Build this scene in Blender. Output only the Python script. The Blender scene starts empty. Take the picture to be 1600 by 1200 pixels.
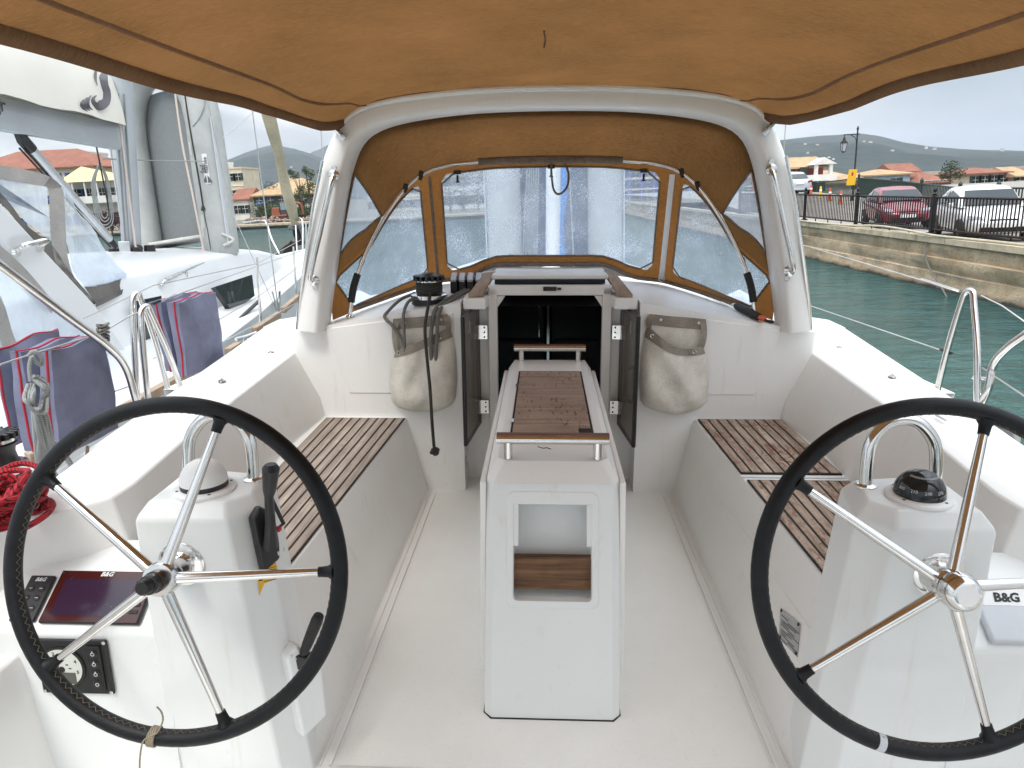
import bpy, math, random
from mathutils import Vector, Matrix, noise
random.seed(7)
SC = bpy.context.scene
COL = SC.collection
V = Vector
# ------------------------------------------------------------------ camera, sky, sun, exposure
FPX, PX, PY = 1110.0, 800.0, 600.0
PITCH, YAW = math.radians(15.3), math.radians(2.65)
ROLL_BOAT, ROLL = math.radians(-.45), math.radians(-2.9)      # the moored yacht heels a little against the horizon
CP = V((-.03, 0, 1.6))
FWD = V((-math.sin(YAW)*math.cos(PITCH), math.cos(YAW)*math.cos(PITCH), -math.sin(PITCH)))
R0 = V((math.cos(YAW), math.sin(YAW), 0)); U0 = R0.cross(FWD)
def basis(ro): return R0*math.cos(ro)+U0*math.sin(ro), U0*math.cos(ro)-R0*math.sin(ro)
RB, UB = basis(ROLL_BOAT); RW, UW = basis(ROLL)
def rot3(r, u): return Matrix((r, u, -FWD)).transposed()
HEEL = Matrix.Translation(CP) @ (rot3(RW, UW) @ rot3(RB, UB).transposed()).to_4x4() @ Matrix.Translation(-CP)
cam = bpy.data.cameras.new('camera'); camo = bpy.data.objects.new('camera', cam); COL.objects.link(camo)
cam.sensor_width = 36; cam.lens = FPX/1600*36; cam.clip_start = .02; cam.clip_end = 30000
camo.matrix_world = Matrix.Translation(CP) @ rot3(RW, UW).to_4x4()
SC.camera = camo

SUN_EL, SUN_AZ = math.radians(58), math.radians(200)     # azimuth measured clockwise from +Y (forward)
world = bpy.data.worlds.new('World'); SC.world = world; world.use_nodes = True
wn, wl = world.node_tree.nodes, world.node_tree.links
wn.clear()
def wnode(t, **k):
    n = wn.new(t)
    for a, b in k.items(): setattr(n, a, b)
    return n
sky = wnode('ShaderNodeTexSky', sky_type='NISHITA', sun_disc=False, sun_elevation=SUN_EL, sun_rotation=SUN_AZ, air_density=1.4, dust_density=4.0)
tc = wnode('ShaderNodeTexCoord')
mp = wnode('ShaderNodeMapping'); mp.inputs['Scale'].default_value = (1.0, 1.0, 2.6); mp.inputs['Location'].default_value = (4.4, 2.3, .6)
wl.new(tc.outputs['Generated'], mp.inputs['Vector'])
nz = wnode('ShaderNodeTexNoise'); nz.inputs['Scale'].default_value = 4.4; nz.inputs['Detail'].default_value = 6; nz.inputs['Roughness'].default_value = .5
wl.new(mp.outputs['Vector'], nz.inputs['Vector'])
cr = wnode('ShaderNodeValToRGB')
cr.color_ramp.elements[0].position = .39; cr.color_ramp.elements[0].color = (2.1, 2.4, 2.75, 1)
cr.color_ramp.elements[1].position = .60; cr.color_ramp.elements[1].color = (4.9, 4.95, 5.0, 1)
e = cr.color_ramp.elements.new(.50); e.color = (3.3, 3.5, 3.75, 1)
wl.new(nz.outputs['Fac'], cr.inputs['Fac'])
# a darker cloud bank low over the hills on the right
sep = wnode('ShaderNodeSeparateXYZ'); wl.new(tc.outputs['Generated'], sep.inputs[0])
mp2 = wnode('ShaderNodeMapping'); mp2.inputs['Scale'].default_value = (2.2, 2.2, 9.0); wl.new(tc.outputs['Generated'], mp2.inputs['Vector'])
nz2 = wnode('ShaderNodeTexNoise'); nz2.inputs['Scale'].default_value = 1.6; nz2.inputs['Detail'].default_value = 5; wl.new(mp2.outputs['Vector'], nz2.inputs['Vector'])
def wmath(op, a, b_):
    n_ = wnode('ShaderNodeMath', operation=op)
    for k, q in enumerate((a, b_)):
        if isinstance(q, bpy.types.NodeSocket): wl.new(q, n_.inputs[k])
        else: n_.inputs[k].default_value = q
    return n_.outputs[0]
def wrange(v, a, b_):
    n_ = wnode('ShaderNodeMapRange', interpolation_type='SMOOTHSTEP'); wl.new(v, n_.inputs['Value']); n_.inputs['From Min'].default_value = a; n_.inputs['From Max'].default_value = b_; return n_.outputs[0]
elev = wmath('ADD', sep.outputs[2], wmath('MULTIPLY', wmath('SUBTRACT', nz2.outputs['Fac'], .5), .16))
bk_ = wmath('MULTIPLY', wrange(elev, .17, .07), wrange(sep.outputs[0], .20, .50))
bm = wnode('ShaderNodeMix', data_type='RGBA'); wl.new(wmath('MULTIPLY', bk_, .85), bm.inputs[0]); wl.new(cr.outputs['Color'], bm.inputs[6]); bm.inputs[7].default_value = (1.75, 2.15, 2.65, 1)
mx = wnode('ShaderNodeMix', data_type='RGBA'); mx.inputs['Factor'].default_value = .90
wl.new(sky.outputs['Color'], mx.inputs[6]); up_ = wmath('ADD', wmath('MULTIPLY', wrange(sep.outputs[2], .22, .85), 2.3), 1.0)        # an overcast sky is brightest overhead
vm = wnode('ShaderNodeVectorMath', operation='SCALE'); wl.new(bm.outputs[2], vm.inputs[0]); wl.new(up_, vm.inputs['Scale'])
wl.new(vm.outputs[0], mx.inputs[7])
bg = wnode('ShaderNodeBackground'); bg.inputs['Strength'].default_value = .10
wl.new(mx.outputs[2], bg.inputs['Color'])
wo = wnode('ShaderNodeOutputWorld'); wl.new(bg.outputs['Background'], wo.inputs['Surface'])

sun = bpy.data.lights.new('sun', 'SUN'); suno = bpy.data.objects.new('sun', sun); COL.objects.link(suno)
sun.energy = .75; sun.angle = math.radians(14); sun.color = (1, .965, .91)
sd = V((math.sin(SUN_AZ)*math.cos(SUN_EL), math.cos(SUN_AZ)*math.cos(SUN_EL), math.sin(SUN_EL)))
suno.rotation_euler = sd.to_track_quat('Z', 'Y').to_euler(); suno.location = (0, -5, 30)
SC.view_settings.view_transform = 'Standard'; SC.view_settings.look = 'None'
SC.view_settings.exposure = 1.27; SC.view_settings.gamma = 1; SC.view_settings.use_curve_mapping = False
SC.cycles.max_bounces = 8; SC.cycles.transparent_max_bounces = 12; SC.cycles.diffuse_bounces = 4
SC.cycles.use_denoising = True; SC.cycles.caustics_reflective = False; SC.cycles.caustics_refractive = False

# ------------------------------------------------------------------ reading places off the photograph
def _at(d, X, Y, Z):
    if X is not None: t = (X-CP.x)/d.x
    elif Y is not None: t = (Y-CP.y)/d.y
    else: t = (Z-CP.z)/d.z
    return CP+d*t
def at(x, y, X=None, Y=None, Z=None): return _at(FWD*FPX+RB*(x-PX)+UB*(PY-y), X, Y, Z)     # on board
def atw(x, y, X=None, Y=None, Z=None): return _at(FWD*FPX+RW*(x-PX)+UW*(PY-y), X, Y, Z)    # ashore

# ------------------------------------------------------------------ materials
MATS = {}
def nmat(name):
    m = bpy.data.materials.new(name); m.use_nodes = True; MATS[name] = m
    nt = m.node_tree; b = nt.nodes['Principled BSDF']
    return m, nt, b
def N(nt, t, ins=None, **k):
    n = nt.nodes.new(t)
    for a, b in k.items(): setattr(n, a, b)
    for a, b in (ins or {}).items():
        if isinstance(b, bpy.types.NodeSocket): nt.links.new(b, n.inputs[a])
        else: n.inputs[a].default_value = b
    return n
def mixc(nt, f, a, b):
    n = nt.nodes.new('ShaderNodeMix'); n.data_type = 'RGBA'
    for i, s in ((0, f), (6, a), (7, b)):
        if isinstance(s, bpy.types.NodeSocket): nt.links.new(s, n.inputs[i])
        else: n.inputs[i].default_value = s if i == 0 else (*s, 1)
    return n.outputs[2]
def ramp(nt, f, a, b, ca=(0, 0, 0, 1), cb=(1, 1, 1, 1)):
    n = nt.nodes.new('ShaderNodeValToRGB'); nt.links.new(f, n.inputs['Fac'])
    n.color_ramp.elements[0].position = a; n.color_ramp.elements[1].position = b
    n.color_ramp.elements[0].color = ca; n.color_ramp.elements[1].color = cb
    return n.outputs['Color']
def coords(nt, scale=(1, 1, 1), rot=(0, 0, 0), kind='Object'):
    t = nt.nodes.new('ShaderNodeTexCoord')
    return N(nt, 'ShaderNodeMapping', {'Vector': t.outputs[kind], 'Scale': scale, 'Rotation': rot}).outputs['Vector']
def nois(nt, vec, scale, detail=4, rough=.55, dist=0):
    return N(nt, 'ShaderNodeTexNoise', {'Vector': vec, 'Scale': scale, 'Detail': detail, 'Roughness': rough, 'Distortion': dist}).outputs['Fac']
def bump(nt, b, h, strength=.2, dist=.01):
    n = N(nt, 'ShaderNodeBump', {'Height': h, 'Strength': strength, 'Distance': dist}); nt.links.new(n.outputs['Normal'], b.inputs['Normal'])
def simple(name, c, rough=.5, metal=0, var=.12, scale=12, bmp=0, spec=None, coat=0, bscale=None):
    m, nt, b = nmat(name); vec = coords(nt)
    f = nois(nt, vec, scale)
    c2 = tuple(max(0, x*(1-var*1.6)) for x in c); c1 = tuple(min(1, x*(1+var*.6)) for x in c)
    nt.links.new(mixc(nt, ramp(nt, f, .3, .7), c2, c1), b.inputs['Base Color'])
    b.inputs['Roughness'].default_value = rough; b.inputs['Metallic'].default_value = metal
    if spec is not None: b.inputs['Specular IOR Level'].default_value = spec
    if coat: b.inputs['Coat Weight'].default_value = coat; b.inputs['Coat Roughness'].default_value = .08
    if bmp: bump(nt, b, nois(nt, vec, bscale or scale*6, 3), bmp, .004)
    return m

def gelcoat(name, c, rough=.3, dirt=.10):
    m, nt, b = nmat(name); vec = coords(nt)
    f1 = ramp(nt, nois(nt, vec, 1.7, 6, .6), .35, .75)
    f2 = ramp(nt, nois(nt, vec, 28, 5, .7), .62, .78)
    base = mixc(nt, f1, tuple(x*(1-dirt) for x in c), c)
    st = ramp(nt, nois(nt, coords(nt, (9, 9, .9)), 2.6, 5, .6), .60, .80)
    base = mixc(nt, st, base, (c[0]*.87, c[1]*.85, c[2]*.80))
    base = mixc(nt, N(nt, 'ShaderNodeMath', {0: f2, 1: .30}, operation='MULTIPLY').outputs[0], base, (c[0]*.72, c[1]*.70, c[2]*.64))
    nt.links.new(base, b.inputs['Base Color'])
    nt.links.new(N(nt, 'ShaderNodeMapRange', {'Value': nois(nt, vec, 7, 5), 'To Min': rough-.08, 'To Max': rough+.16}).outputs[0], b.inputs['Roughness'])
    b.inputs['Specular IOR Level'].default_value = .4
    bump(nt, b, nois(nt, vec, 3.5, 3), .06, .01)
    return m
GEL = gelcoat('gelcoat', (.86, .855, .83), .3, .06)
GELN = gelcoat('neighbour_gelcoat', (.66, .675, .68), .32, .08)
GELW = gelcoat('gelcoat_console', (.80, .82, .81), .28, .05)
# moulded non-skid floor: same gelcoat with a fine grip texture and walked-in dirt
m, nt, b = nmat('nonskid'); vec = coords(nt)
f = ramp(nt, nois(nt, vec, 2.2, 6, .65), .3, .75)
f2 = ramp(nt, nois(nt, vec, 60, 4, .7), .60, .75)
c = mixc(nt, f, (.80, .79, .745), (.865, .86, .825)); c = mixc(nt, N(nt, 'ShaderNodeMath', {0: f2, 1: .35}, operation='MULTIPLY').outputs[0], c, (.52, .49, .44))
nt.links.new(c, b.inputs['Base Color']); b.inputs['Roughness'].default_value = .55
vo = N(nt, 'ShaderNodeTexVoronoi', {'Vector': coords(nt, (1, 1, .2)), 'Scale': 190}); bump(nt, b, vo.outputs['Distance'], .25, .002)
NONSKID = m
m, nt, b = nmat('stainless'); vec = coords(nt)
nt.links.new(mixc(nt, ramp(nt, nois(nt, vec, 9, 6), .45, .8), (.74, .735, .72), (.60, .575, .53)), b.inputs['Base Color'])
b.inputs['Metallic'].default_value = 1
nt.links.new(N(nt, 'ShaderNodeMapRange', {'Value': nois(nt, vec, 30, 4), 'To Min': .08, 'To Max': .24}).outputs[0], b.inputs['Roughness'])
STEEL = m
ALU = simple('aluminium', (.62, .64, .66), .38, .85, .08, 6)
SPAR = simple('spar_grey', (.50, .53, .56), .4, .35, .06, 3)
BLACK = simple('black_plastic', (.012, .012, .013), .38, 0, .3, 20)
RUBBER = simple('black_rubber', (.018, .018, .018), .7, 0, .3, 30, .1)
LEATHER = simple('wheel_leather', (.0065, .0075, .0095), .46, 0, .3, 30, .25, .28, 0, 260)
STITCH = simple('stitching', (.15, .115, .075), .9, 0, .2, 80)
WHITE = simple('white_paint', (.80, .80, .79), .35, 0, .06, 5)
BRASSDARK = simple('dark_bronze', (.05, .035, .025), .4, .6, .3, 30)
RED = simple('red_plastic', (.45, .02, .02), .4)
CAULK = simple('black_caulking', (.012, .011, .010), .8)
m, nt, b = nmat('varnished_strip'); vec = coords(nt, (3, 60, 60))
nt.links.new(mixc(nt, ramp(nt, nois(nt, vec, 2, 5), .35, .7), (.10, .035, .018), (.19, .072, .035)), b.inputs['Base Color']); b.inputs['Roughness'].default_value = .4
VARN = m
def teak(name, axis, c0, c1, worn=0, seedoff=0, wc=(.20, .062, .035)):
    m, nt, b = nmat(name)
    sc = {'y': (42, 1.6, 42), 'x': (1.6, 42, 42)}[axis]
    v1 = coords(nt, sc); v0 = coords(nt)
    g = nois(nt, v1, 1.0, 8, .68, .6)
    base = mixc(nt, ramp(nt, g, .34, .68), c0, c1)
    big = ramp(nt, nois(nt, v0, 5 + seedoff, 5, .6), .35, .7)
    base = mixc(nt, N(nt, 'ShaderNodeMath', {0: big, 1: .5}, operation='MULTIPLY').outputs[0], base, tuple(x*.6 for x in c0))
    if worn:
        v2 = coords(nt, (30, 9, 9) if axis == 'x' else (34, 13, 30))
        fl = ramp(nt, nois(nt, v2, 2.0, 4, .62), .66-worn*.16, .70-worn*.15)
        patch = ramp(nt, nois(nt, v0, 3.2, 3), .38, .58)
        ff = N(nt, 'ShaderNodeMath', {0: fl, 1: patch}, operation='MULTIPLY').outputs[0]
        base = mixc(nt, ff, base, wc)
    nt.links.new(base, b.inputs['Base Color']); b.inputs['Roughness'].default_value = .75; b.inputs['Specular IOR Level'].default_value = .25
    bump(nt, b, g, .35, .004)
    return m
TEAK = teak('weathered_teak', 'y', (.225, .180, .148), (.50, .42, .35), .12)
TEAKW = teak('flaking_teak', 'y', (.235, .165, .12), (.56, .45, .36), 1.0, 0, (.205, .095, .062))
TEAKT = teak('teak_lid', 'x', (.25, .175, .13), (.45, .34, .265), .5, 0, (.15, .055, .035))
TEAKB = teak('teak_board', 'x', (.05, .027, .017), (.30, .17, .09), 0, 2)
TEAKR = teak('teak_rail', 'y', (.30, .215, .15), (.50, .39, .285), 0)

def canvas(name, c, trans=.3, sc=1):
    m, nt, b = nmat(name); out = nt.nodes['Material Output']
    v0 = coords(nt)
    blot = ramp(nt, nois(nt, v0, 2.4*sc, 6, .65), .3, .72)
    wv = nois(nt, coords(nt, (1, 3.5, 1)), 38*sc, 4, .7)
    base = mixc(nt, blot, tuple(x*.70 for x in c), tuple(x*1.10 for x in c))
    base = mixc(nt, N(nt, 'ShaderNodeMath', {0: ramp(nt, wv, .42, .66), 1: .35}, operation='MULTIPLY').outputs[0], base, tuple(min(1, x*1.55) for x in c))
    nt.links.new(base, b.inputs['Base Color']); b.inputs['Roughness'].default_value = .9; b.inputs['Specular IOR Level'].default_value = .1
    n = N(nt, 'ShaderNodeBump', {'Height': wv, 'Strength': .25, 'Distance': .004})
    n2 = N(nt, 'ShaderNodeBump', {'Height': nois(nt, coords(nt, (1.4, .8, 1)), 1.6, 3), 'Strength': .35, 'Distance': .03, 'Normal': n.outputs['Normal']})
    nt.links.new(n2.outputs['Normal'], b.inputs['Normal'])
    tr = N(nt, 'ShaderNodeBsdfTranslucent', {'Color': base})
    ms = N(nt, 'ShaderNodeMixShader', {0: trans, 1: b.outputs[0], 2: tr.outputs[0]}); nt.links.new(ms.outputs[0], out.inputs['Surface'])
    return m
CANVAS = canvas('tan_canvas', (.150, .074, .027), .58)
CANVASD = canvas('tan_canvas_hem', (.29, .18, .105), .5)
CANVASF = canvas('tan_canvas_backlit', (.225, .099, .030), .55)  # lighter copy of the tan canvas, back-lit glow put into its colour
TAPE = simple('binding_tape', (.20, .155, .115), .85, 0, .2, 40, .2)
BAGC = canvas('bag_mesh_cloth', (.80, .755, .65), .12, 3)
BAGT = canvas('bag_band_cloth', (.31, .275, .23), .05, 3)
GREYC = canvas('grey_acrylic_cloth', (.33, .315, .295), .2, 2)
GREYD = canvas('dark_grey_cloth', (.15, .14, .13), .1, 2)
SAILC = simple('sail_cover_cloth', (.76, .735, .66), .85, 0, .05, 1.5, .1, .1, 0, 3)
TANSAIL = canvas('furled_sail_cloth', (.56, .49, .36), .15, 1)
CUSH = simple('blue_cushion_cloth', (.185, .195, .275), .9, 0, .18, 7, .35, .1, 0, 30)
PIPING = simple('red_piping', (.36, .012, .03), .6)
HYP = simple('grey_hypalon', (.42, .43, .415), .55, 0, .10, 5, .05)
HYPF = simple('grey_dinghy_floor', (.185, .20, .205), .6, 0, .10, 60, .15)
HYPD = simple('dinghy_patch', (.55, .55, .52), .6, 0, .1, 5)

def vinyl(name, milky=.36, speck=.6, tint=(.68, .77, .91)):
    m, nt, b = nmat(name); out = nt.nodes['Material Output']; v0 = coords(nt)
    b.inputs['Base Color'].default_value = (*tint, 1); b.inputs['Roughness'].default_value = .35
    tl = N(nt, 'ShaderNodeBsdfTranslucent', {'Color': (*tint, 1)})
    haze = N(nt, 'ShaderNodeMixShader', {0: .5, 1: b.outputs[0], 2: tl.outputs[0]})
    tr = N(nt, 'ShaderNodeBsdfRefraction', {'Color': (.72, .81, .93, 1), 'IOR': 1.0, 'Roughness': .0})
    tp = N(nt, 'ShaderNodeBsdfTransparent', {'Color': (.78, .87, .98, 1)})
    dots = N(nt, 'ShaderNodeTexVoronoi', {'Vector': v0, 'Scale': 150, 'Randomness': 1})
    thr = N(nt, 'ShaderNodeMapRange', {'Value': nois(nt, v0, 5, 4), 'From Min': .35, 'From Max': .7, 'To Min': .03, 'To Max': .47}).outputs[0]
    d = N(nt, 'ShaderNodeMath', {0: dots.outputs['Distance'], 1: thr}, operation='LESS_THAN').outputs[0]
    scr = ramp(nt, nois(nt, coords(nt, (30, 30, 2.2), (.2, .1, 0)), 2.2, 6, .7), .58, .72)
    f = N(nt, 'ShaderNodeMath', {0: d, 1: speck}, operation='MULTIPLY').outputs[0]
    f = N(nt, 'ShaderNodeMath', {0: f, 1: N(nt, 'ShaderNodeMath', {0: scr, 1: .22}, operation='MULTIPLY').outputs[0]}, operation='ADD').outputs[0]
    mk = N(nt, 'ShaderNodeMapRange', {'Value': nois(nt, v0, 2.5, 4), 'From Min': .3, 'From Max': .7, 'To Min': milky*.6, 'To Max': milky*1.4}).outputs[0]
    f = N(nt, 'ShaderNodeMath', {0: f, 1: mk}, operation='ADD', use_clamp=True).outputs[0]
    s = N(nt, 'ShaderNodeMixShader', {0: f, 1: tp.outputs[0], 2: haze.outputs[0]})
    gl = N(nt, 'ShaderNodeBsdfGlossy', {'Roughness': .12})
    s2 = N(nt, 'ShaderNodeMixShader', {0: .05, 1: s.outputs[0], 2: gl.outputs[0]})
    nt.nodes.remove(tr)
    nt.links.new(s2.outputs[0], out.inputs['Surface'])
    return m
VINYL = vinyl('scratched_vinyl')
VINYLN = vinyl('cloudy_vinyl', .62, .10, (.66, .72, .78))
VINYLQ = vinyl('milky_vinyl', .5, .25)
m, nt, b = nmat('smoked_acrylic'); out = nt.nodes['Material Output']
b.inputs['Base Color'].default_value = (.23, .21, .19, 1); b.inputs['Roughness'].default_value = .12
tp = N(nt, 'ShaderNodeBsdfTransparent', {'Color': (.80, .77, .74, 1)}); s = N(nt, 'ShaderNodeMixShader', {0: .45, 1: tp.outputs[0], 2: b.outputs[0]}); nt.links.new(s.outputs[0], out.inputs['Surface'])
ACRYL = m
m, nt, b = nmat('dark_glass'); b.inputs['Base Color'].default_value = (.015, .018, .02, 1); b.inputs['Roughness'].default_value = .06
GLASS = m
m, nt, b = nmat('car_glass'); b.inputs['Base Color'].default_value = (.03, .04, .045, 1); b.inputs['Roughness'].default_value = .05
CARGLASS = m
m, nt, b = nmat('screen_glass'); v0 = coords(nt)
sp = N(nt, 'ShaderNodeTexVoronoi', {'Vector': v0, 'Scale': 130}); d = N(nt, 'ShaderNodeMath', {0: sp.outputs['Distance'], 1: .13}, operation='LESS_THAN').outputs[0]
pm = ramp(nt, nois(nt, v0, 16, 4), .5, .62); dd = N(nt, 'ShaderNodeMath', {0: d, 1: pm}, operation='MULTIPLY').outputs[0]
nt.links.new(mixc(nt, dd, (.032, .016, .036), (.30, .26, .36)), b.inputs['Base Color']); b.inputs['Roughness'].default_value = .12
SCREEN = m
m, nt, b = nmat('screen_bezel'); v0 = coords(nt); nt.links.new(mixc(nt, ramp(nt, nois(nt, v0, 30, 4), .62, .72), (.050, .010, .008), (.16, .08, .07)), b.inputs['Base Color']); b.inputs['Roughness'].default_value = .14
BEZEL = m
def rope(name, c, c2, sc=160, thr=.55):
    m, nt, b = nmat(name); v = coords(nt)
    w = N(nt, 'ShaderNodeTexWave', {'Vector': coords(nt, (1, 1, 1), (.5, .6, .3)), 'Scale': sc*.55, 'Distortion': 1.5, 'Detail': 1}).outputs['Fac']
    nt.links.new(mixc(nt, ramp(nt, w, thr, thr+.12), c, c2), b.inputs['Base Color']); b.inputs['Roughness'].default_value = .85
    bump(nt, b, w, .5, .002); return m
ROPEG = rope('grey_rope', (.22, .24, .24), (.36, .37, .36))
ROPED = rope('dark_grey_rope', (.12, .115, .105), (.20, .19, .17))
ROPEK = rope('black_rope', (.010, .010, .010), (.16, .15, .12), 90, .86)
ROPER = rope('red_rope', (.40, .012, .022), (.05, .006, .01), 90, .66)
ROPEW = rope('white_rope', (.66, .63, .56), (.44, .20, .15), 45, .74)
ROPEB = rope('blue_rope', (.03, .17, .50), (.08, .30, .66))
WIRE = simple('rig_wire', (.50, .50, .49), .35, .8, .05)
TWINE = rope('jute_twine', (.36, .31, .22), (.22, .18, .12))
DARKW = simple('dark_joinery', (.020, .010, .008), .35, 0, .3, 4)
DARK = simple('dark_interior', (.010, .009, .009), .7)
INTG = simple('saloon_cushion', (.10, .11, .13), .9)
YELLOW = simple('yellow_sticker', (.75, .43, .02), .5, 0, .04)
GRAPH = simple('graphic_grey', (.10, .10, .11), .6, 0, .1)
PLATE = simple('engraved_plate', (.48, .48, .47), .35, .5, .05)
DIAL = simple('dial_face', (.62, .64, .58), .5, 0, .03)
LCD = simple('lcd_panel', (.10, .105, .085), .35)
GREYP = simple('grey_cover_plastic', (.55, .57, .60), .4, 0, .03)
INK = simple('printed_ink', (.015, .015, .015), .6, 0, .1)
INKW = simple('white_print', (.65, .65, .65), .6, 0, .05)

# ------------------------------------------------------------------ mesh builder and scene bookkeeping
XF = [1.0]                  # the helm is sized by one factor (0.80 m wheels) about the helmsman's eye
def xf(p): return CP+(V(p)-CP)*XF[0]
ORI = {}                    # world origin of every object (before heeling)
class MB:
    def __init__(s): s.v = []; s.f = []; s.m = []
    def add(s, vs, fs, mi=0):
        n = len(s.v); s.v += [V(p) for p in vs]
        for f in fs: s.f.append([n+i for i in f]); s.m.append(mi)
        return s
    def poly(s, pts, mi=0): return s.add(pts, [list(range(len(pts)))], mi)
    def box(s, c, d, R=None, mi=0):
        c = V(c); hx, hy, hz = d[0]/2, d[1]/2, d[2]/2
        vs = [V((x, y, z)) for x in (-hx, hx) for y in (-hy, hy) for z in (-hz, hz)]
        if R is not None: vs = [R @ p for p in vs]
        return s.add([c+p for p in vs], [(0, 1, 3, 2), (4, 6, 7, 5), (0, 4, 5, 1), (2, 3, 7, 6), (0, 2, 6, 4), (1, 5, 7, 3)], mi)
    def slab(s, q, n, t, mi=0):
        # a polygon with thickness t along n
        n = V(n).normalized(); k = len(q); vs = [V(p) for p in q]+[V(p)+n*t for p in q]
        fs = [list(range(k))[::-1], list(range(k, 2*k))]+[(i, (i+1) % k, k+(i+1) % k, k+i) for i in range(k)]
        return s.add(vs, fs, mi)
    def loft(s, secs, closed=False, caps=False, mi=0):
        k = len(secs[0]); vs = [p for q in secs for p in q]; fs = []
        for i in range(len(secs)-1):
            for j in range(k if closed else k-1):
                a, b_ = i*k+j, i*k+(j+1) % k
                fs.append((a, b_, b_+k, a+k))
        if caps: fs += [list(range(k))[::-1], [len(vs)-k+j for j in range(k)]]
        return s.add(vs, fs, mi)
    def tube(s, pts, r, n=10, closed=False, mi=0, caps=True):
        pts = [V(p) for p in pts]; L = len(pts); rs = r if isinstance(r, (list, tuple)) else [r]*L
        T = []
        for i in range(L):
            a = pts[(i-1) % L] if (closed or i) else pts[0]; b_ = pts[(i+1) % L] if (closed or i < L-1) else pts[-1]
            t = b_-a; T.append(t.normalized() if t.length > 1e-9 else V((0, 0, 1)))
        u = T[0].orthogonal().normalized(); secs = []
        for i in range(L):
            u = (u-T[i]*u.dot(T[i])); u = u.normalized() if u.length > 1e-6 else T[i].orthogonal().normalized()
            w = T[i].cross(u)
            secs.append([pts[i]+(u*math.cos(2*math.pi*j/n)+w*math.sin(2*math.pi*j/n))*rs[i] for j in range(n)])
        if closed: secs.append(secs[0])
        return s.loft(secs, True, caps and not closed, mi)
    def lathe(s, c, prof, ax=(0, 0, 1), n=24, mi=0):
        # prof: (radius, height along axis)
        q = V((0, 0, 1)).rotation_difference(V(ax).normalized()); c = V(c)
        secs = [[c+q @ V((max(r, 1e-4)*math.cos(2*math.pi*j/n), max(r, 1e-4)*math.sin(2*math.pi*j/n), h)) for j in range(n)] for r, h in prof]
        return s.loft(secs, True, True, mi)
    def prism(s, pts, axis, t, mi=0): return s.slab(pts, axis, t, mi)
    def build(s, name, mats, parent=None, bevel=0, seg=2, ang=38, smooth=True, subsurf=0, origin=None):
        if XF[0] != 1: s.v = [xf(p) for p in s.v]; origin = xf(V(origin)) if origin is not None else None; bevel *= XF[0]
        mats = mats if isinstance(mats, (list, tuple)) else [mats]
        lo = V((min(p[i] for p in s.v) for i in range(3))); hi = V((max(p[i] for p in s.v) for i in range(3)))
        o0 = V(origin) if origin is not None else V(((lo.x+hi.x)/2, (lo.y+hi.y)/2, lo.z))
        me = bpy.data.meshes.new(name); me.from_pydata([tuple(p-o0) for p in s.v], [], s.f)
        for m_ in mats: me.materials.append(m_)
        me.polygons.foreach_set('material_index', s.m)
        me.validate(); me.update()
        if smooth:
            me.shade_smooth()
            if not bevel: me.set_sharp_from_angle(angle=math.radians(ang))
        o = bpy.data.objects.new(name, me); COL.objects.link(o)
        ORI[o] = o0
        if parent is not None: o.parent = parent; o.location = o0-ORI[parent]
        else: o.location = o0
        if subsurf:
            q = o.modifiers.new('s', 'SUBSURF'); q.levels = subsurf; q.render_levels = subsurf
        if bevel:
            q = o.modifiers.new('b', 'BEVEL'); q.width = bevel; q.segments = seg; q.limit_method = 'ANGLE'; q.angle_limit = math.radians(28); q.harden_normals = True
        return o
ONBOARD = []
def thing(name, loc, label, cat, group=None, board=True):
    o = bpy.data.objects.new(name, None); COL.objects.link(o); o.empty_display_size = .1
    loc = xf(loc) if XF[0] != 1 else V(loc); o.location = loc; ORI[o] = V(loc); return tag(o, label, cat, group, board)
def tag(o, label, cat, group=None, board=True):
    o['label'] = label; o['category'] = cat
    if group: o['group'] = group
    if board: ONBOARD.append(o)
    return o
def struct(o, kind='structure'): o['kind'] = kind; return o
def lab(o, label): o['label'] = label; return o
def kids(o): return [c for c in bpy.data.objects if c.parent == o]
def copy_tree(o, parent=None):
    c = o.copy(); COL.objects.link(c); ORI[c] = ORI[o].copy(); c.parent = parent
    for ch in kids(o): copy_tree(ch, c)
    return c
def spl(pts, n=8, closed=False):
    pts = [V(p) for p in pts]; L = len(pts); out = []
    for i in range(L if closed else L-1):
        p0 = pts[(i-1) % L] if (closed or i) else pts[0]*2-pts[1]; p1 = pts[i]; p2 = pts[(i+1) % L]
        p3 = pts[(i+2) % L] if (closed or i < L-2) else p2*2-p1
        for k in range(n):
            t = k/n; out.append(.5*((2*p1)+(p2-p0)*t+(2*p0-5*p1+4*p2-p3)*t*t+(3*p1-p0-3*p2+p3)*t**3))
    if not closed: out.append(pts[-1])
    return out
def lerp(a, b_, t): return a+(b_-a)*t
def interp(tab, x):
    if x <= tab[0][0]: return tab[0][1]
    for (a, p), (b_, q) in zip(tab, tab[1:]):
        if x <= b_: return p+(q-p)*(x-a)/(b_-a)
    return tab[-1][1]
def text(mb, s, pos, right, up, size, depth=.0008, mi=0, align='LEFT', bold=0, shear=0):
    cu = bpy.data.curves.new('t', 'FONT'); cu.body = s; cu.size = size; cu.align_x = align; cu.resolution_u = 2; cu.offset = bold; cu.shear = shear
    ob = bpy.data.objects.new('t', cu); me = bpy.data.meshes.new_from_object(ob)
    right = V(right).normalized(); up = V(up).normalized(); nn = right.cross(up)
    vs = [V(pos)+right*p.co.x+up*p.co.y+nn*depth for p in me.vertices]
    mb.add(vs, [list(p.vertices) for p in me.polygons], mi)
    bpy.data.objects.remove(ob); bpy.data.meshes.remove(me)
def RZ(a): return Matrix.Rotation(a, 3, 'Z')
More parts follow.
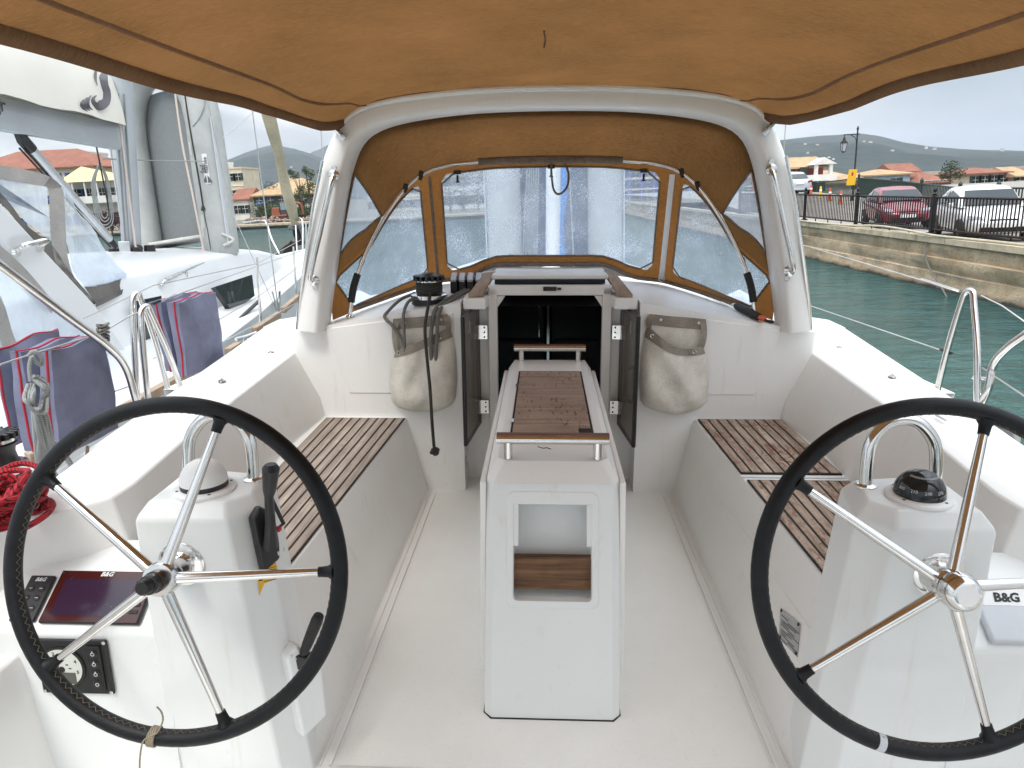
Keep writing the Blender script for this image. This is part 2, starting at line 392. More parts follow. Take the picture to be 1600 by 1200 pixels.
def RX(a): return Matrix.Rotation(a, 3, 'X')
def RY(a): return Matrix.Rotation(a, 3, 'Y')
# ================================================================== the yacht we stand on
YB = thing('sailing_yacht', (0, 3, -1.0), 'white sailing yacht with twin wheels and teak seats seen from its own cockpit', 'sailing yacht')
XS = [(-1.3, 1.40), (1.60, 1.36), (1.64, .69), (1.8, .685), (3.62, .668)]           # half width of the floor
SF = [(-1.3, 1.48), (1.60, 1.42), (1.64, .868), (2.03, .85), (3.62, .77)]           # seat front edge
SB = [(-1.3, 1.56), (1.60, 1.54), (1.70, 1.45), (1.78, 1.31), (1.86, 1.23), (2.1, 1.215), (3.14, 1.25), (3.62, 1.215)]
CI = [(-1.3, 1.60), (1.60, 1.585), (1.70, 1.50), (1.78, 1.36), (1.86, 1.288), (1.95, 1.275), (2.4, 1.30), (3.62, 1.35)]
CZ = [(-1.3, -.08), (1.0, -.07), (1.6, -.045), (2.4, -.012), (3.62, 0)]
CO = [(-1.3, 1.72), (1.4, 1.70), (1.62, 1.655), (1.72, 1.58), (1.80, 1.525), (1.91, 1.51), (2.56, 1.565), (3.62, 1.74)]
def section(y):
    xs, sf, sb, ci, co = (interp(t, y) for t in (XS, SF, SB, CI, CO))
    k = max(0, min(1, (y-2.6)/1.02)); cz = interp(CZ, y)
    h = [(0, 0), (xs, 0), (xs+.012, .03), (sf-.008, .395), (sf, .42), (sb, .42), (sb+.018, .53), (ci, .775+cz), (ci+.065, .80+cz), (co, .80+cz), (co+.03, .70+cz), (co+.05, .62), (co+.30, .60), (co+.33, .50), (co+.36, -.9)]
    out = []
    for x, z in h:
        yo = y
        if x > ci and k > 0: yo = y+k*min(1, (x-ci)/(co-ci))*.58
        out.append(V((x, yo, z)))
    return [V((-p.x, p.y, p.z)) for p in out[:0:-1]]+out
g = MB(); g.loft([section(y) for y in (-1.3, -.4, .3, 1.0, 1.25, 1.5, 1.60, 1.64, 1.70, 1.74, 1.78, 1.82, 1.86, 1.95, 2.1, 2.4, 2.6, 3.14, 3.62)])
mould = g.build('cockpit_moulding', [GEL], YB, bevel=.014, seg=3)
# floor panel with grip, and the moulded margin line round it
g = MB()
for ya, yb in ((1.66, 3.56),):
    ys = [ya+(yb-ya)*i/6 for i in range(7)]
    ys = [max(y, 1.66) for y in ys] if ya < 1 else ys
    g.loft([[V((-interp(XS, y)+.065, y, .004)), V((interp(XS, y)-.065, y, .004))] for y in ys])
floor_ = g.build('grip_floor', [NONSKID], YB)
for s in (-1, 1):
    for off, w in ((.052, .008), (.022, .006)):
        g = MB(); g.loft([[V((s*(interp(XS, y)-off), y, .0005)), V((s*(interp(XS, y)-off), y, .0055)), V((s*(interp(XS, y)-off+w), y, .0055)), V((s*(interp(XS, y)-off+w), y, .0005))] for y in [1.66+1.90*i/9 for i in range(10)]])
        g.build('floor_margin', [GEL], YB)

# ---- coachroof with bulkhead
def roofz(x, y): return lerp(1.108, 1.142, max(0, min(1, (y-3.62)/1.1)))-.158*abs(x)**1.12-.105*max(0, y-4.45)
def bhy(x): return 3.62+(max(0, (abs(x)-1.35)/.39)*.58 if abs(x) > 1.35 else 0)
g = MB()
for s in (-1, 1):
    xs = [.46, .62, .80, 1.0, 1.2, 1.34]
    top = [V((s*x, 3.62, roofz(x, 3.62))) for x in xs]+[V((s*1.55, bhy(1.55), .868)), V((s*1.745, bhy(1.745), .802))]
    bot = [V((s*.46, 3.62, -.02)), V((s*.668, 3.62, -.02)), V((s*.668, 3.62, .0)), V((s*.77, 3.62, .42)), V((s*1.215, 3.62, .42)), V((s*1.235, 3.62, .53)), V((s*1.35, 3.62, .775)), V((s*1.415, 3.70, .795))]
    loop = bot[::-1]+top if s > 0 else (bot[::-1]+top)[::-1]
    # bulkhead as vertical strips
    lo = [.46, .668, .77, 1.215, 1.35]; zl = {.46: -.02, .668: -.02, .77: .40, 1.215: .41, 1.35: .77}
    xg = [.46, .56, .668, .77, .92, 1.07, 1.215, 1.35]
    def zb(x): return interp(sorted(zl.items()), x)
    a = [V((s*x, 3.62, zb(x))) for x in xg]+[V((s*1.745, bhy(1.745), .79))]
    b_ = [V((s*x, 3.62, roofz(x, 3.62))) for x in xg]+[V((s*1.745, bhy(1.745), .803))]
    g.loft([a, b_] if s > 0 else [b_, a])
    # roof top
    ys = [0, .25, .6, .83, 1.2, 1.8, 3.2]
    secs = []
    for dy in ys:
        q = [V((s*x, 3.62+dy, roofz(x, 3.62+dy))) for x in [.46]+xg[1:]]
        ds = .12*max(0, dy-.25); q[-1].z -= ds*.6; q += [V((s*1.745, bhy(1.745)+dy, .803-ds)), V((s*1.86, bhy(1.8)+dy, .62-ds*.3)), V((s*2.0, bhy(1.8)+dy, .58))]
        secs.append(q)
    g.loft(secs[::-1] if s > 0 else secs)
    # inner cheek beside the companionway
    ck = [[V((s*.46, y, -.02)), V((s*.46, y, roofz(.46, y)))] for y in (3.62, 3.80)]
    g.loft(ck if s < 0 else ck[::-1])
    ck = [[V((s*.46, 3.80, z)), V((s*.285, 3.80, z))] for z in (-.02, .30, roofz(.46, 3.8))]
    g.loft(ck if s < 0 else ck[::-1])
g.poly([V((-.46, 3.5, -.001)), V((.46, 3.5, -.001)), V((.46, 3.82, -.001)), V((-.46, 3.82, -.001))])
# middle of the roof ahead of the hatch
secs = [[V((x, y, roofz(x, y))) for x in (-.46, -.3, 0, .3, .46)] for y in (4.05, 4.25, 4.45, 4.8, 5.2, 6.0, 6.82)]
g.loft(secs)
for s in (-1, 1): g.loft([[V((s*.46, y, roofz(.46, y))), V((s*.335, y, roofz(.335, y)))] for y in (3.80, 4.06)])
coach = g.build('coachroof', [GEL], YB, bevel=.012, seg=3)
# raised panel moulded on each bulkhead wing
for s in (-1, 1):
    g = MB(); q = [V((s*.50, 3.615, .555)), V((s*1.07, 3.615, .555)), V((s*1.175, 3.615, .905)), V((s*.80, 3.615, .955)), V((s*.50, 3.615, .99))]
    g.slab(q if s > 0 else q[::-1], (0, 1, 0), .012)
    g.build('bulkhead_panel', [GEL], YB, bevel=.0045)
# moulded lower backrest ledge under the panels
# companionway frame, hatch, threshold
g = MB()
for s in (-1, 1): g.box((s*.305, 3.785, .63), (.05, .05, .94))
g.box((0, 3.785, 1.083), (.66, .05, .052)); g.box((0, 3.785, .11), (.66, .06, .14))
for s in (-1, 1): g.slab([V((s*.28, 3.765, 1.055)), V((s*.28, 3.765, .99)), V((s*.235, 3.765, 1.055))][::int(-s)], (0, 1, 0), .03)
g.build('companionway_frame', [GEL], YB, bevel=.006)
g = MB(); g.box((0, 4.06, 1.142), (.63, .40, .026)); g.box((0, 3.857, 1.142), (.60, .02, .020))
g.build('sliding_hatch', [GEL], YB, bevel=.008)
g = MB(); g.box((0, 4.1, 1.116), (.60, .44, .026)); g.build('hatch_gap_shade', [BLACK], YB)  # black block standing in for the shade under the sliding hatch
g = MB(); g.box((0, 3.752, 1.094), (.07, .018, .022)); g.box((.05, 3.75, 1.094), (.02, .016, .012)); g.build('hatch_lock', [BRASSDARK], YB, bevel=.003)
for s in (-1, 1):
    g = MB(); q = [V((s*.345, 3.66, 1.070)), V((s*.425, 3.66, 1.060)), V((s*.365, 4.0, 1.135)), V((s*.300, 4.0, 1.142))]
    g.slab(q if s > 0 else q[::-1], (0, 0, 1), .018); g.build('teak_trim', [TEAKR], YB, bevel=.003)
    g = MB(); q = [V((s*.33, 3.64, 1.0)), V((s*.45, 3.64, 1.0)), V((s*.46, 4.02, 1.0)), V((s*.30, 4.02, 1.0))]
    g.slab(q if s > 0 else q[::-1], (0, 0, 1), .062); g.build('hatch_runner', [GEL], YB, bevel=.01)
# saloon seen through the companionway
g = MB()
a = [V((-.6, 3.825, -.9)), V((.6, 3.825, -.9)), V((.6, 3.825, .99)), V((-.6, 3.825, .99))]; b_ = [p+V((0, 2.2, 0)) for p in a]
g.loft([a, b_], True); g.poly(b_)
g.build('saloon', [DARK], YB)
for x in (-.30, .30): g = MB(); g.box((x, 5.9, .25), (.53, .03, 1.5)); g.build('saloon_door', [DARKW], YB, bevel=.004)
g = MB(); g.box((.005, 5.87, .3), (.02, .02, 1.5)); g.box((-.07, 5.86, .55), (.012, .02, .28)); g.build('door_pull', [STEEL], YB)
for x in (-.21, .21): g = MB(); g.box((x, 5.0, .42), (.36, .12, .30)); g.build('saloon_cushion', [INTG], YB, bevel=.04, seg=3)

# acrylic companionway doors, hinged open
for s in (-1, 1):
    g = MB(); hx, fx = s*.388, s*.440
    hy, fy = 3.775, 3.52
    q = [V((hx, hy, .340)), V((fx, fy, .300)), V((fx, fy, .985)), V((hx, hy, 1.0))]
    dv = (q[1]-q[0]).normalized(); n = V((dv.y, -dv.x, 0))*(1 if s > 0 else -1)
    g.slab(q, n, .010); d = g.build('companionway_door', [ACRYL], YB)
    g = MB()
    g.tube([q[0], q[1], q[2], q[3]], .011, 8, True); g.build('door_edge', [BLACK], d)
    if s > 0:
        c = lerp(q[1], q[0], .45); hh = MB(); o = n*-.03
        hh.tube(spl([c+V((0, 0, .37)), c+V((0, 0, .37))+o, c+V((0, 0, .20))+o, c+V((0, 0, .20))], 5), .008, 8); hh.build('handle', [BLACK], d)
    for z in (.86, .44):
        h = MB(); p = V((s*.362, 3.757, z)); h.box(p, (.055, .006, .075)); h.box(p+V((s*.035, -.012, 0)), (.03, .005, .07), RZ(-s*1.2))
        h.tube([p+V((s*.024, -.006, -.038)), p+V((s*.024, -.006, .038))], .007, 8)
        for dz in (-.026, 0, .026): h.lathe(p+V((-s*.012, -.0035, dz)), [(.005, 0), (.005, .001)], (0, -1, 0), 8, 1)
        h.build('hinge', [STEEL, BLACK], d)
    g = MB(); g.box(lerp(q[2], q[3], .5)+V((0, 0, -.08))-n*.012, (.03, .04, .07)); g.build('door_latch', [STEEL], d, bevel=.004)
g = MB(); g.lathe((-.462, 3.66, .17), [(.018, 0), (.018, .006), (.012, .012)], (1, 0, 0), 14); g.build('shore_inlet', [STEEL], YB)

# ---- teak seat panels
def seat(A, B_, Cc, D, n, mat):
    # A inboard fore, B outboard fore, C outboard aft, D inboard aft
    g = MB(); z = .4215
    pts = [V((p[0], p[1], z)) for p in (A, B_, Cc, D)]
    nn = (pts[1]-pts[0]).cross(pts[2]-pts[1])
    q = pts if nn.z > 0 else pts[::-1]
    g.slab(q, (0, 0, 1), .006, 1)
    A, B_, Cc, D = pts; gap = .0055
    for i in range(n):
        t0, t1 = i/n, (i+1)/n; w = (B_-A).length
        e = gap/w
        a, b2 = lerp(A, B_, t0+e), lerp(A, B_, t1-e); d, c = lerp(D, Cc, t0+e), lerp(D, Cc, t1-e)
        ins = .010
        a, d = lerp(a, d, ins/ (a-d).length), lerp(d, a, ins/(a-d).length); b2, c = lerp(b2, c, ins/(b2-c).length), lerp(c, b2, ins/(b2-c).length)
        q = [a, b2, c, d]
        if (q[1]-q[0]).cross(q[2]-q[1]).z < 0: q = q[::-1]
        g.slab([p+V((0, 0, .002)) for p in q], (0, 0, 1), .0065, 0)
    return g.build('teak_seat', [mat, CAULK], YB, smooth=False)
seat((-.770, 3.585), (-1.195, 3.585), (-1.20, 1.95), (-.862, 1.95), 9, TEAK)
lab(seat((.782, 3.60), (1.215, 3.60), (1.235, 2.86), (.812, 2.86), 9, TEAKW), 'forward teak seat panel with flaking red paint')
lab(seat((.818, 2.79), (1.235, 2.79), (1.205, 1.95), (.857, 1.95), 9, TEAKW), 'after teak seat panel with flaking red paint')
g = MB()
g.box((1.02, 2.825, .423), (.44, .008, .004)); g.build('locker_lid_gap', [GREYP], YB)
# locker hatches moulded on the starboard seat front (thin raised panels) and builder's plate
def riser(y, z): # point on the starboard riser face
    t = (z-.03)/.365; return V((lerp(interp(XS, y)+.012, interp(SF, y)-.008, t), y, z))
RN = V((-1, -.04, .24)).normalized()
def on_riser(px, py):
    d = FWD*FPX+RB*(px-PX)+UB*(PY-py); best = None
    for k in range(400):
        y = 1.66+.004*k; t = (y-CP.y)/d.y; p = CP+d*t; q = riser(y, max(.02, min(.40, p.z)))
        e = abs(p.x-q.x)
        if best is None or e < best[0]: best = (e, p)
    return best[1]
for px in (((1131, 786), (1196, 874), (1189, 935), (1124, 830)), ((1208, 900), (1272, 988), (1262, 1060), (1196, 960))):
    q = [on_riser(*p) for p in px]; g = MB(); g.slab([p-RN*.004 for p in q[::-1]], RN, .010); g.build('locker_hatch', [GEL], YB, bevel=.003)
q = [on_riser(*p)+RN*.007 for p in ((1221, 998), (1250, 1028), (1254, 975), (1223, 950))][::-1]
q = [q[3], q[2], q[1], q[0]]
g = MB(); g.slab(q, RN, .002)
for i, p in enumerate(q): g.lathe(lerp(p, (q[0]+q[2])/2, .14)+RN*.002, [(.006, 0), (.006, .001), (.003, .002)], RN, 10, 1)
rt = (q[1]-q[0]).normalized(); up = (q[3]-q[0]).normalized(); o = q[3]+RN*.003
for i in range(11):
    L = [.05, .09, .11, .06, .10, .12, .08, .04, .10, .07, .05][i]
    a = o+rt*(.014+(.05 if i % 4 == 1 else 0))-up*(.018+i*.0078); L = min(L, .13-(.05 if i % 4 == 1 else 0))
    g.poly([a, a+rt*L, a+rt*L-up*.0026, a-up*.0026], 1)
text(g, 'CE', o+rt*.105-up*.100, rt, up, .016, .0006, 1)
g.build('builder_plate', [PLATE, INK], YB)

# ---- composite arch carrying the canopy and hood
AX = [(1.245, .905), (1.222, 1.05), (1.172, 1.28), (1.117, 1.52), (1.060, 1.72), (.998, 1.845), (.915, 1.915), (.80, 1.955), (.62, 1.985), (.35, 2.008), (0, 2.015)]
AW = [.072, .071, .069, .066, .063, .060, .054, .049, .046, .044, .044]
def arch_pts():
    half = [(V((x, 0, z)), w) for (x, z), w in zip(AX, AW)]
    full = half[:-1]+[half[-1]]+[(V((-p.x, 0, p.z)), w) for p, w in half[-2::-1]]
    return full
def arch_edge(side, y=3.6):
    # outer (side=1) or inner (side=-1) edge line of the arch, starboard foot to port foot
    fp = arch_pts(); out = []
    for i, (p, w) in enumerate(fp):
        a = fp[max(0, i-1)][0]; b_ = fp[min(len(fp)-1, i+1)][0]; t = (b_-a).normalized(); n = V((t.z, 0, -t.x))
        out.append(V((p.x, y, p.z))+n*w*side)
    return out
for k in range(3):           # finer stations along the arch
    AXs, AWs = [], []
    for (p, w), (q, v) in zip(list(zip(AX, AW)), list(zip(AX, AW))[1:]): pass
fp = arch_pts()
pts_ = spl([p for p, w in fp], 4); ws_ = []
for i in range(len(fp)-1): ws_ += [lerp(fp[i][1], fp[i+1][1], k/4) for k in range(4)]
ws_.append(fp[-1][1]); fp = list(zip(pts_, ws_)); secs = []
def edge_of(fp, side):
    out = []
    for i, (p, w) in enumerate(fp):
        a = fp[max(0, i-1)][0]; b_ = fp[min(len(fp)-1, i+1)][0]; t = (b_-a).normalized(); out.append(V((p.x, 0, p.z))+V((t.z, 0, -t.x))*w*side)
    return out
oe, ie = edge_of(fp, 1), edge_of(fp, -1)
def rake(z): return 3.54+.06*max(0, min(1, (z-.9)/1.1))
for (p, w), o, i in zip(fp, oe, ie):
    y0 = rake(p.z); d = .19
    r = .03
    c1 = lerp(o, i, .16); c2 = lerp(o, i, .5); c3 = lerp(o, i, .9)
    prof = [(o, d-.02), (o, .035), (lerp(o, i, .03), .018), (lerp(o, i, .09), .006), (lerp(o, i, .18), .0), (lerp(o, i, .72), .0), (lerp(o, i, .82), .006), (lerp(o, i, .90), .022), (lerp(o, i, .96), .05), (i, .09), (i, d-.02), (lerp(o, i, .9), d), (lerp(o, i, .1), d)]
    secs.append([V((q.x, y0+yy, q.z)) for q, yy in prof])
g = MB(); g.loft(secs, True, True); arch = g.build('arch', [GEL], YB, ang=50)
for s in (-1, 1):
    g = MB()
    a, b_ = (at(520, 284, Y=3.545), at(487, 430, Y=3.525)) if s < 0 else (at(1207, 275, Y=3.545), at(1237, 415, Y=3.525))
    g.tube(spl([a+V((0, .035, .02)), a+V((0, -.018, 0)), lerp(a, b_, .5)+V((0, -.024, 0)), b_+V((0, -.018, 0)), b_+V((0, .035, -.02))], 6), .0135, 10)
    for p in (a+V((-s*.0, .022, .03)), b_+V((-s*.0, .03, -.03))):
        g.lathe(p, [(.028, 0), (.026, .006), (.016, .010)], (0, -1, 0), 14)
        g.lathe(p+V((-s*.004, 0, .034 if p.z > 1.4 else -.034)), [(.015, 0), (.013, .006)], (0, -1, 0), 10)
    g.build('grab_rail', [STEEL], arch)
    # long wire rail down the outer edge and the canopy hook at each corner
    g = MB(); oo = [p for p in arch_edge(1, 3.555) if (p.x*s > 0 and p.z < 1.75)]
    oo = sorted(oo, key=lambda p: -p.z); g.tube([p+V((-s*.018, -.006, 0)) for p in oo], .008, 8); g.build('edge_track', [STEEL], arch)
    g = MB(); c = V((s*1.03, 3.575, 1.885)); q = RY(s*math.radians(40))
    g.box(c, (.022, .012, .105), q); g.lathe(c+q @ V((0, -.006, -.045)), [(.017, 0), (.014, .005)], (0, -1, 0), 12); g.tube([c+q @ V((0, -.012, -.03)), c+q @ V((0, -.022, .01)), c+q @ V((0, -.012, .05))], .007, 8)
    g.build('canopy_hook', [STEEL], arch, bevel=.002)
g = MB()
for k in range(60):                     # sealant bead along the arch edge where the canopy track is bonded
    pass
e1 = arch_edge(1, 3.60)[5:16]
g.tube([p+V((0, -.006, .002)) for p in spl(e1, 4)], .013, 8); g.build('canopy_track', [GEL], arch)

# ---- steering pedestals
XF[0] = .89
def pedestal(s):
    # corners listed outboard/inboard, on the port side mirrored by s
    def P(x, y, z): return V((s*x, y, z))
    g = MB()
    y0 = 1.745
    a = [P(1.175, y0+.02, -.20), P(.82, y0+.005, -.20), P(.765, 1.85, -.20), P(.80, 2.06, -.20), P(1.175, 2.10, -.20)]
    b_ = [P(1.160, y0, .728), P(.90, y0, .728), P(.825, 1.82, .728), P(.862, 2.02, .728), P(1.160, 2.06, .728)]
    c = [P(1.135, y0+.040, .768), P(.915, y0+.040, .768), P(.862, 1.845, .768), P(.886, 1.99, .768), P(1.135, 2.03, .768)]
    secs = [a, b_, c] if s < 0 else [q[::-1] for q in (a, b_, c)]
    g.loft(secs, True, True)
    p = g.build('steering_pedestal', [GELW], YB, bevel=.010, seg=3)
    # grab hoop
    h = MB(); x0, x1, yh = .900, 1.095, 1.945
    L = spl([P(x0, yh, .762), P(x0, yh+.01, .83), P(x0+.010, yh+.02, .895), P(x0+.05, yh+.028, .945), P((x0+x1)/2, yh+.03, .960), P(x1-.05, yh+.028, .945), P(x1-.01, yh+.02, .895), P(x1, yh+.01, .83), P(x1, yh, .762)], 6)
    h.tube(L, .0175, 12)
    for x in (x0, x1): h.lathe(P(x, yh, .766), [(.030, 0), (.029, .005), (.020, .009)], (0, 0, 1), 18)
    h.build('grab_hoop', [STEEL], p)
    # wheel bearing flange
    f_ = MB(); n = V((0, -1, .02)); cc = at(285, 880, Y=y0+.006) if s < 0 else at(1465, 897, Y=y0+.006)
    f_.lathe(cc, [(.066, 0), (.066, .006), (.060, .010), (.040, .012), (.036, .016), (.034, .05), (.030, .06), (.026, .075)], n, 32)
    for k in range(5):
        an = 2*math.pi*k/5+.5; f_.lathe(cc+V((.05*math.cos(an), -.010, .05*math.sin(an))), [(.008, 0), (.008, .002), (.004, .003)], n, 10)
    f_.build('wheel_flange', [STEEL], p)
    # steering compass
    cb = P(1.010, 1.865, .767)
    k = MB(); k.lathe(cb, [(.086, 0), (.086, .008), (.080, .012), (.060, .014)], (0, 0, 1), 36)
    for q in range(4):
        an = q*math.pi/2+.6; k.lathe(cb+V((.073*math.cos(an), .073*math.sin(an), .012)), [(.005, 0), (.005, .001)], (0, 0, 1), 8, 1)
    ring = k.build('compass_ring', [WHITE, INK], p)
    r = .066
    if s < 0:
        d = MB(); d.lathe(cb+V((0, 0, .012)), [(r*.99, 0), (r, .006), (r, .016)], (0, 0, 1), 36, 1)
        d.lathe(cb+V((0, 0, .028)), [(r*math.cos(t), r*1.02*math.sin(t)) for t in [i*math.pi/2/9 for i in range(10)]], (0, 0, 1), 36, 0)
        d.build('compass_cover', [WHITE, BLACK], ring)
    else:
        d = MB(); d.lathe(cb+V((0, 0, .012)), [(r, 0)]+[(r*math.cos(t), .006+r*.98*math.sin(t)) for t in [i*math.pi/2/10 for i in range(11)]], (0, 0, 1), 40, 0)
        for i, t in enumerate(['300', '', '', '210', '', '', '240', '', '', '270', '', '', '180', '', '33']):
            an = math.radians(198+i*10.5); rr = r*1.005; el = math.radians(19)
            pos = cb+V((rr*math.cos(an)*math.cos(el), rr*math.sin(an)*math.cos(el), .013+rr*math.sin(el)))
            rt = V((-math.sin(an), math.cos(an), 0)); upv = V((-math.cos(an)*math.sin(el), -math.sin(an)*math.sin(el), math.cos(el)))
            if t: text(d, t, pos, rt, upv, .0125, .0012, 1, 'CENTER')
            for kk in (0, 1):
                a2 = an+math.radians(kk*5.2); el2 = math.radians(52)
                c0 = cb+V((rr*math.cos(a2)*math.cos(el2), rr*math.sin(a2)*math.cos(el2), .018+rr*math.sin(el2)*.98)); r2 = V((-math.sin(a2), math.cos(a2), 0)); u2 = V((-math.cos(a2)*math.sin(el2), -math.sin(a2)*math.sin(el2), math.cos(el2)))
                n2 = r2.cross(u2)*.001; d.poly([c0+n2-r2*.0007, c0+n2+r2*.0007, c0+n2+r2*.0007+u2*.006, c0+n2-r2*.0007+u2*.006], 1)
        d.build('compass_globe', [GLASS, INKW], ring)
    return p
PEDL, PEDR = pedestal(-1), pedestal(1)

# ---- helm consoles outboard of the pedestals
def console(s):
    def P(x, y, z): return V((s*x, y, z))
    g = MB(); A, B_ = 1.175, 1.90
    prof = [(2.20, .30), (2.10, .482), (1.925, .462), (1.775, .364), (1.765, .350), (1.752, -.20)]
    secs = [[P(x, y, z) for y, z in prof] for x in (A-.03, B_)]
    g.loft(secs if s < 0 else secs[::-1], False); 
    for q in secs: g.poly(q)
    return g.build('helm_console', [GELW], YB, bevel=.012, seg=3)
CONL, CONR = console(-1), console(1)
SN = V((0, -.098, .150)).normalized(); SU = V((0, .150, .098)).normalized(); RTX = V((1, 0, 0))
def on_slope(x, t): return V((x, lerp(1.775, 1.925, t), lerp(.364, .462, t)))     # t: 0 lower edge, 1 upper edge
def tablet(x0, x1, t0, t1, th, mat, bev=.006, lean=0):
    g = MB(); q = [on_slope(x0, t0), on_slope(x1, t0), on_slope(x1+lean, t1), on_slope(x0+lean, t1)]
    g.slab([p+SN*.0005 for p in q], SN, th); return g, q
g, q = tablet(-1.520, -1.215, .03, .965, .016, BLACK)
disp = g.build('chart_display', [BLACK], CONL, bevel=.006) if False else g.build('chart_display', [BLACK], YB, bevel=.006)
g = MB(); p0 = [lerp(p, (q[0]+q[2])/2, .035)+SN*.0172 for p in q]; g.slab(p0, SN, .001); g.build('display_bezel', [BEZEL], disp)
g = MB(); p1 = [on_slope(-1.492, .15), on_slope(-1.268, .15), on_slope(-1.268, .80), on_slope(-1.492, .80)]; g.slab([p+SN*.0184 for p in p1], SN, .0006); g.build('display_screen', [SCREEN], disp)
g = MB(); text(g, 'B&G', on_slope(-1.370, .855)+SN*.0186, RTX, SU, .020, .0006, 0, 'CENTER', .0007, .25); g.build('display_lettering', [INKW], disp)
g = MB()
for i in range(5): g.slab([p+SN*.0184 for p in [on_slope(-1.254, .2+i*.12), on_slope(-1.228, .2+i*.12), on_slope(-1.228, .26+i*.12), on_slope(-1.254, .26+i*.12)]], SN, .002)
g.build('display_button', [RUBBER], disp, bevel=.0008)
g, q = tablet(-1.612, -1.535, .05, .87, .014, BLACK)
pad = g.build('autopilot_keypad', [BLACK], YB, bevel=.005)
g = MB(); text(g, 'B&G', on_slope(-1.574, .755)+SN*.0146, RTX, SU, .017, .0006, 0, 'CENTER', .0006, .25)
g.build('keypad_lettering', [INKW], pad)
for x, t, mat, r in ((-1.590, .62, RUBBER, .010), (-1.558, .62, RUBBER, .010), (-1.591, .45, RUBBER, .010), (-1.558, .45, RUBBER, .010), (-1.592, .28, RED, .0115), (-1.558, .27, RUBBER, .010), (-1.577, .14, RUBBER, .009)):
    g = MB(); c = on_slope(x, t)+SN*.0145; g.lathe(c, [(r, 0), (r, .0015), (r*.8, .0028)], SN, 18)
    g.poly([c+SN*.0030+RTX*a*r*.5+SU*b_*r*.25 for a, b_ in ((-1, -.3), (1, -.3), (1, .3), (-1, .3))], 1)
    o = g.build('keypad_button', [mat, INKW if mat is RUBBER else PIPING], pad)
    if mat is RED: lab(o, 'round red standby button')
# engine panel on the upright face below the screen
def on_face(x, z): return V((x, lerp(1.752, 1.765, (z+.20)/.55)-.002, z))
FNN = V((0, -1, .024)).normalized(); FU = V((0, .024, 1)).normalized()
g = MB(); q = [on_face(-1.528, .152), on_face(-1.308, .152), on_face(-1.308, .335), on_face(-1.528, .335)]; g.slab(q, FNN, .010)
ep = g.build('engine_panel', [BLACK], YB, bevel=.006)
g = MB(); c = on_face(-1.452, .243)+FNN*.0102; g.lathe(c, [(.070, 0), (.070, .003), (.064, .004)], FNN, 36); g.build('dial_rim', [BLACK], ep)
g = MB(); c = c+FNN*.0042; g.lathe(c, [(.062, 0), (.062, .0006)], FNN, 36, 0)
q = [c+FNN*.0012+RTX*a+FU*b_ for a, b_ in ((-.038, -.052), (.040, -.052), (.040, -.014), (-.038, -.014))]; g.slab(q, FNN, .0006, 1)
g.lathe(c+FNN*.001+FU*-.004, [(.010, 0), (.009, .003)], FNN, 16, 2)
for i, t in enumerate('012345'):
    an = math.radians(195-i*42); text(g, t, c+FNN*.0012+RTX*.050*math.cos(an)+FU*(.050*math.sin(an)-.004), RTX, FU, .015, .0004, 2, 'CENTER', .0005)
for a, b_ in ((-.026, .014), (-.006, .022), (.018, .012), (.026, .0), (-.03, -.002)):
    g.slab([c+FNN*.0012+RTX*(a+i)+FU*(b_+j) for i, j in ((-.004, -.002), (.004, -.002), (.004, .002), (-.004, .002))], FNN, .0004, 2)
g.slab([c+FNN*.0012+RTX*i+FU*j for i, j in ((-.02, .036), (.012, .036), (.012, .039), (-.02, .039))], FNN, .0004, 3)
g.build('engine_dial', [DIAL, LCD, INK, RED], ep)
g = MB(); q = [on_face(-1.370, .168), on_face(-1.328, .168), on_face(-1.328, .318), on_face(-1.370, .318)]; g.slab([p+FNN*.0102 for p in q], FNN, .005); g.build('key_strip', [RUBBER], ep, bevel=.004)
for i in range(4):
    z = .294-i*.034; g = MB(); c = on_face(-1.349, z)+FNN*.0152; g.lathe(c, [(.013, 0), (.013, .002), (.010, .003)], FNN, 16)
    g.tube([c+FNN*.0034+RTX*.005*math.cos(t)+FU*.005*math.sin(t) for t in [k*math.pi/5 for k in range(10)]], .0012, 5, True, 1)
    if i < 3: g.slab([c+FNN*.003+RTX*a+FU*b_ for a, b_ in ((-.0015, .004), (.0015, .004), (.0015, .010), (-.0015, .010))], FNN, .001, 1)
    g.build('panel_key', [BLACK, INKW], ep)
g = MB()
for x, z in ((-1.520, .160), (-1.316, .160), (-1.316, .327), (-1.520, .327)): g.lathe(on_face(x, z)+FNN*.0102, [(.0055, 0), (.0055, .0012), (.003, .002)], FNN, 10)
g.build('panel_screw', [STEEL], ep)
# vent grille at the lower left of the port console
g = MB()
for i in range(8):
    z = .055-i*.016; g.slab([on_face(-1.80, z-.06), on_face(-1.665, z-.06), on_face(-1.665, z-.05), on_face(-1.80, z-.05)], FNN, .006)
g.build('vent_grille', [GREYP], YB, bevel=.002)
# sun cover over the starboard display
g, q = tablet(1.215, 1.52, .0, .95, .022, GREYP)
cv = g.build('display_cover', [GREYP], YB, bevel=.012)
g = MB(); p1 = [on_slope(1.232, .60), on_slope(1.49, .60), on_slope(1.49, .88), on_slope(1.232, .88)]; g.slab([p+SN*.0225 for p in p1], SN, .0012); g.build('cover_badge', [WHITE], cv)
g = MB(); text(g, 'B&G', on_slope(1.265, .665)+SN*.0240, RTX, SU, .038, .0008, 0, 'LEFT', .0016, .2); g.build('cover_lettering', [INK], cv)
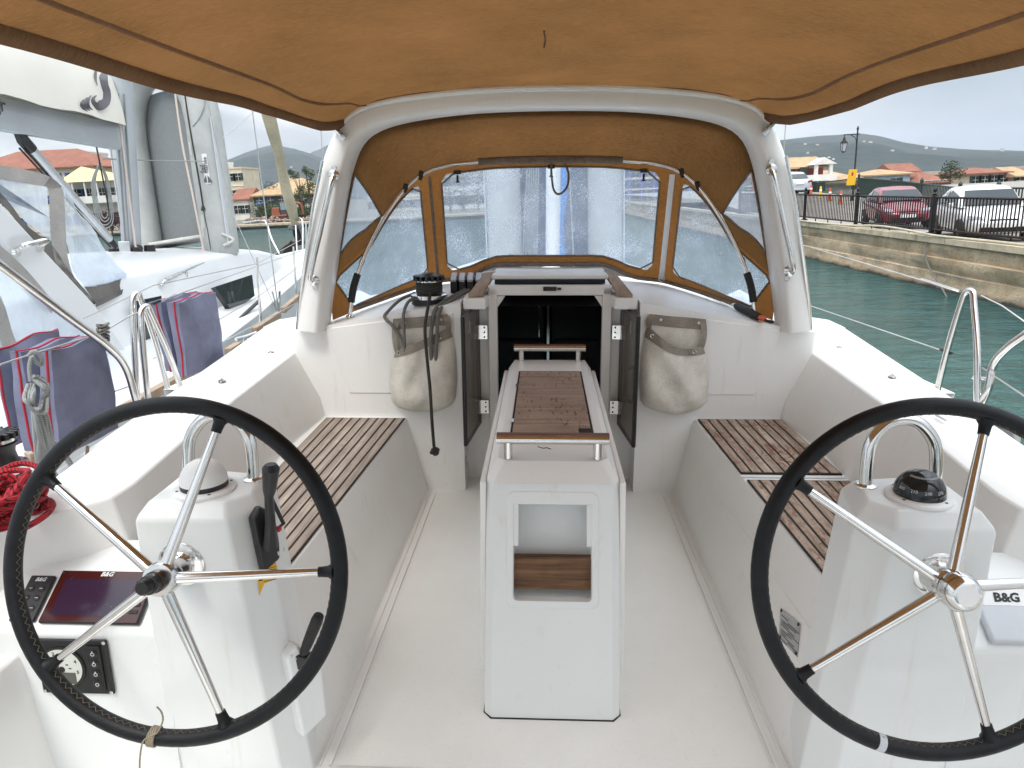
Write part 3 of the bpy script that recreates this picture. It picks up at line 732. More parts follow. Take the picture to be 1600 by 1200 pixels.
# small eye rail on the starboard console top
g = MB(); g.tube(spl([V((1.16, 2.06, .53)), V((1.22, 2.04, .535)), V((1.262, 2.01, .530)), V((1.265, 1.985, .515)), V((1.262, 1.975, .47))], 6), .005, 8); g.lathe((1.262, 1.975, .468), [(.012, 0), (.010, .003)], (0, 0, 1), 12); g.build('eye_rail', [STEEL], YB)

# ---- engine throttle on the inboard face of the port pedestal
def pf(x, y): # back onto the inboard pedestal face (sloping plane through three of its corners)
    A, B_, C_ = V((-.900, 1.745, .728)), V((-.825, 1.82, .728)), V((-.82, 1.75, -.20)); n = (B_-A).cross(C_-A).normalized()
    d = (FWD*FPX+RB*(x-PX)+UB*(PY-y)); t = (A-CP).dot(n)/d.dot(n); nn = n if n.dot(d) < 0 else -n
    return CP+d*t+nn*.0015, nn
g = MB()
T0 = [pf(x, y)[0] for x, y in ((386, 808), (399, 787), (424, 800), (431, 845), (432, 868), (404, 893))]; tn = pf(410, 840)[1]; g.slab([p-tn*.004 for p in T0], tn, .034)
th = g.build('engine_throttle', [BLACK], YB, bevel=.010)
g = MB(); a = pf(413, 848)[0]+tn*.02; b_, c = at(413, 772, Y=a.y-.015), at(416, 728, Y=a.y-.035)
g.tube([a+tn*.02, lerp(a, b_, .5)+tn*.03, b_+tn*.03, lerp(b_, c, .25)+tn*.03, c+tn*.03, c+tn*.03+V((0, 0, .012))], [.021, .014, .0125, .018, .023, .015], 14); g.build('throttle_lever', [BLACK], th)
g = MB(); p = at(433, 826, Y=1.80); g.lathe(p, [(.008, 0), (.009, .008), (.005, .012)], (1, -.4, 0), 14); lab(g.build('throttle_button', [RED], th), 'small red neutral button')
g = MB(); p = [at(421, 772, Y=1.81), at(443, 818, Y=1.82), at(426, 832, Y=1.81)]; g.tube([p[0], p[1], p[2]], .006, 8); g.build('throttle_guard', [BLACK], th)
g = MB(); p = pf(426, 860)[0]+tn*.0305; g.slab([p+V(d) for d in ((-.004, 0, -.006), (.004, .004, -.006), (.004, .004, .006), (-.004, 0, .006))], tn, .001); g.build('throttle_mark', [INKW], th)
# yellow warning sticker on the pedestal below it
g = MB()
q = [pf(x, y)[0] for x, y in ((405, 931), (402, 899), (428, 872), (435, 893), (433, 904), (413, 911))]; pn = pf(410, 900)[1]
g.poly(q, 0)
for i in range(6):
    y = 885+i*4; a, b_ = pf(412+ (6 if i < 2 else 0), y+3)[0], pf(431, y-1)[0]; dn = V((0, 0, -.0016)); g.poly([a+pn*.0006, b_+pn*.0006, b_+pn*.0006+dn, a+pn*.0006+dn], 1)
g.poly([pf(x, y)[0]+pn*.0006 for x, y in ((404, 899), (404, 908), (411, 906))], 1)
g.build('warning_sticker', [YELLOW, INK], YB)
# pocket holding the winch handle, on the same face low down
g = MB(); c0 = [pf(x, y)[0] for x, y in ((440, 1022), (458, 1003), (490, 1022), (497, 1042), (505, 1110), (466, 1148))]
g.slab([p-tn*.03 for p in c0], tn, .062); pk = g.build('handle_pocket', [GELW], YB, bevel=.012)
g = MB()
for x, y in ((448, 1018), (454, 1022), (459, 1026)): g.lathe(pf(x, y)[0]+tn*.031, [(.004, 0), (.003, .003)], tn, 8)
g.build('pocket_rivet', [STEEL], pk)

XF[0] = 1.0
# ---- halyard winch, clutches
def winch(c, sc, parent, ax=(0, 0, 1), hs=1.0):
    ax = V(ax)*hs; ax_ = ax
    g = MB(); g.lathe(c, [(.068*sc, 0), (.068*sc, .034*sc*hs)], ax, 30, 1); g.lathe(V(c)+V(ax)*.034*sc, [(.070*sc, 0), (.070*sc, .020*sc*hs), (.056*sc, .026*sc*hs)], ax, 30, 0)
    w = g.build('winch', [STEEL, BLACK], parent)
    g = MB(); g.lathe(V(c)+V(ax)*.06*sc, [(.050*sc, 0), (.045*sc, .008*sc*hs), (.041*sc, .032*sc*hs), (.045*sc, .052*sc*hs), (.052*sc, .062*sc*hs)], ax, 26); d = g.build('winch_drum', [BLACK], w)
    g = MB(); g.lathe(V(c)+V(ax)*.122*sc, [(.040*sc, 0), (.046*sc, .004*sc*hs), (.046*sc, .014*sc*hs), (.030*sc, .017*sc*hs)], ax, 26); g.build('winch_jaw', [STEEL], w)
    g = MB()
    for k in range(16):
        an = k*math.pi/8; g.box(V(c)+V(ax)*.147*sc+V((.047*sc*math.cos(an), .047*sc*math.sin(an), 0)), (.024*sc, .010*sc, .018*sc), RZ(an))
    g.lathe(V(c)+V(ax)*.138*sc, [(.036*sc, 0), (.040*sc, .014*sc), (.022*sc, .024*sc)], ax, 20); g.build('winch_tooth_ring', [BLACK], w, bevel=.002)
    return w
winch((-.645, 3.78, roofz(.645, 3.78)-.004), 1.42, YB, hs=.66)
g = MB()
for i in range(4):
    c = V((-.530+i*.046, 4.02, roofz(.5, 4.02)+.036)); g.box(c, (.040, .20, .076)); g.box(c+V((0, -.02, .045)), (.026, .12, .02)); 
cl = g.build('rope_clutch', [BLACK], YB, bevel=.006)
for i in range(4):
    c = V((-.530+i*.046, 3.935, roofz(.5, 3.98)+.088)); g = MB(); g.box(c, (.030, .07, .016), RX(.5)); g.build('clutch_lever', [GREYP], cl, bevel=.003)
# halyards running aft to the clutches
g = MB()
for i in range(4): g.tube([V((-.545+i*.04, 4.06, roofz(.5, 4)+.03)), V((-.5+i*.035, 4.5, roofz(.45, 4.5)+.02)), V((-.42+i*.03, 5.4, roofz(.4, 5.4)+.02))], .006, 8)
g.build('halyard', [ROPED], YB)

# sheet winch on the port coaming
w = winch(at(8, 752, Z=.765), 1.0, YB)

# ---- lifeline gates, pushpit rails and guard wires
def hoop(a, b_, top, r=.0125, n=6):
    a, b_, top = V(a), V(b_), V(top); d = (b_-a); 
    return spl([a, lerp(a, top-d*.16, .5), top-d*.14-V((0, 0, .05)), top-d*.07-V((0, 0, .008)), top+d*.07-V((0, 0, .008)), top+d*.14-V((0, 0, .05)), lerp(b_, top+d*.16, .5), b_], n)
def gate(name, px, X, board=True):
    g = MB(); a, t0, b_ = at(*px[0], X=X), at(*px[1], X=X), at(*px[2], X=X)
    g.tube(hoop(a, b_, t0), .0125, 10); return g.build(name, [STEEL], YB)
gate('gate_stanchion', ((288, 622), (226, 478), (236, 668)), -1.66)
gate('gate_stanchion', ((262, 606), (212, 458), (217, 650)), -1.72)
g = MB(); L = spl([at(-60, 372, X=-1.62), at(0, 415, X=-1.64), at(110, 498, X=-1.65), at(168, 541, X=-1.65), at(196, 574, X=-1.65), at(211, 620, X=-1.64), at(222, 662, X=-1.625)], 8)
g.tube(L, .0145, 12); pr = g.build('pushpit_rail', [STEEL], YB)
g = MB(); c = at(226, 668, X=-1.615); g.lathe(c-V((0, 0, .002)), [(.017, 0), (.017, .05)], (0, .05, 1), 12); g.box(c-V((0, 0, .008)), (.05, .07, .012)); g.box(c+V((.0, -.03, .02)), (.03, .012, .035)); g.build('rail_socket', [STEEL], pr, bevel=.002)
gate('gate_stanchion', ((1462, 620), (1515, 453), (1527, 636)), 1.62)
g = MB(); L = spl([at(1510, 668, X=1.62), at(1542, 612, X=1.64), at(1552, 570, X=1.65), at(1572, 545, X=1.65), at(1600, 524, X=1.65), at(1680, 470, X=1.65)], 8); g.tube(L, .0145, 12); pr2 = g.build('pushpit_rail', [STEEL], YB)
g = MB(); c = at(1528, 664, X=1.60); g.box(c, (.06, .10, .016)); g.box(c+V((0, .02, .03)), (.03, .05, .05)); g.build('rail_socket', [STEEL], pr2, bevel=.004)
g = MB(); c = at(1520, 590, X=1.63); g.tube([c, at(1545, 592, X=1.65)], .006, 8); g.build('rail_clip', [STEEL], pr2)
def wire(pts, r=.0032, name='guard_wire', mat=None):
    g = MB(); g.tube(pts, r, 6); return g.build(name, [mat or WIRE], YB)
# starboard wires: upper and lower, forward and aft of the gate
wire([at(1218, 372, X=1.95), at(1500, 455, X=1.64)], .003); wire([at(1232, 466, X=1.95), at(1488, 553, X=1.63)], .003)
wire([at(1500, 455, X=1.64), at(1440, 436, X=1.70)], .006, 'wire_terminal', STEEL)
wire([at(1533, 462, X=1.63), at(1566, 478, X=1.66), at(1600, 502, X=1.7), at(1700, 570, X=1.8)], .003)
wire([at(1535, 575, X=1.63), at(1548, 584, X=1.64), at(1610, 625, X=1.66)], .003)
wire([at(1488, 553, X=1.63), at(1470, 546, X=1.64)], .006, 'wire_terminal', RUBBER)
# port wires
wire([at(0, 570, X=-1.70), at(42, 556, X=-1.70), at(160, 520, X=-1.70), at(200, 495, X=-1.70), at(217, 488, X=-1.68)], .003)
wire([at(238, 475, X=-1.68), at(300, 452, X=-1.72), at(470, 392, X=-1.9)], .003)
wire([at(238, 475, X=-1.68), at(250, 470, X=-1.68)], .007, 'wire_terminal', RUBBER)
wire([at(-40, 700, X=-2.02), at(60, 655, X=-2.02), at(200, 604, X=-2.0)], .003)
wire([at(280, 570, X=-1.95), at(470, 470, X=-2.1)], .003)
# little deck fittings
for px, s in (((424, 551), -1), ((347, 596), -1), ((1310, 543), 1), ((1394, 589), 1)):
    g = MB(); c = at(*px, Z=.798); g.lathe(c, [(.018, 0), (.016, .005), (.006, .006)], (0, 0, 1), 14)
    g.tube([c+V((-.008, 0, .004)), c+V((0, 0, .014)), c+V((.008, 0, .004))], .0025, 6); g.build('pad_eye', [STEEL], YB)
g = MB(); g.tube([at(1462, 648, Z=.803), at(1478, 657, Z=.803)], .004, 6); g.build('deck_clip', [GREYP], YB)

# ---- mast, shrouds
g = MB(); mp0, mp1 = V((.035, 5.55, .95)), V((.035, 5.62, 9.5))
def ell(c, a, b_, n=18): return [V((c.x+a*math.cos(2*math.pi*k/n), c.y+b_*math.sin(2*math.pi*k/n), c.z)) for k in range(n)]
g.loft([ell(mp0, .055, .09), ell(mp1, .055, .09)], True, True); g.build('mast', [WHITE], YB)
g = MB()
for i in range(6): g.tube([V((-.09-.022*i, 5.5, .98)), V((-.05-.006*i, 5.56, 3.2))], .006, 6)
g.tube([V((.2, 5.5, 1.0)), V((.06, 5.56, 3.2))], .006, 6)
g.build('halyard_bundle', [ROPEG], YB)
g = MB(); g.tube([at(1216, 380, Y=6.2), at(1217, 90, Y=6.2)+V((0, 0, 3))], .004, 6); g.tube([at(507, 300, Y=6.2), at(505, 90, Y=6.2)+V((0, 0, 3))], .004, 6); g.build('shroud', [WIRE], YB)
# hull below the deck edge and foredeck
g = MB()
for s in (-1, 1): g.loft([[V((s*w*.8, y, -1.4)), V((s*w, y, .575)), V((s*1.5, y, .57))][::s] for y, w in ((3.6, 2.08), (5, 1.95), (6.4, 1.75))])
secs = []
for y, w, z in ((6.4, 1.75, .61), (7.5, 1.45, .66), (9.3, .8, .74), (10.6, .08, .82)):
    secs.append([V((-w*.8, y, -1.4)), V((-w, y, z)), V((-w*.95, y, z+.02)), V((0, y, z+.06)), V((w*.95, y, z+.02)), V((w, y, z)), V((w*.8, y, -1.4))])
g.loft(secs); g.build('foredeck_hull', [GEL], YB)
# ================================================================== bimini canopy
BM = thing('bimini_canopy', (0, 1.5, 2.05), 'tan canvas canopy stretched aft overhead from the white arch', 'canopy')
oedge = arch_edge(1, 3.6)                      # starboard foot -> port foot
top_edge = [p for p in oedge if p.z > 1.78]
top_edge = sorted(top_edge, key=lambda p: p.x)
ez = [(p.x, p.z) for p in top_edge]
def bim(u, y):
    # u -1..1 across
    k = max(0, min(1, (3.6-y)/1.0)); ks = k*k*(3-2*k)
    w = lerp(1.005, 1.135, min(1, k*1.5)); x = u*w
    za = interp(ez, x); zc = 2.085-.165*abs(u)**2.4-.012*(1-abs(u))*max(0, (2.4-y))
    z = lerp(za+.012, zc, ks)
    c = max(0, abs(u)-.45)/.55
    q = math.hypot((1-abs(u))*1.1, (3.62-y)*.8); an = math.atan2((3.62-y)*.8, (1.02-abs(u))*1.1)
    z += .016*math.sin(an*9.0+.6*math.sin(q*4))*min(1, q*2.2)*math.exp(-1.5*q)*(.35+.65*c)        # creases pulled from the corner fastenings
    z -= .012*math.exp(-((abs(u)-.93)/.045)**2)*min(1, (3.6-y)*2)
    z += .010*noise.noise(V((x*1.5, y*1.2, 3.1)))
    # edge scallops a little between its fastenings
    if abs(u) > .86: z += (.005*math.sin(y*5.2+u))*(abs(u)-.86)/.14
    return V((x, y-.004, z))
us = [-1+2*i/56 for i in range(57)]; ys = [3.6-4.6*(i/60)**1.15 for i in range(61)]
g = MB(); g.loft([[bim(u, y) for u in us] for y in ys])
cano = g.build('canopy_cloth', [CANVAS], BM, ang=80)
for s in (-1, 1):
    g = MB(); secs = []
    for y in ys:
        p = bim(s, y); pi = bim(s*.984, y)
        secs.append([pi+V((0, 0, -.006)), p+V((-s*.010, 0, -.016)), p+V((s*.010, 0, -.030)), p+V((s*.020, 0, -.012)), p+V((s*.012, 0, .010)), pi+V((0, 0, .008))])
    g.loft(secs, True); g.build('canopy_hem', [CANVASD], BM)
    g = MB(); g.loft([[bim(s*.870, y)+V((0, 0, -.002)), bim(s*.873, y)+V((0, 0, -.006)), bim(s*.879, y)+V((0, 0, -.006)), bim(s*.882, y)+V((0, 0, -.004))] for y in ys]); g.build('canopy_seam', [CANVASD], BM)
g = MB(); y0 = 3.6; g.tube([bim(u, 3.595)+V((0, .006, 0)) for u in us], .010, 8); g.build('bolt_rope', [CANVASD], BM)
g = MB(); g.tube([bim(u, .9)+V((0, 0, -.02)) for u in us], .0125, 10); g.build('bow_tube', [STEEL], BM)
g = MB(); c = at(822, 35, Y=2.5); g.tube([bim(-.03, 2.46)+V((0, 0, -.004)), bim(-.026, 2.58)+V((0, 0, -.004)), bim(-.03, 2.7)+V((0, 0, -.004))], .003, 6); g.build('hanging_thread', [CANVASD], BM)

# ================================================================== sprayhood
SH = thing('sprayhood', (0, 4.3, 1.0), 'tan canvas sprayhood with scratched clear windows ahead of the companionway', 'sprayhood')
def bow_line():
    P = [(548, 486, 3.76), (552, 455, 3.78), (558, 432, 3.80), (575, 388, 3.85), (600, 340, 3.90), (625, 303, 3.95), (650, 278, 3.99), (675, 264, 4.02), (705, 256, 4.05)]
    L = [at(x, y, Y=Y) for x, y, Y in P]
    L = [V((p.x, p.y, p.z)) for p in L]
    mid = [V((-.30, 4.075, 1.757)), V((0, 4.08, 1.762)), V((.30, 4.075, 1.757))]
    return spl(L, 4)[:-1]+spl([L[-1]]+mid+[V((-L[-1].x, L[-1].y, L[-1].z))], 8)+spl([V((-p.x, p.y, p.z)) for p in L][::-1], 4)[1:]
BOW = bow_line()
def resample(L, n):
    d = [0]
    for a, b_ in zip(L, L[1:]): d.append(d[-1]+(b_-a).length)
    out = []; j = 0
    for i in range(n):
        t = d[-1]*i/(n-1)
        while j < len(d)-2 and d[j+1] < t: j += 1
        out.append(lerp(L[j], L[j+1], (t-d[j])/max(1e-9, d[j+1]-d[j])))
    return out
NB = 121
bow = resample(BOW, NB)
inner = arch_edge(-1, 3.74)[::-1]; inner = resample([V((p.x, 3.73, max(p.z, .92))) for p in spl(inner, 4)], NB)
BX = [(0, 0), (.6, .625), (.8, .83), (1.0, 1.04), (1.2, 1.15)]
BY = [(0, 4.22), (.34, 4.25), (.5, 4.33), (.70, 4.42), (.86, 4.22), (1.0, 3.98), (1.1, 3.82), (1.16, 3.75)]
def base_pt(p):
    x = interp(BX, abs(p.x)); y = interp(BY, x); z = 1.162 if x < .33 else (roofz(x, y)+.014 if x > .5 else lerp(1.162, roofz(.5, 4.33)+.014, (x-.33)/.17))
    return V((math.copysign(x, p.x), y, z))
base = [base_pt(p) for p in bow]
base = [sum((base[max(0, min(NB-1, i+k))] for k in (-2, -1, 0, 1, 2)), V())/5 for i in range(NB)]
# the seam between roof and front leaves the bow low down and runs out to the arch leg
def seam_pts():
    k0 = next(i for i in range(NB) if bow[i].z > 1.33); A = V((-1.170, 3.715, 1.135)); out = []
    for i in range(NB):
        if i < k0: out.append(lerp(A, bow[k0], i/k0))
        elif i > NB-1-k0: p = lerp(A, bow[k0], (NB-1-i)/k0); out.append(V((-p.x, p.y, p.z)))
        else: out.append(bow[i])
    return out
seam = seam_pts()
inner = resample([p for p in inner if p.z > 1.135], NB)
base[0] = V((-1.165, 3.73, .93)); base[-1] = V((1.165, 3.73, .93))
def bulge(a, b_, s, up=.02): return lerp(a, b_, s)+V((0, 0, up*4*s*(1-s)))
def pick(L, fr): return L[max(0, min(NB-1, int(round(fr*(NB-1)))))]
def locate(L, x):   # index fraction at which a line reaches x
    best = min(range(NB), key=lambda i: abs(L[i].x-x)); return best/(NB-1)
# roof and wings between arch and bow: quarter windows are cut out of the cloth
def surfA(t, s):
    i = t*(NB-1); j = min(NB-2, int(i)); fr = i-j
    return bulge(lerp(inner[j], inner[j+1], fr), lerp(seam[j], seam[j+1], fr), s, .018*min(1, 6*min(t, 1-t)))
def surfB(t, s):
    i = t*(NB-1); j = min(NB-2, int(i)); fr = i-j
    return bulge(lerp(seam[j], seam[j+1], fr), lerp(base[j], base[j+1], fr), s, .012)
def panelled(surf, nt, ns, windows):
    # windows: list of (t0, t1, lo(t), hi(t)); cells between are glass, rest cloth.  Columns follow t, rows warp to the window edge.
    cloth = MB(); panes = []
    ts = sorted(set([i/nt for i in range(nt+1)]+[w[k] for w in windows for k in (0, 1)]))
    gl = {k: [] for k in range(len(windows))}
    for a, b_ in zip(ts, ts[1:]):
        if b_-a < 1e-6: continue
        m_ = (a+b_)/2; w = next((k for k, q in enumerate(windows) if q[0] < m_ < q[1]), None)
        if w is None:
            cloth.loft([[surf(t, k/ns) for k in range(ns+1)] for t in (a, b_)])
        else:
            q = windows[w]
            cloth.loft([[surf(t, q[2](t)*k/3) for k in range(4)] for t in (a, b_)])
            cloth.loft([[surf(t, q[3](t)+(1-q[3](t))*k/3) for k in range(4)] for t in (a, b_)])
            gl[w].append((a, b_))
    for k, q in enumerate(windows):
        p = MB()
        for a, b_ in gl[k]: p.loft([[surf(t, lerp(q[2](t), q[3](t), j/8)) for j in range(9)] for t in (a, b_)])
        edge = [surf(t, q[2](t)) for t in [lerp(q[0], q[1], i/16) for i in range(17)]]+[surf(q[1], lerp(q[2](q[1]), q[3](q[1]), i/6)) for i in range(1, 6)]+[surf(t, q[3](t)) for t in [lerp(q[1], q[0], i/16) for i in range(17)]]+[surf(q[0], lerp(q[3](q[0]), q[2](q[0]), i/6)) for i in range(1, 6)]
        panes.append((p, edge))
    return cloth, panes
def tri(ta, tb, lo0, hi_a, hi_b):
    # quarter window: narrow at ta, wide at tb
    return (min(ta, tb), max(ta, tb), lambda t: lo0, lambda t: lo0+.02+lerp(hi_a, hi_b, max(0, (t-ta)/(tb-ta))**.6))
qa, qb = .045, .168
wA = [tri(qa, qb, .05, .04, .87), tri(1-qa, 1-qb, .05, .04, .87)]
cloth, panes = panelled(surfA, 90, 8, wA)
cloth.build('hood_roof', [CANVAS], SH, ang=80)
for p, e in panes:
    o = p.build('hood_quarter_window', [VINYLQ], SH, ang=80); h = MB(); h.tube(e, .006, 6, True); h.build('window_binding', [TAPE], o)
# front: three panes
def sm(a, b_, x): k = max(0, min(1, (x-a)/(b_-a))); return k*k*(3-2*k)
def rnd(t, a, b_, lo, hi, r=.010):
    # rounded corners
    e = min(t-a, b_-t)/r; c = 1-math.sqrt(max(0, 1-(1-min(1, max(0, e)))**2)); return lo+c*.07
c0 = locate(bow, -.605); c1 = 1-c0
s0, s1 = .012, locate(bow, -.715)
wB = [(s0, s1, lambda t: .065+.02*sm(.2, .08, t)+rnd(t, s0, s1, 0, 0), lambda t: .90-rnd(t, s0, s1, 0, 0)),
      (c0, c1, lambda t: .075+rnd(t, c0, c1, 0, 0), lambda t: .90-rnd(t, c0, c1, 0, 0)),
      (1-s1, 1-s0, lambda t: .065+.02*sm(.8, .92, t)+rnd(t, 1-s1, 1-s0, 0, 0), lambda t: .90-rnd(t, 1-s1, 1-s0, 0, 0))]
cloth, panes = panelled(surfB, 110, 6, wB)
cloth.build('hood_front', [CANVASF], SH, ang=80)
for k, (p, e) in enumerate(panes):
    o = p.build('hood_window', [VINYL], SH, ang=80); h = MB(); h.tube(e, .0055, 6, True); h.build('window_binding', [TAPE], o)
    if k == 1: lab(o, 'wide centre window streaked with scratches and water spots')
# stainless bow with foam grips
g = MB(); g.tube([p+V((0, -.016, -.004)) for p in bow], .0115, 10); fr = g.build('hood_bow', [STEEL], SH)
for s in (0, 1):
    L = bow if s == 0 else bow[::-1]
    seg = [p+V((0, -.016, -.004)) for p in L[2:9]]
    g = MB(); g.tube(resample(seg, 8), .019, 12); g.build('bow_grip', [RUBBER], fr)
    g = MB(); g.lathe(L[0]+V((0, -.016, -.03)), [(.024, 0), (.022, .008), (.012, .012), (.012, .03)], (0, 0, 1), 12); g.build('bow_foot', [STEEL], fr)
    g = MB(); c = L[10]+V((0, -.016, -.004)); d = (L[11]-L[9]).normalized(); g.lathe(c, [(.015, 0), (.015, .03)], d, 12); g.build('bow_collar', [STEEL], fr)
# sleeve covering the bow across the top
g = MB(); seg = [p+V((0, -.018, -.004)) for p in bow[45:76]]; g.tube(seg, .021, 10); g.build('bow_sleeve', [TAPE], SH)
# zips between the panes
for s in (-1, 1):
    t = (c0+s1)/2 if s < 0 else 1-(c0+s1)/2
    g = MB(); w = .0085 if s < 0 else .016
    L = [surfB(t, .06+.92*k/10) for k in range(11)]
    g.loft([[p+V((-w, -.010, .004)), p+V((-w*.3, -.014, .004)), p+V((w*.3, -.014, .004)), p+V((w, -.010, .004))] for p in L]); o = g.build('zip', [TAPE if s < 0 else WHITE], SH)
    if s > 0: lab(o, 'white zip tape')
    if s > 0:
        h = MB(); c = L[-1]+V((0, -.02, .02)); h.tube([c+V((.018*math.cos(a), 0, .024*math.sin(a))) for a in [k*math.pi/6 for k in range(12)]], .007, 6, True); h.build('zip_pull', [GREYP], o)
# straps, buckles and clips along the top edge
g = MB(); a = surfB(.502, .04)+V((0, -.02, 0)); L = spl([a, a+V((.002, -.012, -.07)), a+V((.015, -.02, -.145)), a+V((.045, -.02, -.165)), a+V((.085, -.02, -.13)), a+V((.095, -.014, -.06)), a+V((.07, 0, .0))], 6)
g.loft([[p+V((0, 0, 0)), p+V((.002, .022, 0))] for p in L]); g.tube(L, .006, 6); st = g.build('strap', [TAPE], SH)
for t, k in ((c0+.03, 0), (c1-.03, 0), (.502, 1)):
    g = MB(); c = surfB(t, .075)+V((0, -.016, 0))
    g.box(c, (.040, .012, .022)); g.box(c+V((0, 0, -.03)), (.012, .010, .03)); g.lathe(c+V((0, 0, -.055)), [(.014, 0), (.006, .012)], (0, 0, 1), 10); g.build('strap_clip', [BLACK], SH, bevel=.002)
for t in (s1-.03, s1+.005, 1-s1-.005, 1-s1+.03):
    g = MB(); c = surfB(t, .0)+V((0, -.02, -.006)); g.box(c, (.026, .022, .05), RY(.35 if t < .5 else -.35)); g.build('bow_buckle', [BRASSDARK], SH, bevel=.004)
# lower skirt lying on the coachroof
g = MB(); g.loft([[p+V((0, -.03, .004)), p+V((0, -.034, .020)), p+V((0, 0, .026)), p+V((0, .02, .0))] for p in base[6:-6]]); g.build('hood_skirt', [TAPE], SH)
# ================================================================== steering wheels
XF[0] = .89
def wheel(cx, cy, cz, label, cap):
    P0 = CP+(FWD+RB*((cx-PX)/FPX)+UB*((PY-cy)/FPX))*cz; cx, cy, cz = P0
    w = thing('steering_wheel', (cx, cy, cz), label, 'steering wheel', 'twin steering wheels')
    C0 = V((cx, cy, cz)); n = V((0, -math.cos(math.radians(15)), math.sin(math.radians(15))))     # faces the helm
    rx = V((1, 0, 0)); up = n.cross(rx); R = .428; hub = C0+n*.060
    def on(a, r): return C0+rx*r*math.cos(a)+up*r*math.sin(a)
    g = MB(); K = 96; g.tube([on(2*math.pi*k/K, R) for k in range(K)], .0215, 16, True); rim = g.build('rim', [LEATHER], w, origin=C0)
    # cross stitching round the inside of the leather
    g = MB(); M = 260; tr = .0219
    for k in range(M):
        a0, a1 = 2*math.pi*k/M, 2*math.pi*(k+1)/M; z0, z1 = (.15, .62) if k % 2 else (.62, .15)
        def sp(a, q): return on(a, R-tr*math.cos(q))+n*tr*math.sin(q)
        g.tube([sp(a0, z0), sp(a1, z1)], .0009, 4, caps=False); 
    g.build('stitching', [STITCH], rim)
    base = math.radians(73)
    for k in range(5):
        a = base+k*2*math.pi/5; p0 = hub+rx*.036*math.cos(a)+up*.036*math.sin(a); p1 = on(a, R-.018)
        g = MB(); d = (p1-p0); g.tube([p0, lerp(p0, p1, .5), lerp(p0, p1, .93)], [.0150, .0125, .0100], 14); sp_ = g.build('spoke', [STEEL], w)
        g = MB(); g.tube([lerp(p0, p1, .905), lerp(p0, p1, .93), lerp(p0, p1, .97), p1], [.0130, .0135, .0150, .0225], 12); g.build('leather_sleeve', [LEATHER], sp_)
    g = MB(); g.lathe(hub-n*.028, [(.030, -.05), (.030, 0), (.041, .002), (.043, .012), (.043, .040), (.040, .048), (.026, .050)], n, 28); h = g.build('hub', [STEEL], w)
    if cap == 'black':
        g = MB(); g.lathe(hub+n*.020, [(.027, 0), (.027, .020), (.024, .022)], n, 20); g.build('hub_collar', [BRASSDARK], h)
        g = MB(); g.lathe(hub+n*.042, [(.024, 0), (.024, .022), (.019, .024), (.019, .044), (.015, .050)], n, 20); g.build('hub_cap', [BLACK], h)
    else:
        g = MB(); g.lathe(hub+n*.022, [(.034, 0), (.036, .008)], n, 26); g.build('hub_gap', [BLACK], h)
        g = MB(); g.lathe(hub+n*.031, [(.040, 0), (.046, .004), (.047, .016), (.040, .036), (.032, .046), (.030, .047)], n, 32); o = g.build('hub_cap', [STEEL], h); lab(o, 'polished domed clamp nut')
        g = MB(); g.lathe(hub+n*.0772, [(.025, 0), (.025, .001)], n, 28); g.build('cap_insert', [WHITE], h)
    return w, C0, n, rx, up, R, rim
WL = wheel(273, 893, 1.82, 'black leather rimmed steering wheel with jute twine tied to its lower rim', 'black')
WR = wheel(1461, 905, 1.755, 'black leather rimmed steering wheel with polished hub nut and grey tape on its rim', 'steel')
# grey tape on the starboard rim
w, C0, n, rx, up, R, rim = WR; a0 = math.radians(252)
g = MB(); g.tube([C0+rx*R*math.cos(a)+up*R*math.sin(a) for a in [a0-.022+.044*i/5 for i in range(6)]], .0224, 16); g.build('tape_mark', [GREYP], rim)
# twine on the port rim
w, C0, n, rx, up, R, rim = WL; a0 = math.radians(263)
def onr(a, r=R): return C0+rx*r*math.cos(a)+up*r*math.sin(a)
g = MB()
L = []
for k in range(64):
    q = 2*math.pi*k/13; a = a0-.022+.044*k/63; cc = onr(a); rd = (cc-C0).normalized(); L.append(cc+rd*.0235*math.cos(q)+n*.0235*math.sin(q))
g.tube(L, .0028, 6)
c = onr(a0, R-.012)+n*.022
g.tube(spl([c, c+rx*.02+up*.012+n*.004, c+rx*.032+up*.04, c+rx*.028+up*.062, c+rx*.016+up*.075], 6), .0022, 6)
g.tube(spl([c, c-rx*.016-up*.012+n*.006, c-rx*.024-up*.05+n*.005, c-rx*.028-up*.088], 6), .0022, 6)
tw = g.build('twine', [TWINE]); tag(tw, 'short length of jute twine knotted round the port wheel rim', 'twine')

XF[0] = 1.0
# ================================================================== cockpit table
TB = thing('cockpit_table', (0, 2.6, 0), 'white cockpit table pedestal with teak lid and two steel grab rails', 'table')
def ring_(y_, hw, z, ch):   # aft corners chamfered
    return [V((-hw, 3.50, z)), V((-hw, y_+ch, z)), V((-hw+ch, y_, z)), V((hw-ch, y_, z)), V((hw, y_+ch, z)), V((hw, 3.50, z))]
g = MB()
def face(z): return 1.865+(2.10-1.865)*max(0, z)/.70
# base body with a window in its aft face
bx0, bx1, bz0, bz1 = -.128, .128, .345, .655
secs = [ring_(face(z), .213, z, .024) for z in (.006, .70)]
g.loft([[p for p in q if True] for q in secs])
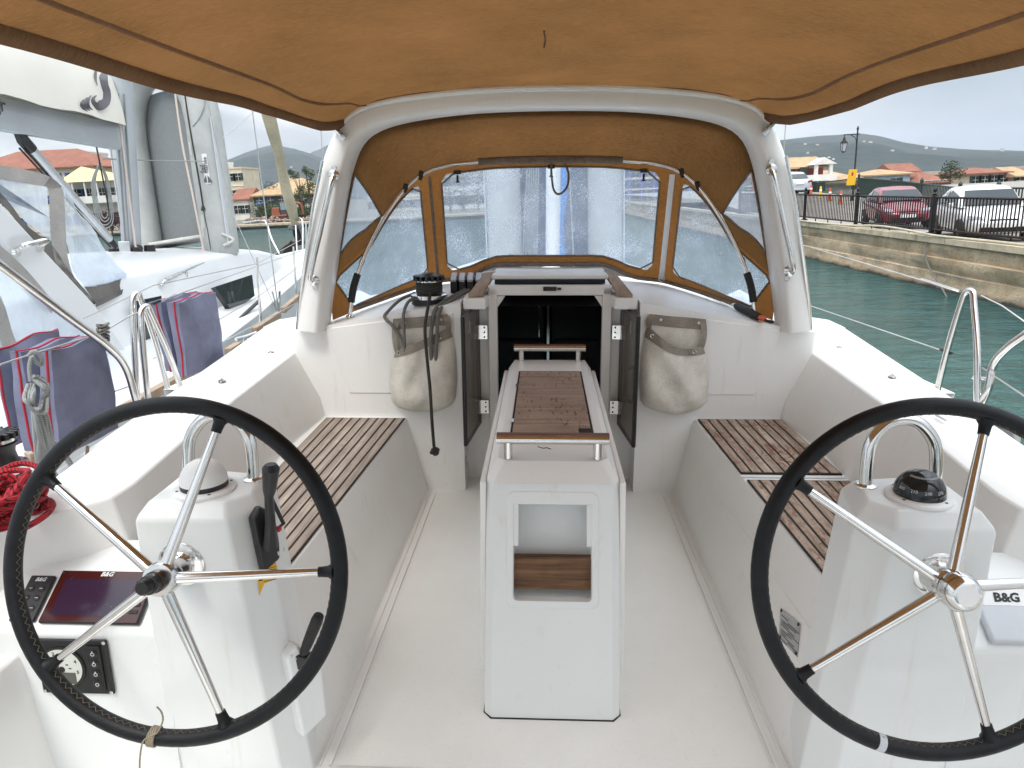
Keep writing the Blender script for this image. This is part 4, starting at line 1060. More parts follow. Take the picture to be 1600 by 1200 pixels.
# remove the plain aft face and rebuild with an opening
fi = next(i for i, f in enumerate(g.f) if sorted(f) == sorted([2, 3, 8, 9])); g.f.pop(fi); g.m.pop(fi)
def FP(x, z, d=0): return V((x, face(z)+d, z))
xo = [-.189, bx0, bx1, .189]; zo = [.006, bz0, bz1, .70]
for i in range(3):
    for j in range(3):
        if i == 1 and j == 1: continue
        g.poly([FP(xo[i], zo[j]), FP(xo[i+1], zo[j]), FP(xo[i+1], zo[j+1]), FP(xo[i], zo[j+1])])
ck = [(bx0, bz0), (bx1, bz0), (bx1, bz1), (bx0, bz1)]
g.loft([[FP(x, z) for x, z in ck], [FP(x, z, .10) for x, z in ck]], True); g.poly([FP(x, z, .10) for x, z in ck])
body = g.build('table_base', [GELW], TB, bevel=.004)
# folded leaves at the sides and the top cap
for s in (-1, 1):
    g = MB(); q = [V((s*.213, 1.985, .08)), V((s*.213, 2.105, .700)), V((s*.213, 3.56, .700)), V((s*.213, 3.56, .25))]
    g.slab(q if s > 0 else q[::-1], (s, 0, 0), .020) if s < 0 else g.slab(q[::-1], (s, 0, 0), .020)
    g.build('folding_leaf', [GEL], TB, bevel=.006)
g = MB()
lo = ring_(2.095, .2125, .70, .026); hi = ring_(2.155, .180, .752, .03)
lo = [V((p.x, 3.60 if p.y == 3.5 else p.y, p.z)) for p in lo]; hi = [V((p.x, 3.57 if p.y == 3.5 else p.y, p.z)) for p in hi]
g.loft([lo, hi]); g.poly(hi); g.poly([lo[0], lo[5], hi[5], hi[0]])
top = g.build('table_top', [GEL], TB, bevel=.009, seg=3)
# lid set in the top
def topq(px, dz): return [at(x, y, Z=.752+dz) for x, y in px]
q = topq(((792, 660), (918, 660), (912, 578), (806, 578)), .002); xa = abs(q[0].x); 
g = MB(); y0, y1 = 2.40, 3.32; hw = .150
g.slab([V((-hw, y0, .7525)), V((hw, y0, .7525)), V((hw, y1, .7525)), V((-hw, y1, .7525))], (0, 0, 1), .003); gap = g.build('lid_recess', [CAULK], top)
g = MB(); hw2 = .142; nt = .045
g.slab([V((-hw2, y0+.008, .7540)), V((hw2-nt, y0+.008, .7540)), V((hw2-nt, y0+.07, .7540)), V((hw2, y0+.07, .7540)), V((hw2, y1-.012, .7540)), V((-hw2, y1-.012, .7540))], (0, 0, 1), .006)
lab(g.build('teak_lid', [TEAKT], TB, bevel=.002), 'worn teak lid with a finger notch')
for y in (2.55, 3.05): g = MB(); g.box((-.148, y, .757), (.012, .04, .006)); g.build('lid_hinge', [STEEL], TB)
g = MB(); g.tube(spl([V((-.05, 2.285, .753)), V((-.03, 2.27, .753)), V((-.02, 2.275, .753)), V((-.005, 2.262, .753))], 5), .0015, 5); g.build('lash_thread', [INK], TB)
for y in (2.175, 3.545):
    g = MB(); L = .182; g.tube([V((-L, y, .818)), V((L, y, .818))], .0155, 14); r = g.build('table_rail', [STEEL], TB)
    for s in (-1, 1): g = MB(); g.lathe((s*.145, y, .748), [(.0140, 0), (.0140, .062)], (0, 0, 1), 14); g.build('rail_post', [STEEL], r)
    g = MB(); g.box((0, y+.002, .834), (2*L, .020, .010)); g.build('rail_inlay', [VARN], r, bevel=.002)
# moulded frame round the opening, wooden fiddle board inside
FNt = V((0, -1, .336)).normalized()
def frame(x0, x1, z0, z1, w, th, rr):
    g = MB()
    def loop(x0, x1, z0, z1, r, d):
        out = []
        for cx, cz, a0 in ((x1-r, z1-r, 0), (x0+r, z1-r, 90), (x0+r, z0+r, 180), (x1-r, z0+r, 270)):
            for k in range(5):
                a = math.radians(a0+k*22.5); out.append(FP(cx+r*math.cos(a), cz+r*math.sin(a))+FNt*d)
        return out
    a, b_, c, d = loop(x0-w, x1+w, z0-w, z1+w, rr+w*.5, -.002), loop(x0-w+.004, x1+w-.004, z0-w+.004, z1+w-.004, rr+w*.5, th), loop(x0+.003, x1-.003, z0+.003, z1-.003, rr, th), loop(x0+.006, x1-.006, z0+.006, z1-.006, rr, -.012)
    g.loft([a, b_, c, d], True); return g
g = frame(bx0, bx1, bz0, bz1, .020, .0032, .014); fr_ = g.build('opening_frame', [GELW], TB)
g = MB()
for s in (-1, 1): g.slab([FP(s*.128, .51)+FNt*-.004, FP(s*.128, .64)+FNt*-.004, FP(s*.108, .64)+FNt*-.004, FP(s*.108, .51)+FNt*-.004][::s], FNt, .004)
g.slab([FP(-.128, .655), FP(-.128, .635), FP(.128, .635), FP(.128, .655)], FNt, .003)
g.build('opening_lip', [GELW], TB, bevel=.0015)
g = MB(); g.slab([FP(-.126, .372, .02), FP(.126, .372, .02), FP(.126, .470, .02), FP(-.126, .470, .02)], (0, 1, 0), .02); g.build('fiddle_board', [TEAKB], TB, bevel=.002)
g = MB(); g.slab([V((-.216, 1.89, .001)), V((-.192, 1.862, .001)), V((.192, 1.862, .001)), V((.216, 1.89, .001)), V((.216, 3.5, .001)), V((-.216, 3.5, .001))], (0, 0, 1), .005); g.build('foot_seal', [CAULK], TB)

# ================================================================== rope bags on the bulkhead
def bag(cx, label, s):
    Bg = thing('rope_bag', (cx, 3.60, .45), label, 'storage bag', 'cloth rope bags on the bulkhead')
    wt = [(0, .125), (.04, .155), (.12, .172), (.4, .180), (.7, .172), (.9, .156), (1, .145)]
    dp = [(0, .03), (.06, .07), (.22, .098), (.5, .085), (.75, .06), (1, .045)]
    H0, H1 = .462, .855; ph = 3 if s > 0 else 0
    def fr(u, v):
        w = interp(wt, v); d = interp(dp, v); z = lerp(H0, H1, v)
        y = 3.612-d*(max(0, 1-abs(u)**2.6))**.75-.004
        x = cx+u*w+s*.012*(1-v)
        f = noise.noise(V((x*9+ph, z*5, 1.7)))*.026+noise.noise(V((x*22+ph, z*11, 4.2)))*.010+.016*math.sin((x-cx)*30*s+z*24+ph)*(1-v*.5)*max(0, 1-abs(u))
        y -= f*(1-abs(u)**3)
        z += .02*u*s*v*0-(.035*u*s*v if s < 0 else .060*(-u)*v*0)+(-.055*u if s > 0 else .03*u)*v*v
        if s > 0: z += -.03*math.cos(u*2.2)*v*v
        z -= .022*(abs(u)**2.2)*-1*(1-v)**2
        return V((x, y, z))
    U = [-1+2*i/28 for i in range(29)]; Vv = [i/30 for i in range(31)]
    g = MB(); g.loft([[fr(u, v) for u in U] for v in Vv]); g.poly([V((p.x, min(p.y, 3.614), p.z)) for p in [fr(u, 0) for u in U]])
    g.build('bag_pouch', [BAGC], Bg, ang=80)
    # band round the mouth
    g = MB(); g.loft([[fr(u, v)+V((0, -.005, 0)) for u in U] for v in (.885, .92, .96, 1.0)]); g.loft([[fr(u, 1.0)+V((0, -.005, 0)) for u in U], [fr(u, .99)+V((0, .006, 0)) for u in U]])
    g.build('bag_band', [BAGT], Bg, ang=80)
    # back panel up to the fastening strip
    bw = .135
    def bk(u, z): return V((cx+u*bw+.008*s, 3.606-.004*math.sin(u*5+z*9), z+(.012*s*-u)))
    g = MB(); g.loft([[bk(u/6, z) for u in range(-6, 7)] for z in (.60, .75, .90, .925)]); g.build('bag_back', [BAGC], Bg, ang=80)
    g = MB(); g.loft([[bk(u/6*1.06, z)+V((0, -.004, 0)) for u in range(-6, 7)] for z in (.915, .94, .968, .972)]); g.loft([[bk(u/6*1.06, .972)+V((0, -.004, 0)) for u in range(-6, 7)], [bk(u/6*1.06, .968)+V((0, .008, 0)) for u in range(-6, 7)]]); g.build('bag_strip', [BAGT], Bg, ang=80)
    # gussets hanging between strip and mouth
    for q in (-1, 1):
        m0 = fr(q*.99, .97); g = MB(); top = bk(q*1.06, .965)
        L0 = [lerp(top, m0, t)+V((q*.010*math.sin(t*3), -.012*math.sin(t*2.6), 0)) for t in [i/6 for i in range(7)]]
        L1 = [p+V((-q*.035*(1-.3*i/6), .004-.020*math.sin(i/6*2.4), .004)) for i, p in enumerate(L0)]
        g.loft([L0, L1]); g.build('bag_gusset', [BAGT], Bg, ang=80)
    for p in (bk(-.62, .948), bk(.80, .948)): g = MB(); g.lathe(p+V((0, -.005, 0)), [(.0075, 0), (.0065, .003), (.003, .004)], (0, -1, 0), 12); g.build('press_stud', [WHITE], Bg)
    for u in (-.80, .62): 
        g = MB(); p = fr(u, .945)+V((0, -.007, 0)); g.tube([p+V((.0085*math.cos(a), 0, .0085*math.sin(a))) for a in [k*math.pi/6 for k in range(12)]], .003, 6, True); g.build('eyelet', [STEEL], Bg)
    return Bg
bag(-.660, 'sagging beige cloth rope bag with grey and black lines tucked in its mouth', -1)
bag(.640, 'crumpled beige cloth rope bag with a slanting mouth, hung empty right of the doors', 1)

# ---- lines leading off the halyard winch
wc = V((-.645, 3.78, roofz(.645, 3.78)))
g = MB(); L = spl([wc+V((.02, -.065, .068)), wc+V((.018, -.122, .035)), V((-.628, 3.585, 1.0)), V((-.625, 3.48, .93)), V((-.617, 3.455, .80)), V((-.606, 3.45, .62)), V((-.603, 3.45, .45)), V((-.598, 3.46, .285))], 8)
g.tube(L, .0085, 10); e_ = L[-1]
for k in range(5): g.lathe(e_+V((.006*math.cos(k*2.1), .006*math.sin(k*2.1), -.006*k)), [(.006, 0), (.017, .010), (.013, .022)], (math.cos(k*1.7)*.6, .2, 1), 9)
for k in range(4): g.tube([wc+V((.064*math.cos(a), .064*math.sin(a), .066+.013*k+.003*math.sin(a))) for a in [i*math.pi/10 for i in range(20)]], .0088, 7, True)
tag(g.build('halyard_tail', [ROPEK]), 'black flecked rope tail hanging knotted in front of the left bag', 'rope')
g = MB(); L = spl([wc+V((-.08, .02, .05)), wc+V((-.15, -.03, .022)), V((-.845, 3.66, .992)), V((-.853, 3.60, .968)), V((-.81, 3.575, .93)), V((-.765, 3.562, .865)), V((-.745, 3.56, .79)), V((-.74, 3.57, .70))], 8); g.tube(L, .0085, 10)
L = spl([wc+V((-.06, -.07, .04)), wc+V((-.095, -.12, .02)), V((-.752, 3.59, .985)), V((-.748, 3.565, .92)), V((-.747, 3.555, .83)), V((-.74, 3.565, .72))], 8); g.tube(L, .0085, 10)
tag(g.build('spare_line', [ROPED]), 'grey line looping off the winch into the left bag', 'rope')
g = MB(); L = spl([V((-.44, 3.86, roofz(.44, 3.86)+.02)), V((-.50, 3.72, 1.05)), V((-.555, 3.63, 1.02)), V((-.572, 3.575, .97)), V((-.575, 3.555, .90)), V((-.585, 3.555, .80)), V((-.59, 3.565, .70))], 8); g.tube(L, .010, 10)
L = spl([V((-.46, 3.90, roofz(.46, 3.9)+.02)), V((-.525, 3.73, 1.05)), V((-.585, 3.62, 1.015)), V((-.600, 3.570, .95)), V((-.610, 3.555, .86)), V((-.612, 3.56, .74))], 8); g.tube(L, .010, 10)
tag(g.build('reefing_line', [ROPED]), 'pair of grey lines dropping from the clutches beside the cabin door', 'rope')

# ---- telescopic boat hook lying on the coachroof
a, b_ = at(1108, 447, Z=1.035), at(1204, 490, Z=1.0); a.z, b_.z = roofz(a.x, a.y)+.02, roofz(b_.x, b_.y)+.022
BH = thing('boat_hook', a, 'white telescopic boat hook with black grip and orange tip on the coachroof', 'boat hook')
g = MB(); g.tube([lerp(a, b_, .06), lerp(a, b_, .52)], .0145, 12); g.build('pole', [WHITE], BH)
g = MB(); g.tube([a, lerp(a, b_, .08)], .019, 12); g.build('end_cap', [RUBBER], BH)
g = MB(); g.tube([lerp(a, b_, .50), lerp(a, b_, .53), lerp(a, b_, .84), lerp(a, b_, .86)], [.017, .0205, .0205, .015], 12); g.build('grip', [RUBBER], BH)
g = MB(); g.tube([lerp(a, b_, .86), lerp(a, b_, .90), lerp(a, b_, .94)], [.012, .016, .010], 10); ORANGE = simple('orange_plastic', (.62, .10, .02), .45); g.build('tip', [ORANGE], BH)
g = MB(); g.tube(spl([lerp(a, b_, .94), lerp(a, b_, 1.0), lerp(a, b_, 1.0)+V((.01, -.02, .006)), lerp(a, b_, .95)+V((-.01, -.03, .004))], 5), .007, 8); g.build('hook', [BLACK], BH)

# ---- winch handle standing in its pocket
XF[0] = .89
p0 = pf(465, 1020)[0]+tn*.028; p1 = at(499, 960, Y=p0.y-.02)
WHN = thing('winch_handle', p0, 'black winch handle standing in the white pocket under the throttle', 'winch handle')
d = (p1-p0); g = MB(); g.tube([lerp(p0, p1, t) for t in (.02, .10, .3, .6, .85, .97, 1.0)], [.010, .013, .016, .0175, .018, .015, .008], 14); g.build('grip', [RUBBER], WHN)
g = MB(); g.box(p0+V((-.002, .0, -.012)), (.046, .036, .050), RY(.25)); g.build('socket_block', [BLACK], WHN, bevel=.006)

XF[0] = 1.0
# ================================================================== cushions folded over the port guard wire
def pads(label, faces, seed, group):
    # faces: list of (near corners TL, TR, BR, BL on a plane X, thickness); each pad bends over the wire
    r0 = thing('folded_cushion', faces[0][0][3], label, 'cushion', group)
    for q, th in faces:
        TL, TR, BR, BL = [V(p) for p in q]; g = MB(); K, M = 10, 12
        secs = []
        for f_ in range(2): pass
        def pt(i, j, side):
            t, s_ = i/K, j/M; p = lerp(lerp(TL, TR, t), lerp(BL, BR, t), s_)
            b_ = math.sin(math.pi*t)*math.sin(math.pi*min(1, s_*1.0))*.012
            e = (1-min(1, 4*min(t, 1-t, s_, 1-s_)))**2*.022
            n_ = noise.noise(V((p.y*6+seed, p.z*6, side*3.3)))*.016+noise.noise(V((p.y*16+seed, p.z*9, side*3.3)))*.006; p = p+V((0, noise.noise(V((p.z*8, seed, side)))*.010, noise.noise(V((p.y*9, seed+4, 2)))*.014*(1-s_)))
            off = (b_-e+n_) if side == 0 else -th-(b_-e)+n_
            return p+V((off, 0, 0))
        A = [[pt(i, j, 0) for i in range(K+1)] for j in range(M+1)]; B_ = [[pt(i, j, 1) for i in range(K+1)] for j in range(M+1)]
        g.loft(A); g.loft([r[::-1] for r in B_])
        bA = A[0]+[r[-1] for r in A[1:]]+A[-1][-2::-1]+[r[0] for r in A[-2:0:-1]]; bB = B_[0]+[r[-1] for r in B_[1:]]+B_[-1][-2::-1]+[r[0] for r in B_[-2:0:-1]]
        g.loft([bB+bB[:1], bA+bA[:1]]); pad_ = g.build('cushion_pad', [CUSH], r0, ang=60)
        h = MB(); mid = [lerp(a, b_, .38) for a, b_ in zip(bA, bB)]; L = mid
        cen = sum(mid, V())/len(mid); L = [cen+(p-cen)*1.004 for p in mid]
        h.tube(L, .0048, 6, True); h.build('red_piping', [PIPING], pad_)
    return r0
def quad(px, X): return [at(x, y, X=X) for x, y in px]
pads('larger blue cushion with red piping folded over the wire behind the left wheel', [
    (quad(((90, 550), (171, 524), (194, 668), (107, 717)), -1.68), .10),
    (quad(((43, 552), (140, 522), (166, 660), (72, 705)), -1.79), .098),
    (quad(((3, 549), (100, 512), (126, 650), (36, 695)), -1.89), .060)], 1, 'blue cushions on the guard wire')
pads('smaller blue cushion with red piping hung over the wire beyond the gate posts', [
    (quad(((286, 472), (343, 456), (359, 566), (301, 589)), -1.72), .095),
    (quad(((257, 471), (318, 456), (336, 560), (280, 580)), -1.82), .095)], 5, 'blue cushions on the guard wire')
# the fold across the top of each
def cap(px, X0, X1, parent):
    pass

# ---- grey sheet coiled and hung on the wire
g = MB(); X = -1.655
def rp(pts, r=.0062, n=8): g.tube(spl([at(x, y, X=X+dx) for x, y, dx in pts], n), r, 7)
rp([(44, 556, 0), (52, 549, .02), (60, 552, .03), (66, 562, .03), (64, 570, .02), (56, 566, .03), (50, 558, .03), (46, 574, .02), (48, 596, .02)])
for k in range(5):
    o = k*4; jr = random.Random(k+60); J = lambda a: a+jr.uniform(-5, 5)
    rp([(J(46+o*.6), J(600), .02), (J(40+o*.7), J(618), .03+.006*k), (J(44+o), J(632), .045), (J(56+o*.8), J(642), .05+.006*k), (J(70), J(626-o*.4), .045), (J(74-o*.5), J(606), .035+.006*k), (J(64-o*.4), J(590), .03), (52, 588, .03)])
for k in range(6):
    jr = random.Random(k+90); J = lambda a: a+jr.uniform(-4, 4); e = k*3.4
    rp([(54+e*.5, 630, .02), (J(58+e*.8), 652, .03), (J(64+e), J(680), .03), (J(70+e), J(706), .02), (72+e*1.3, J(730-k*3), .02), (66+e*1.5, J(736-k*3), .02), (60+e*1.4, J(714), .02), (J(58+e), J(684), .02), (52+e*.6, 640, .02)])
rp([(50, 610, -.01), (52, 650, -.01), (56, 700, 0), (60, 740, 0)]); rp([(78, 700, 0), (84, 735, .02), (96, 748, .02), (108, 742, .02), (112, 726, .02), (100, 708, .01), (84, 690, 0)]); rp([(88, 690, 0), (104, 718, .02), (116, 735, .03)])
tag(g.build('coiled_sheet', [ROPEG]), 'grey rope coil knotted and hung on the wire in front of the larger cushion', 'rope')
# bits of cord on the wires
g = MB()
for k in range(5):
    c = at(161, 508+k*6, X=-1.70); g.tube([c+V((.014*math.cos(a), .03*math.sin(a), .004*math.sin(a*2+k))) for a in [i*math.pi/5 for i in range(10)]], .005, 6, True)
tag(g.build('cord_lashing', [ROPED]), 'short cord lashed round the guard wire by the bent rail', 'rope')
g = MB(); c = at(135, 722, X=-1.66); g.tube(spl([at(137, 698, X=-1.70), at(136, 712, X=-1.68), c], 4), .006, 6)
for k in range(4): g.tube([c+V((.012*math.cos(a+k), .018*math.sin(a+k), .008*math.sin(a*2+k))) for a in [i*math.pi/5 for i in range(10)]], .005, 6, True)
tag(g.build('stopper_knot', [TWINE]), 'knotted cord end under the larger cushion', 'rope')

# ---- red rope heaped on the port coaming winch
g = MB(); c = V((-1.47, 1.66, .755))
rr = random.Random(3)
for k in range(26):
    a0 = rr.uniform(0, 6.28); rad = rr.uniform(.05, .10); zz = .755+.012+.095*rr.random()*(1-rad*2.2); tx, ty = rr.uniform(-.35, .35), rr.uniform(-.35, .35)
    cc = c+V((rr.uniform(-.03, .03), rr.uniform(-.04, .05), 0)); L = []
    for i in range(15):
        a = a0+i*6.0/15; x_, y_ = rad*.85*math.cos(a), rad*1.35*math.sin(a); L.append(V((cc.x+x_, cc.y+y_, max(.767, zz+tx*x_+ty*y_+.01*math.sin(3*a+k)))))
    g.tube(spl(L, 4), .0085, 7)
tag(g.build('red_rope_heap', [ROPER]), 'heap of red rope coiled on the port coaming behind the left wheel', 'rope')
# ---- grey rope hung outside the starboard coaming
g = MB(); X = 1.64
for k in range(6):
    g.tube(spl([at(1542+k*2, 650+k*2, X=X-.03), at(1556+k*4, 662-k, X=X), at(1566+k*4.5, 682+k*2, X=X+.02), at(1574+k*3, 692+k*2, X=X+.02), at(1580+k*2, 676, X=X+.03), at(1566+k*2, 655, X=X+.02), at(1548, 646, X=X)], 7), .008, 8)
tag(g.build('hanging_sheet', [ROPEG]), 'grey rope coil hanging outside the right side deck by the rail foot', 'rope')
# ---- dry leaf on the floor by the right wheel
g = MB(); c = at(1228, 1130, Z=.012); g.loft([[c+V((-.006+.02*t, -.022+.04*t, .004+.012*math.sin(3*t))), c+V((.004+.01*t, -.02+.04*t, .006+.004*t))] for t in [i/6 for i in range(7)]]); tag(g.build('dry_leaf', [simple('dead_leaf', (.10, .045, .02), .8)]), 'small curled brown leaf against the right seat foot', 'leaf')
# ================================================================== the yacht moored alongside to port
NY = thing('sailing_yacht', (-4.4, 6, -1.1), 'white sailing yacht moored alongside on the left with grey boom and stowed sail', 'sailing yacht')
GW = [(-2, -2.20), (0, -2.18), (3.25, -2.29), (4.35, -2.45), (7, -2.88), (9.7, -3.40), (12.0, -3.98), (13.7, -4.42), (14.0, -4.50)]
GZ = [(-2, .44), (4.35, .42), (9.7, .44), (13.9, .50)]
CX = -4.45
g = MB(); secs = []
for y in (-2, 1, 3.25, 4.35, 5.6, 7, 8.4, 9.7, 11, 12, 13, 13.7, 14.0):
    x = interp(GW, y); z = interp(GZ, y); h = x-CX
    secs.append([V((CX+h*.86, y, -1.9)), V((CX+h*.97, y, -.4)), V((CX+h, y, z-.12)), V((CX+h, y, z)), V((CX+h-.05*min(1, abs(h)), y, z+.018)), V((CX+h*.5, y, z+.06)), V((CX, y, z+.09)), V((CX-h*.5, y, z+.06)), V((CX-h, y, z)), V((CX-h*.86, y, -1.9))])
g.loft(secs); g.build('hull', [GELN], NY, bevel=.02)
# coachroof
g = MB(); secs = []
for y, w0, w1, zt in ((3.6, 1.30, 1.12, .96), (5.2, 1.25, 1.08, .98), (7.2, 1.12, .93, .97), (8.8, .90, .72, .90), (10.4, .55, .42, .74), (11.6, .25, .15, .56)):
    zb = .46
    prof = [(w0, zb), (w0-.02, zb+.05), (lerp(w0, w1, .8), zt-.08), (w1, zt-.02), (w1*.5, zt+.03), (0, zt+.045)]
    secs.append([V((CX+a, y, b_)) for a, b_ in prof]+[V((CX-a, y, b_)) for a, b_ in prof[-2::-1]])
g.loft(secs); g.poly(secs[0]); g.build('coachroof', [GELN], NY, bevel=.03)
# cabin windows on the starboard side
def cabx(y): return CX+interp([(3.6, 1.30), (5.2, 1.25), (7.2, 1.12), (8.8, .90)], y)
for q in (((336, 448), (394, 429), (398, 462), (364, 489)), ((214, 470), (252, 462), (268, 548), (238, 574))):
    pts = [at(x, y, X=-3.19) for x, y in q]
    g = MB(); g.slab(pts, (-1, .1, -.3), .05); o = g.build('cabin_window', [GLASS], NY)
# dark stripe and side deck hardware
g = MB(); g.tube([at(360, 512, X=-2.9), at(405, 470, X=-2.95)], .018, 8); g.build('jib_track', [BLACK], NY)
g = MB(); L = spl([at(252, 447, X=-3.35), at(258, 438, X=-3.35), at(268, 432, X=-3.4), at(318, 411, X=-3.5), at(323, 416, X=-3.5)], 5); g.tube(L, .013, 8); g.tube([at(292, 424, X=-3.42), at(292, 432, X=-3.42)], .010, 8); g.build('hand_rail', [STEEL], NY)
g = MB(); c = at(386, 537, Z=.47); g.tube([c+V((-.03, -.12, .06)), c+V((0, 0, .055)), c+V((.03, .12, .06))], .014, 8); 
for d in (-.04, .04): g.lathe(c+V((0, d, -.01)), [(.014, 0), (.012, .06)], (0, 0, 1), 8)
g.build('mooring_cleat', [STEEL], NY)
g = MB(); g.tube([at(372, 560, Z=.44), at(400, 535, Z=.44), at(416, 532, Z=.44)], .012, 6); g.build('gunwale_fitting', [STEEL], NY)
# teak foot rails along the gunwale
for a, b_ in (((50, 728), (100, 712)), ((190, 655), (306, 588)), ((362, 556), (379, 545)), ((403, 522), (440, 496)), ((447, 489), (470, 468))):
    p, q = at(*a, Z=.47), at(*b_, Z=.47); d = (q-p).normalized(); n = V((-d.y, d.x, 0))
    g = MB(); g.slab([p-n*.0, q-n*.0, q+n*.05, p+n*.05], (0, 0, 1), .055); g.build('teak_foot_rail', [TEAKR], NY, bevel=.006)
# stanchions, wires, pulpit
g = MB(); g.tube([at(408, 512, X=-2.62), at(401, 402, X=-2.62)], .0125, 8); g.lathe(at(408, 513, X=-2.62), [(.03, 0), (.018, .03), (.015, .07)], (0, 0, 1), 10); g.build('stanchion', [STEEL], NY)
g = MB(); g.tube([at(464, 470, X=-3.1), at(458, 385, X=-3.1)], .0125, 8); g.build('stanchion', [STEEL], NY)
g = MB()
for a, b_ in (((130, 498), (240, 446)), ((240, 446), (401, 412)), ((401, 412), (470, 375)), ((240, 560), (404, 463)), ((404, 463), (465, 418))): g.tube([at(*a, X=-2.5), at(*b_, X=-2.6)], .0035, 6)
g.build('guard_wire', [WIRE], NY)
g = MB()
for a, b_, X in (((330, 720), (398, 250), None),): pass
def ln(a, b_, Ya, Yb, r=.004): g.tube([at(*a, Y=Ya), at(*b_, Y=Yb)], r, 6)
ln((436, 492), (390, 140), 7.6, 7.6, .006); ln((430, 480), (362, 330), 7.6, 7.6, .004); ln((362, 330), (318, 130), 7.6, 7.5, .005); ln((414, 160), (348, 216), 8.2, 7.5, .0035)
g.build('shroud', [WIRE], NY)
g = MB(); ln((425, 455), (432, 485), 7.55, 7.6, .012); ln((437, 455), (436, 490), 7.6, 7.6, .013); g.build('rigging_screw', [STEEL], NY)
# forward pulpit, furler and furled genoa
g = MB(); Y = 12.9
g.tube(spl([at(378, 348, Y=11.8), at(408, 345, Y=12.4), at(416, 348, Y=12.4), at(424, 372, Y=12.2), at(436, 396, Y=12.0)], 6), .016, 8)
g.tube(spl([at(462, 343, Y=13.4), at(470, 342, Y=13.3), at(473, 352, Y=13.2), at(473, 398, Y=13.0)], 6), .016, 8)
g.tube([at(462, 352, Y=13.4), at(465, 410, Y=13.0)], .014, 8); g.tube([at(478, 345, Y=12.8), at(479, 400, Y=12.7)], .014, 8)
g.build('pulpit_rail', [STEEL], NY)
a, b_ = at(461, 352, Y=13.5), at(416, 160, Y=12.6); top = b_+(b_-a)*2.6
g = MB(); L = [lerp(a, top, t/24) for t in range(25)]; g.tube([p+V((.012*math.sin(i*1.9), 0, 0)) for i, p in enumerate(L)], [.060]+[.085+.012*math.sin(i*1.3)+.003*i for i in range(1, 25)], 12); g.build('furled_genoa', [TANSAIL], NY)
d = (b_-a).normalized()
g = MB(); g.lathe(a-d*.38, [(.04, 0), (.14, .03), (.14, .05), (.06, .07), (.075, .20), (.06, .33), (.14, .35), (.14, .36), (.05, .40)], d, 16); g.build('furler_drum', [BLACK], NY)
g = MB(); c = at(452, 396, Y=13.4); g.tube(spl([c+V((-.35, 0, -.12)), c+V((-.1, .1, .12)), c+V((.12, .1, .2))], 6), [.03]*13, 8); g.slab([c+V((.05, 0, .25)), c+V((.28, 0, -.1)), c+V((-.25, 0, -.12)), c+V((-.1, 0, .06))], (0, 1, 0), .05); g.build('anchor', [BRASSDARK], NY, bevel=.01)
# mast, boom, vang, stowed mainsail
mb, mt = V((-4.43, 7.5, .95)), V((-4.43+.095*6, 7.5, 7.2))
def oval(c, a, b_, n=20): return [V((c.x+a*math.cos(2*math.pi*k/n), c.y+b_*math.sin(2*math.pi*k/n), c.z)) for k in range(n)]
g = MB(); g.loft([oval(mb, .085, .125), oval(mt, .085, .125)], True, True); mast = g.build('mast', [SPAR], NY)
g = MB(); g.box(mb+V((.05, -.12, 1.22)), (.10, .05, .22)); g.build('mast_bracket', [ALU], mast, bevel=.006); g = MB(); g.box(mb+V((.02, -.13, .08)), (.12, .06, .16)); g.build('mast_bracket', [ALU], mast, bevel=.006)
g = MB(); g.box(mb+V((.09, -.06, 1.33)), (.06, .10, .03)); g.build('mast_clamp', [BLACK], mast, bevel=.006)
for o_, pr_, ax_ in (((.09, -.09, .06), [(.05, 0), (.055, .05), (.03, .09)], (1, -.3, .4)), ((-.1, -.15, .03), [(.06, 0), (.05, .06)], (0, 0, 1)), ((.2, .0, .03), [(.06, 0), (.05, .08)], (0, 0, 1))):
    g = MB(); g.lathe(mb+V(o_), pr_, ax_, 12); g.build('mast_block', [BLACK], mast)
g = MB()
for k, dx in enumerate((.02, .05, .095)): g.tube([mb+V((dx, -.135+.02*k, .1)), mb+V((dx+.12, -.135+.02*k, 1.6))], .008, 6)
g.build('mast_line', [ROPEG], mast)
g = MB()
for k in range(4): g.tube(spl([mb+V((-.13, -.12, .95)), mb+V((-.20-.012*k, -.14, .72)), mb+V((-.17-.015*k, -.15, .42-.03*k)), mb+V((-.10+.012*k, -.15, .45-.03*k)), mb+V((-.08+.010*k, -.14, .75)), mb+V((-.12, -.13, .96))], 6), .006, 6)
g.build('halyard_coil', [ROPEG], mast)
g = MB(); g.tube([mb+V((-.10, -.13, .08)), mb+V((-.085, -.16, .6)), mb+V((-.11, -.17, 1.2))], .008, 6); g.build('dark_halyard', [ROPEK], mast)
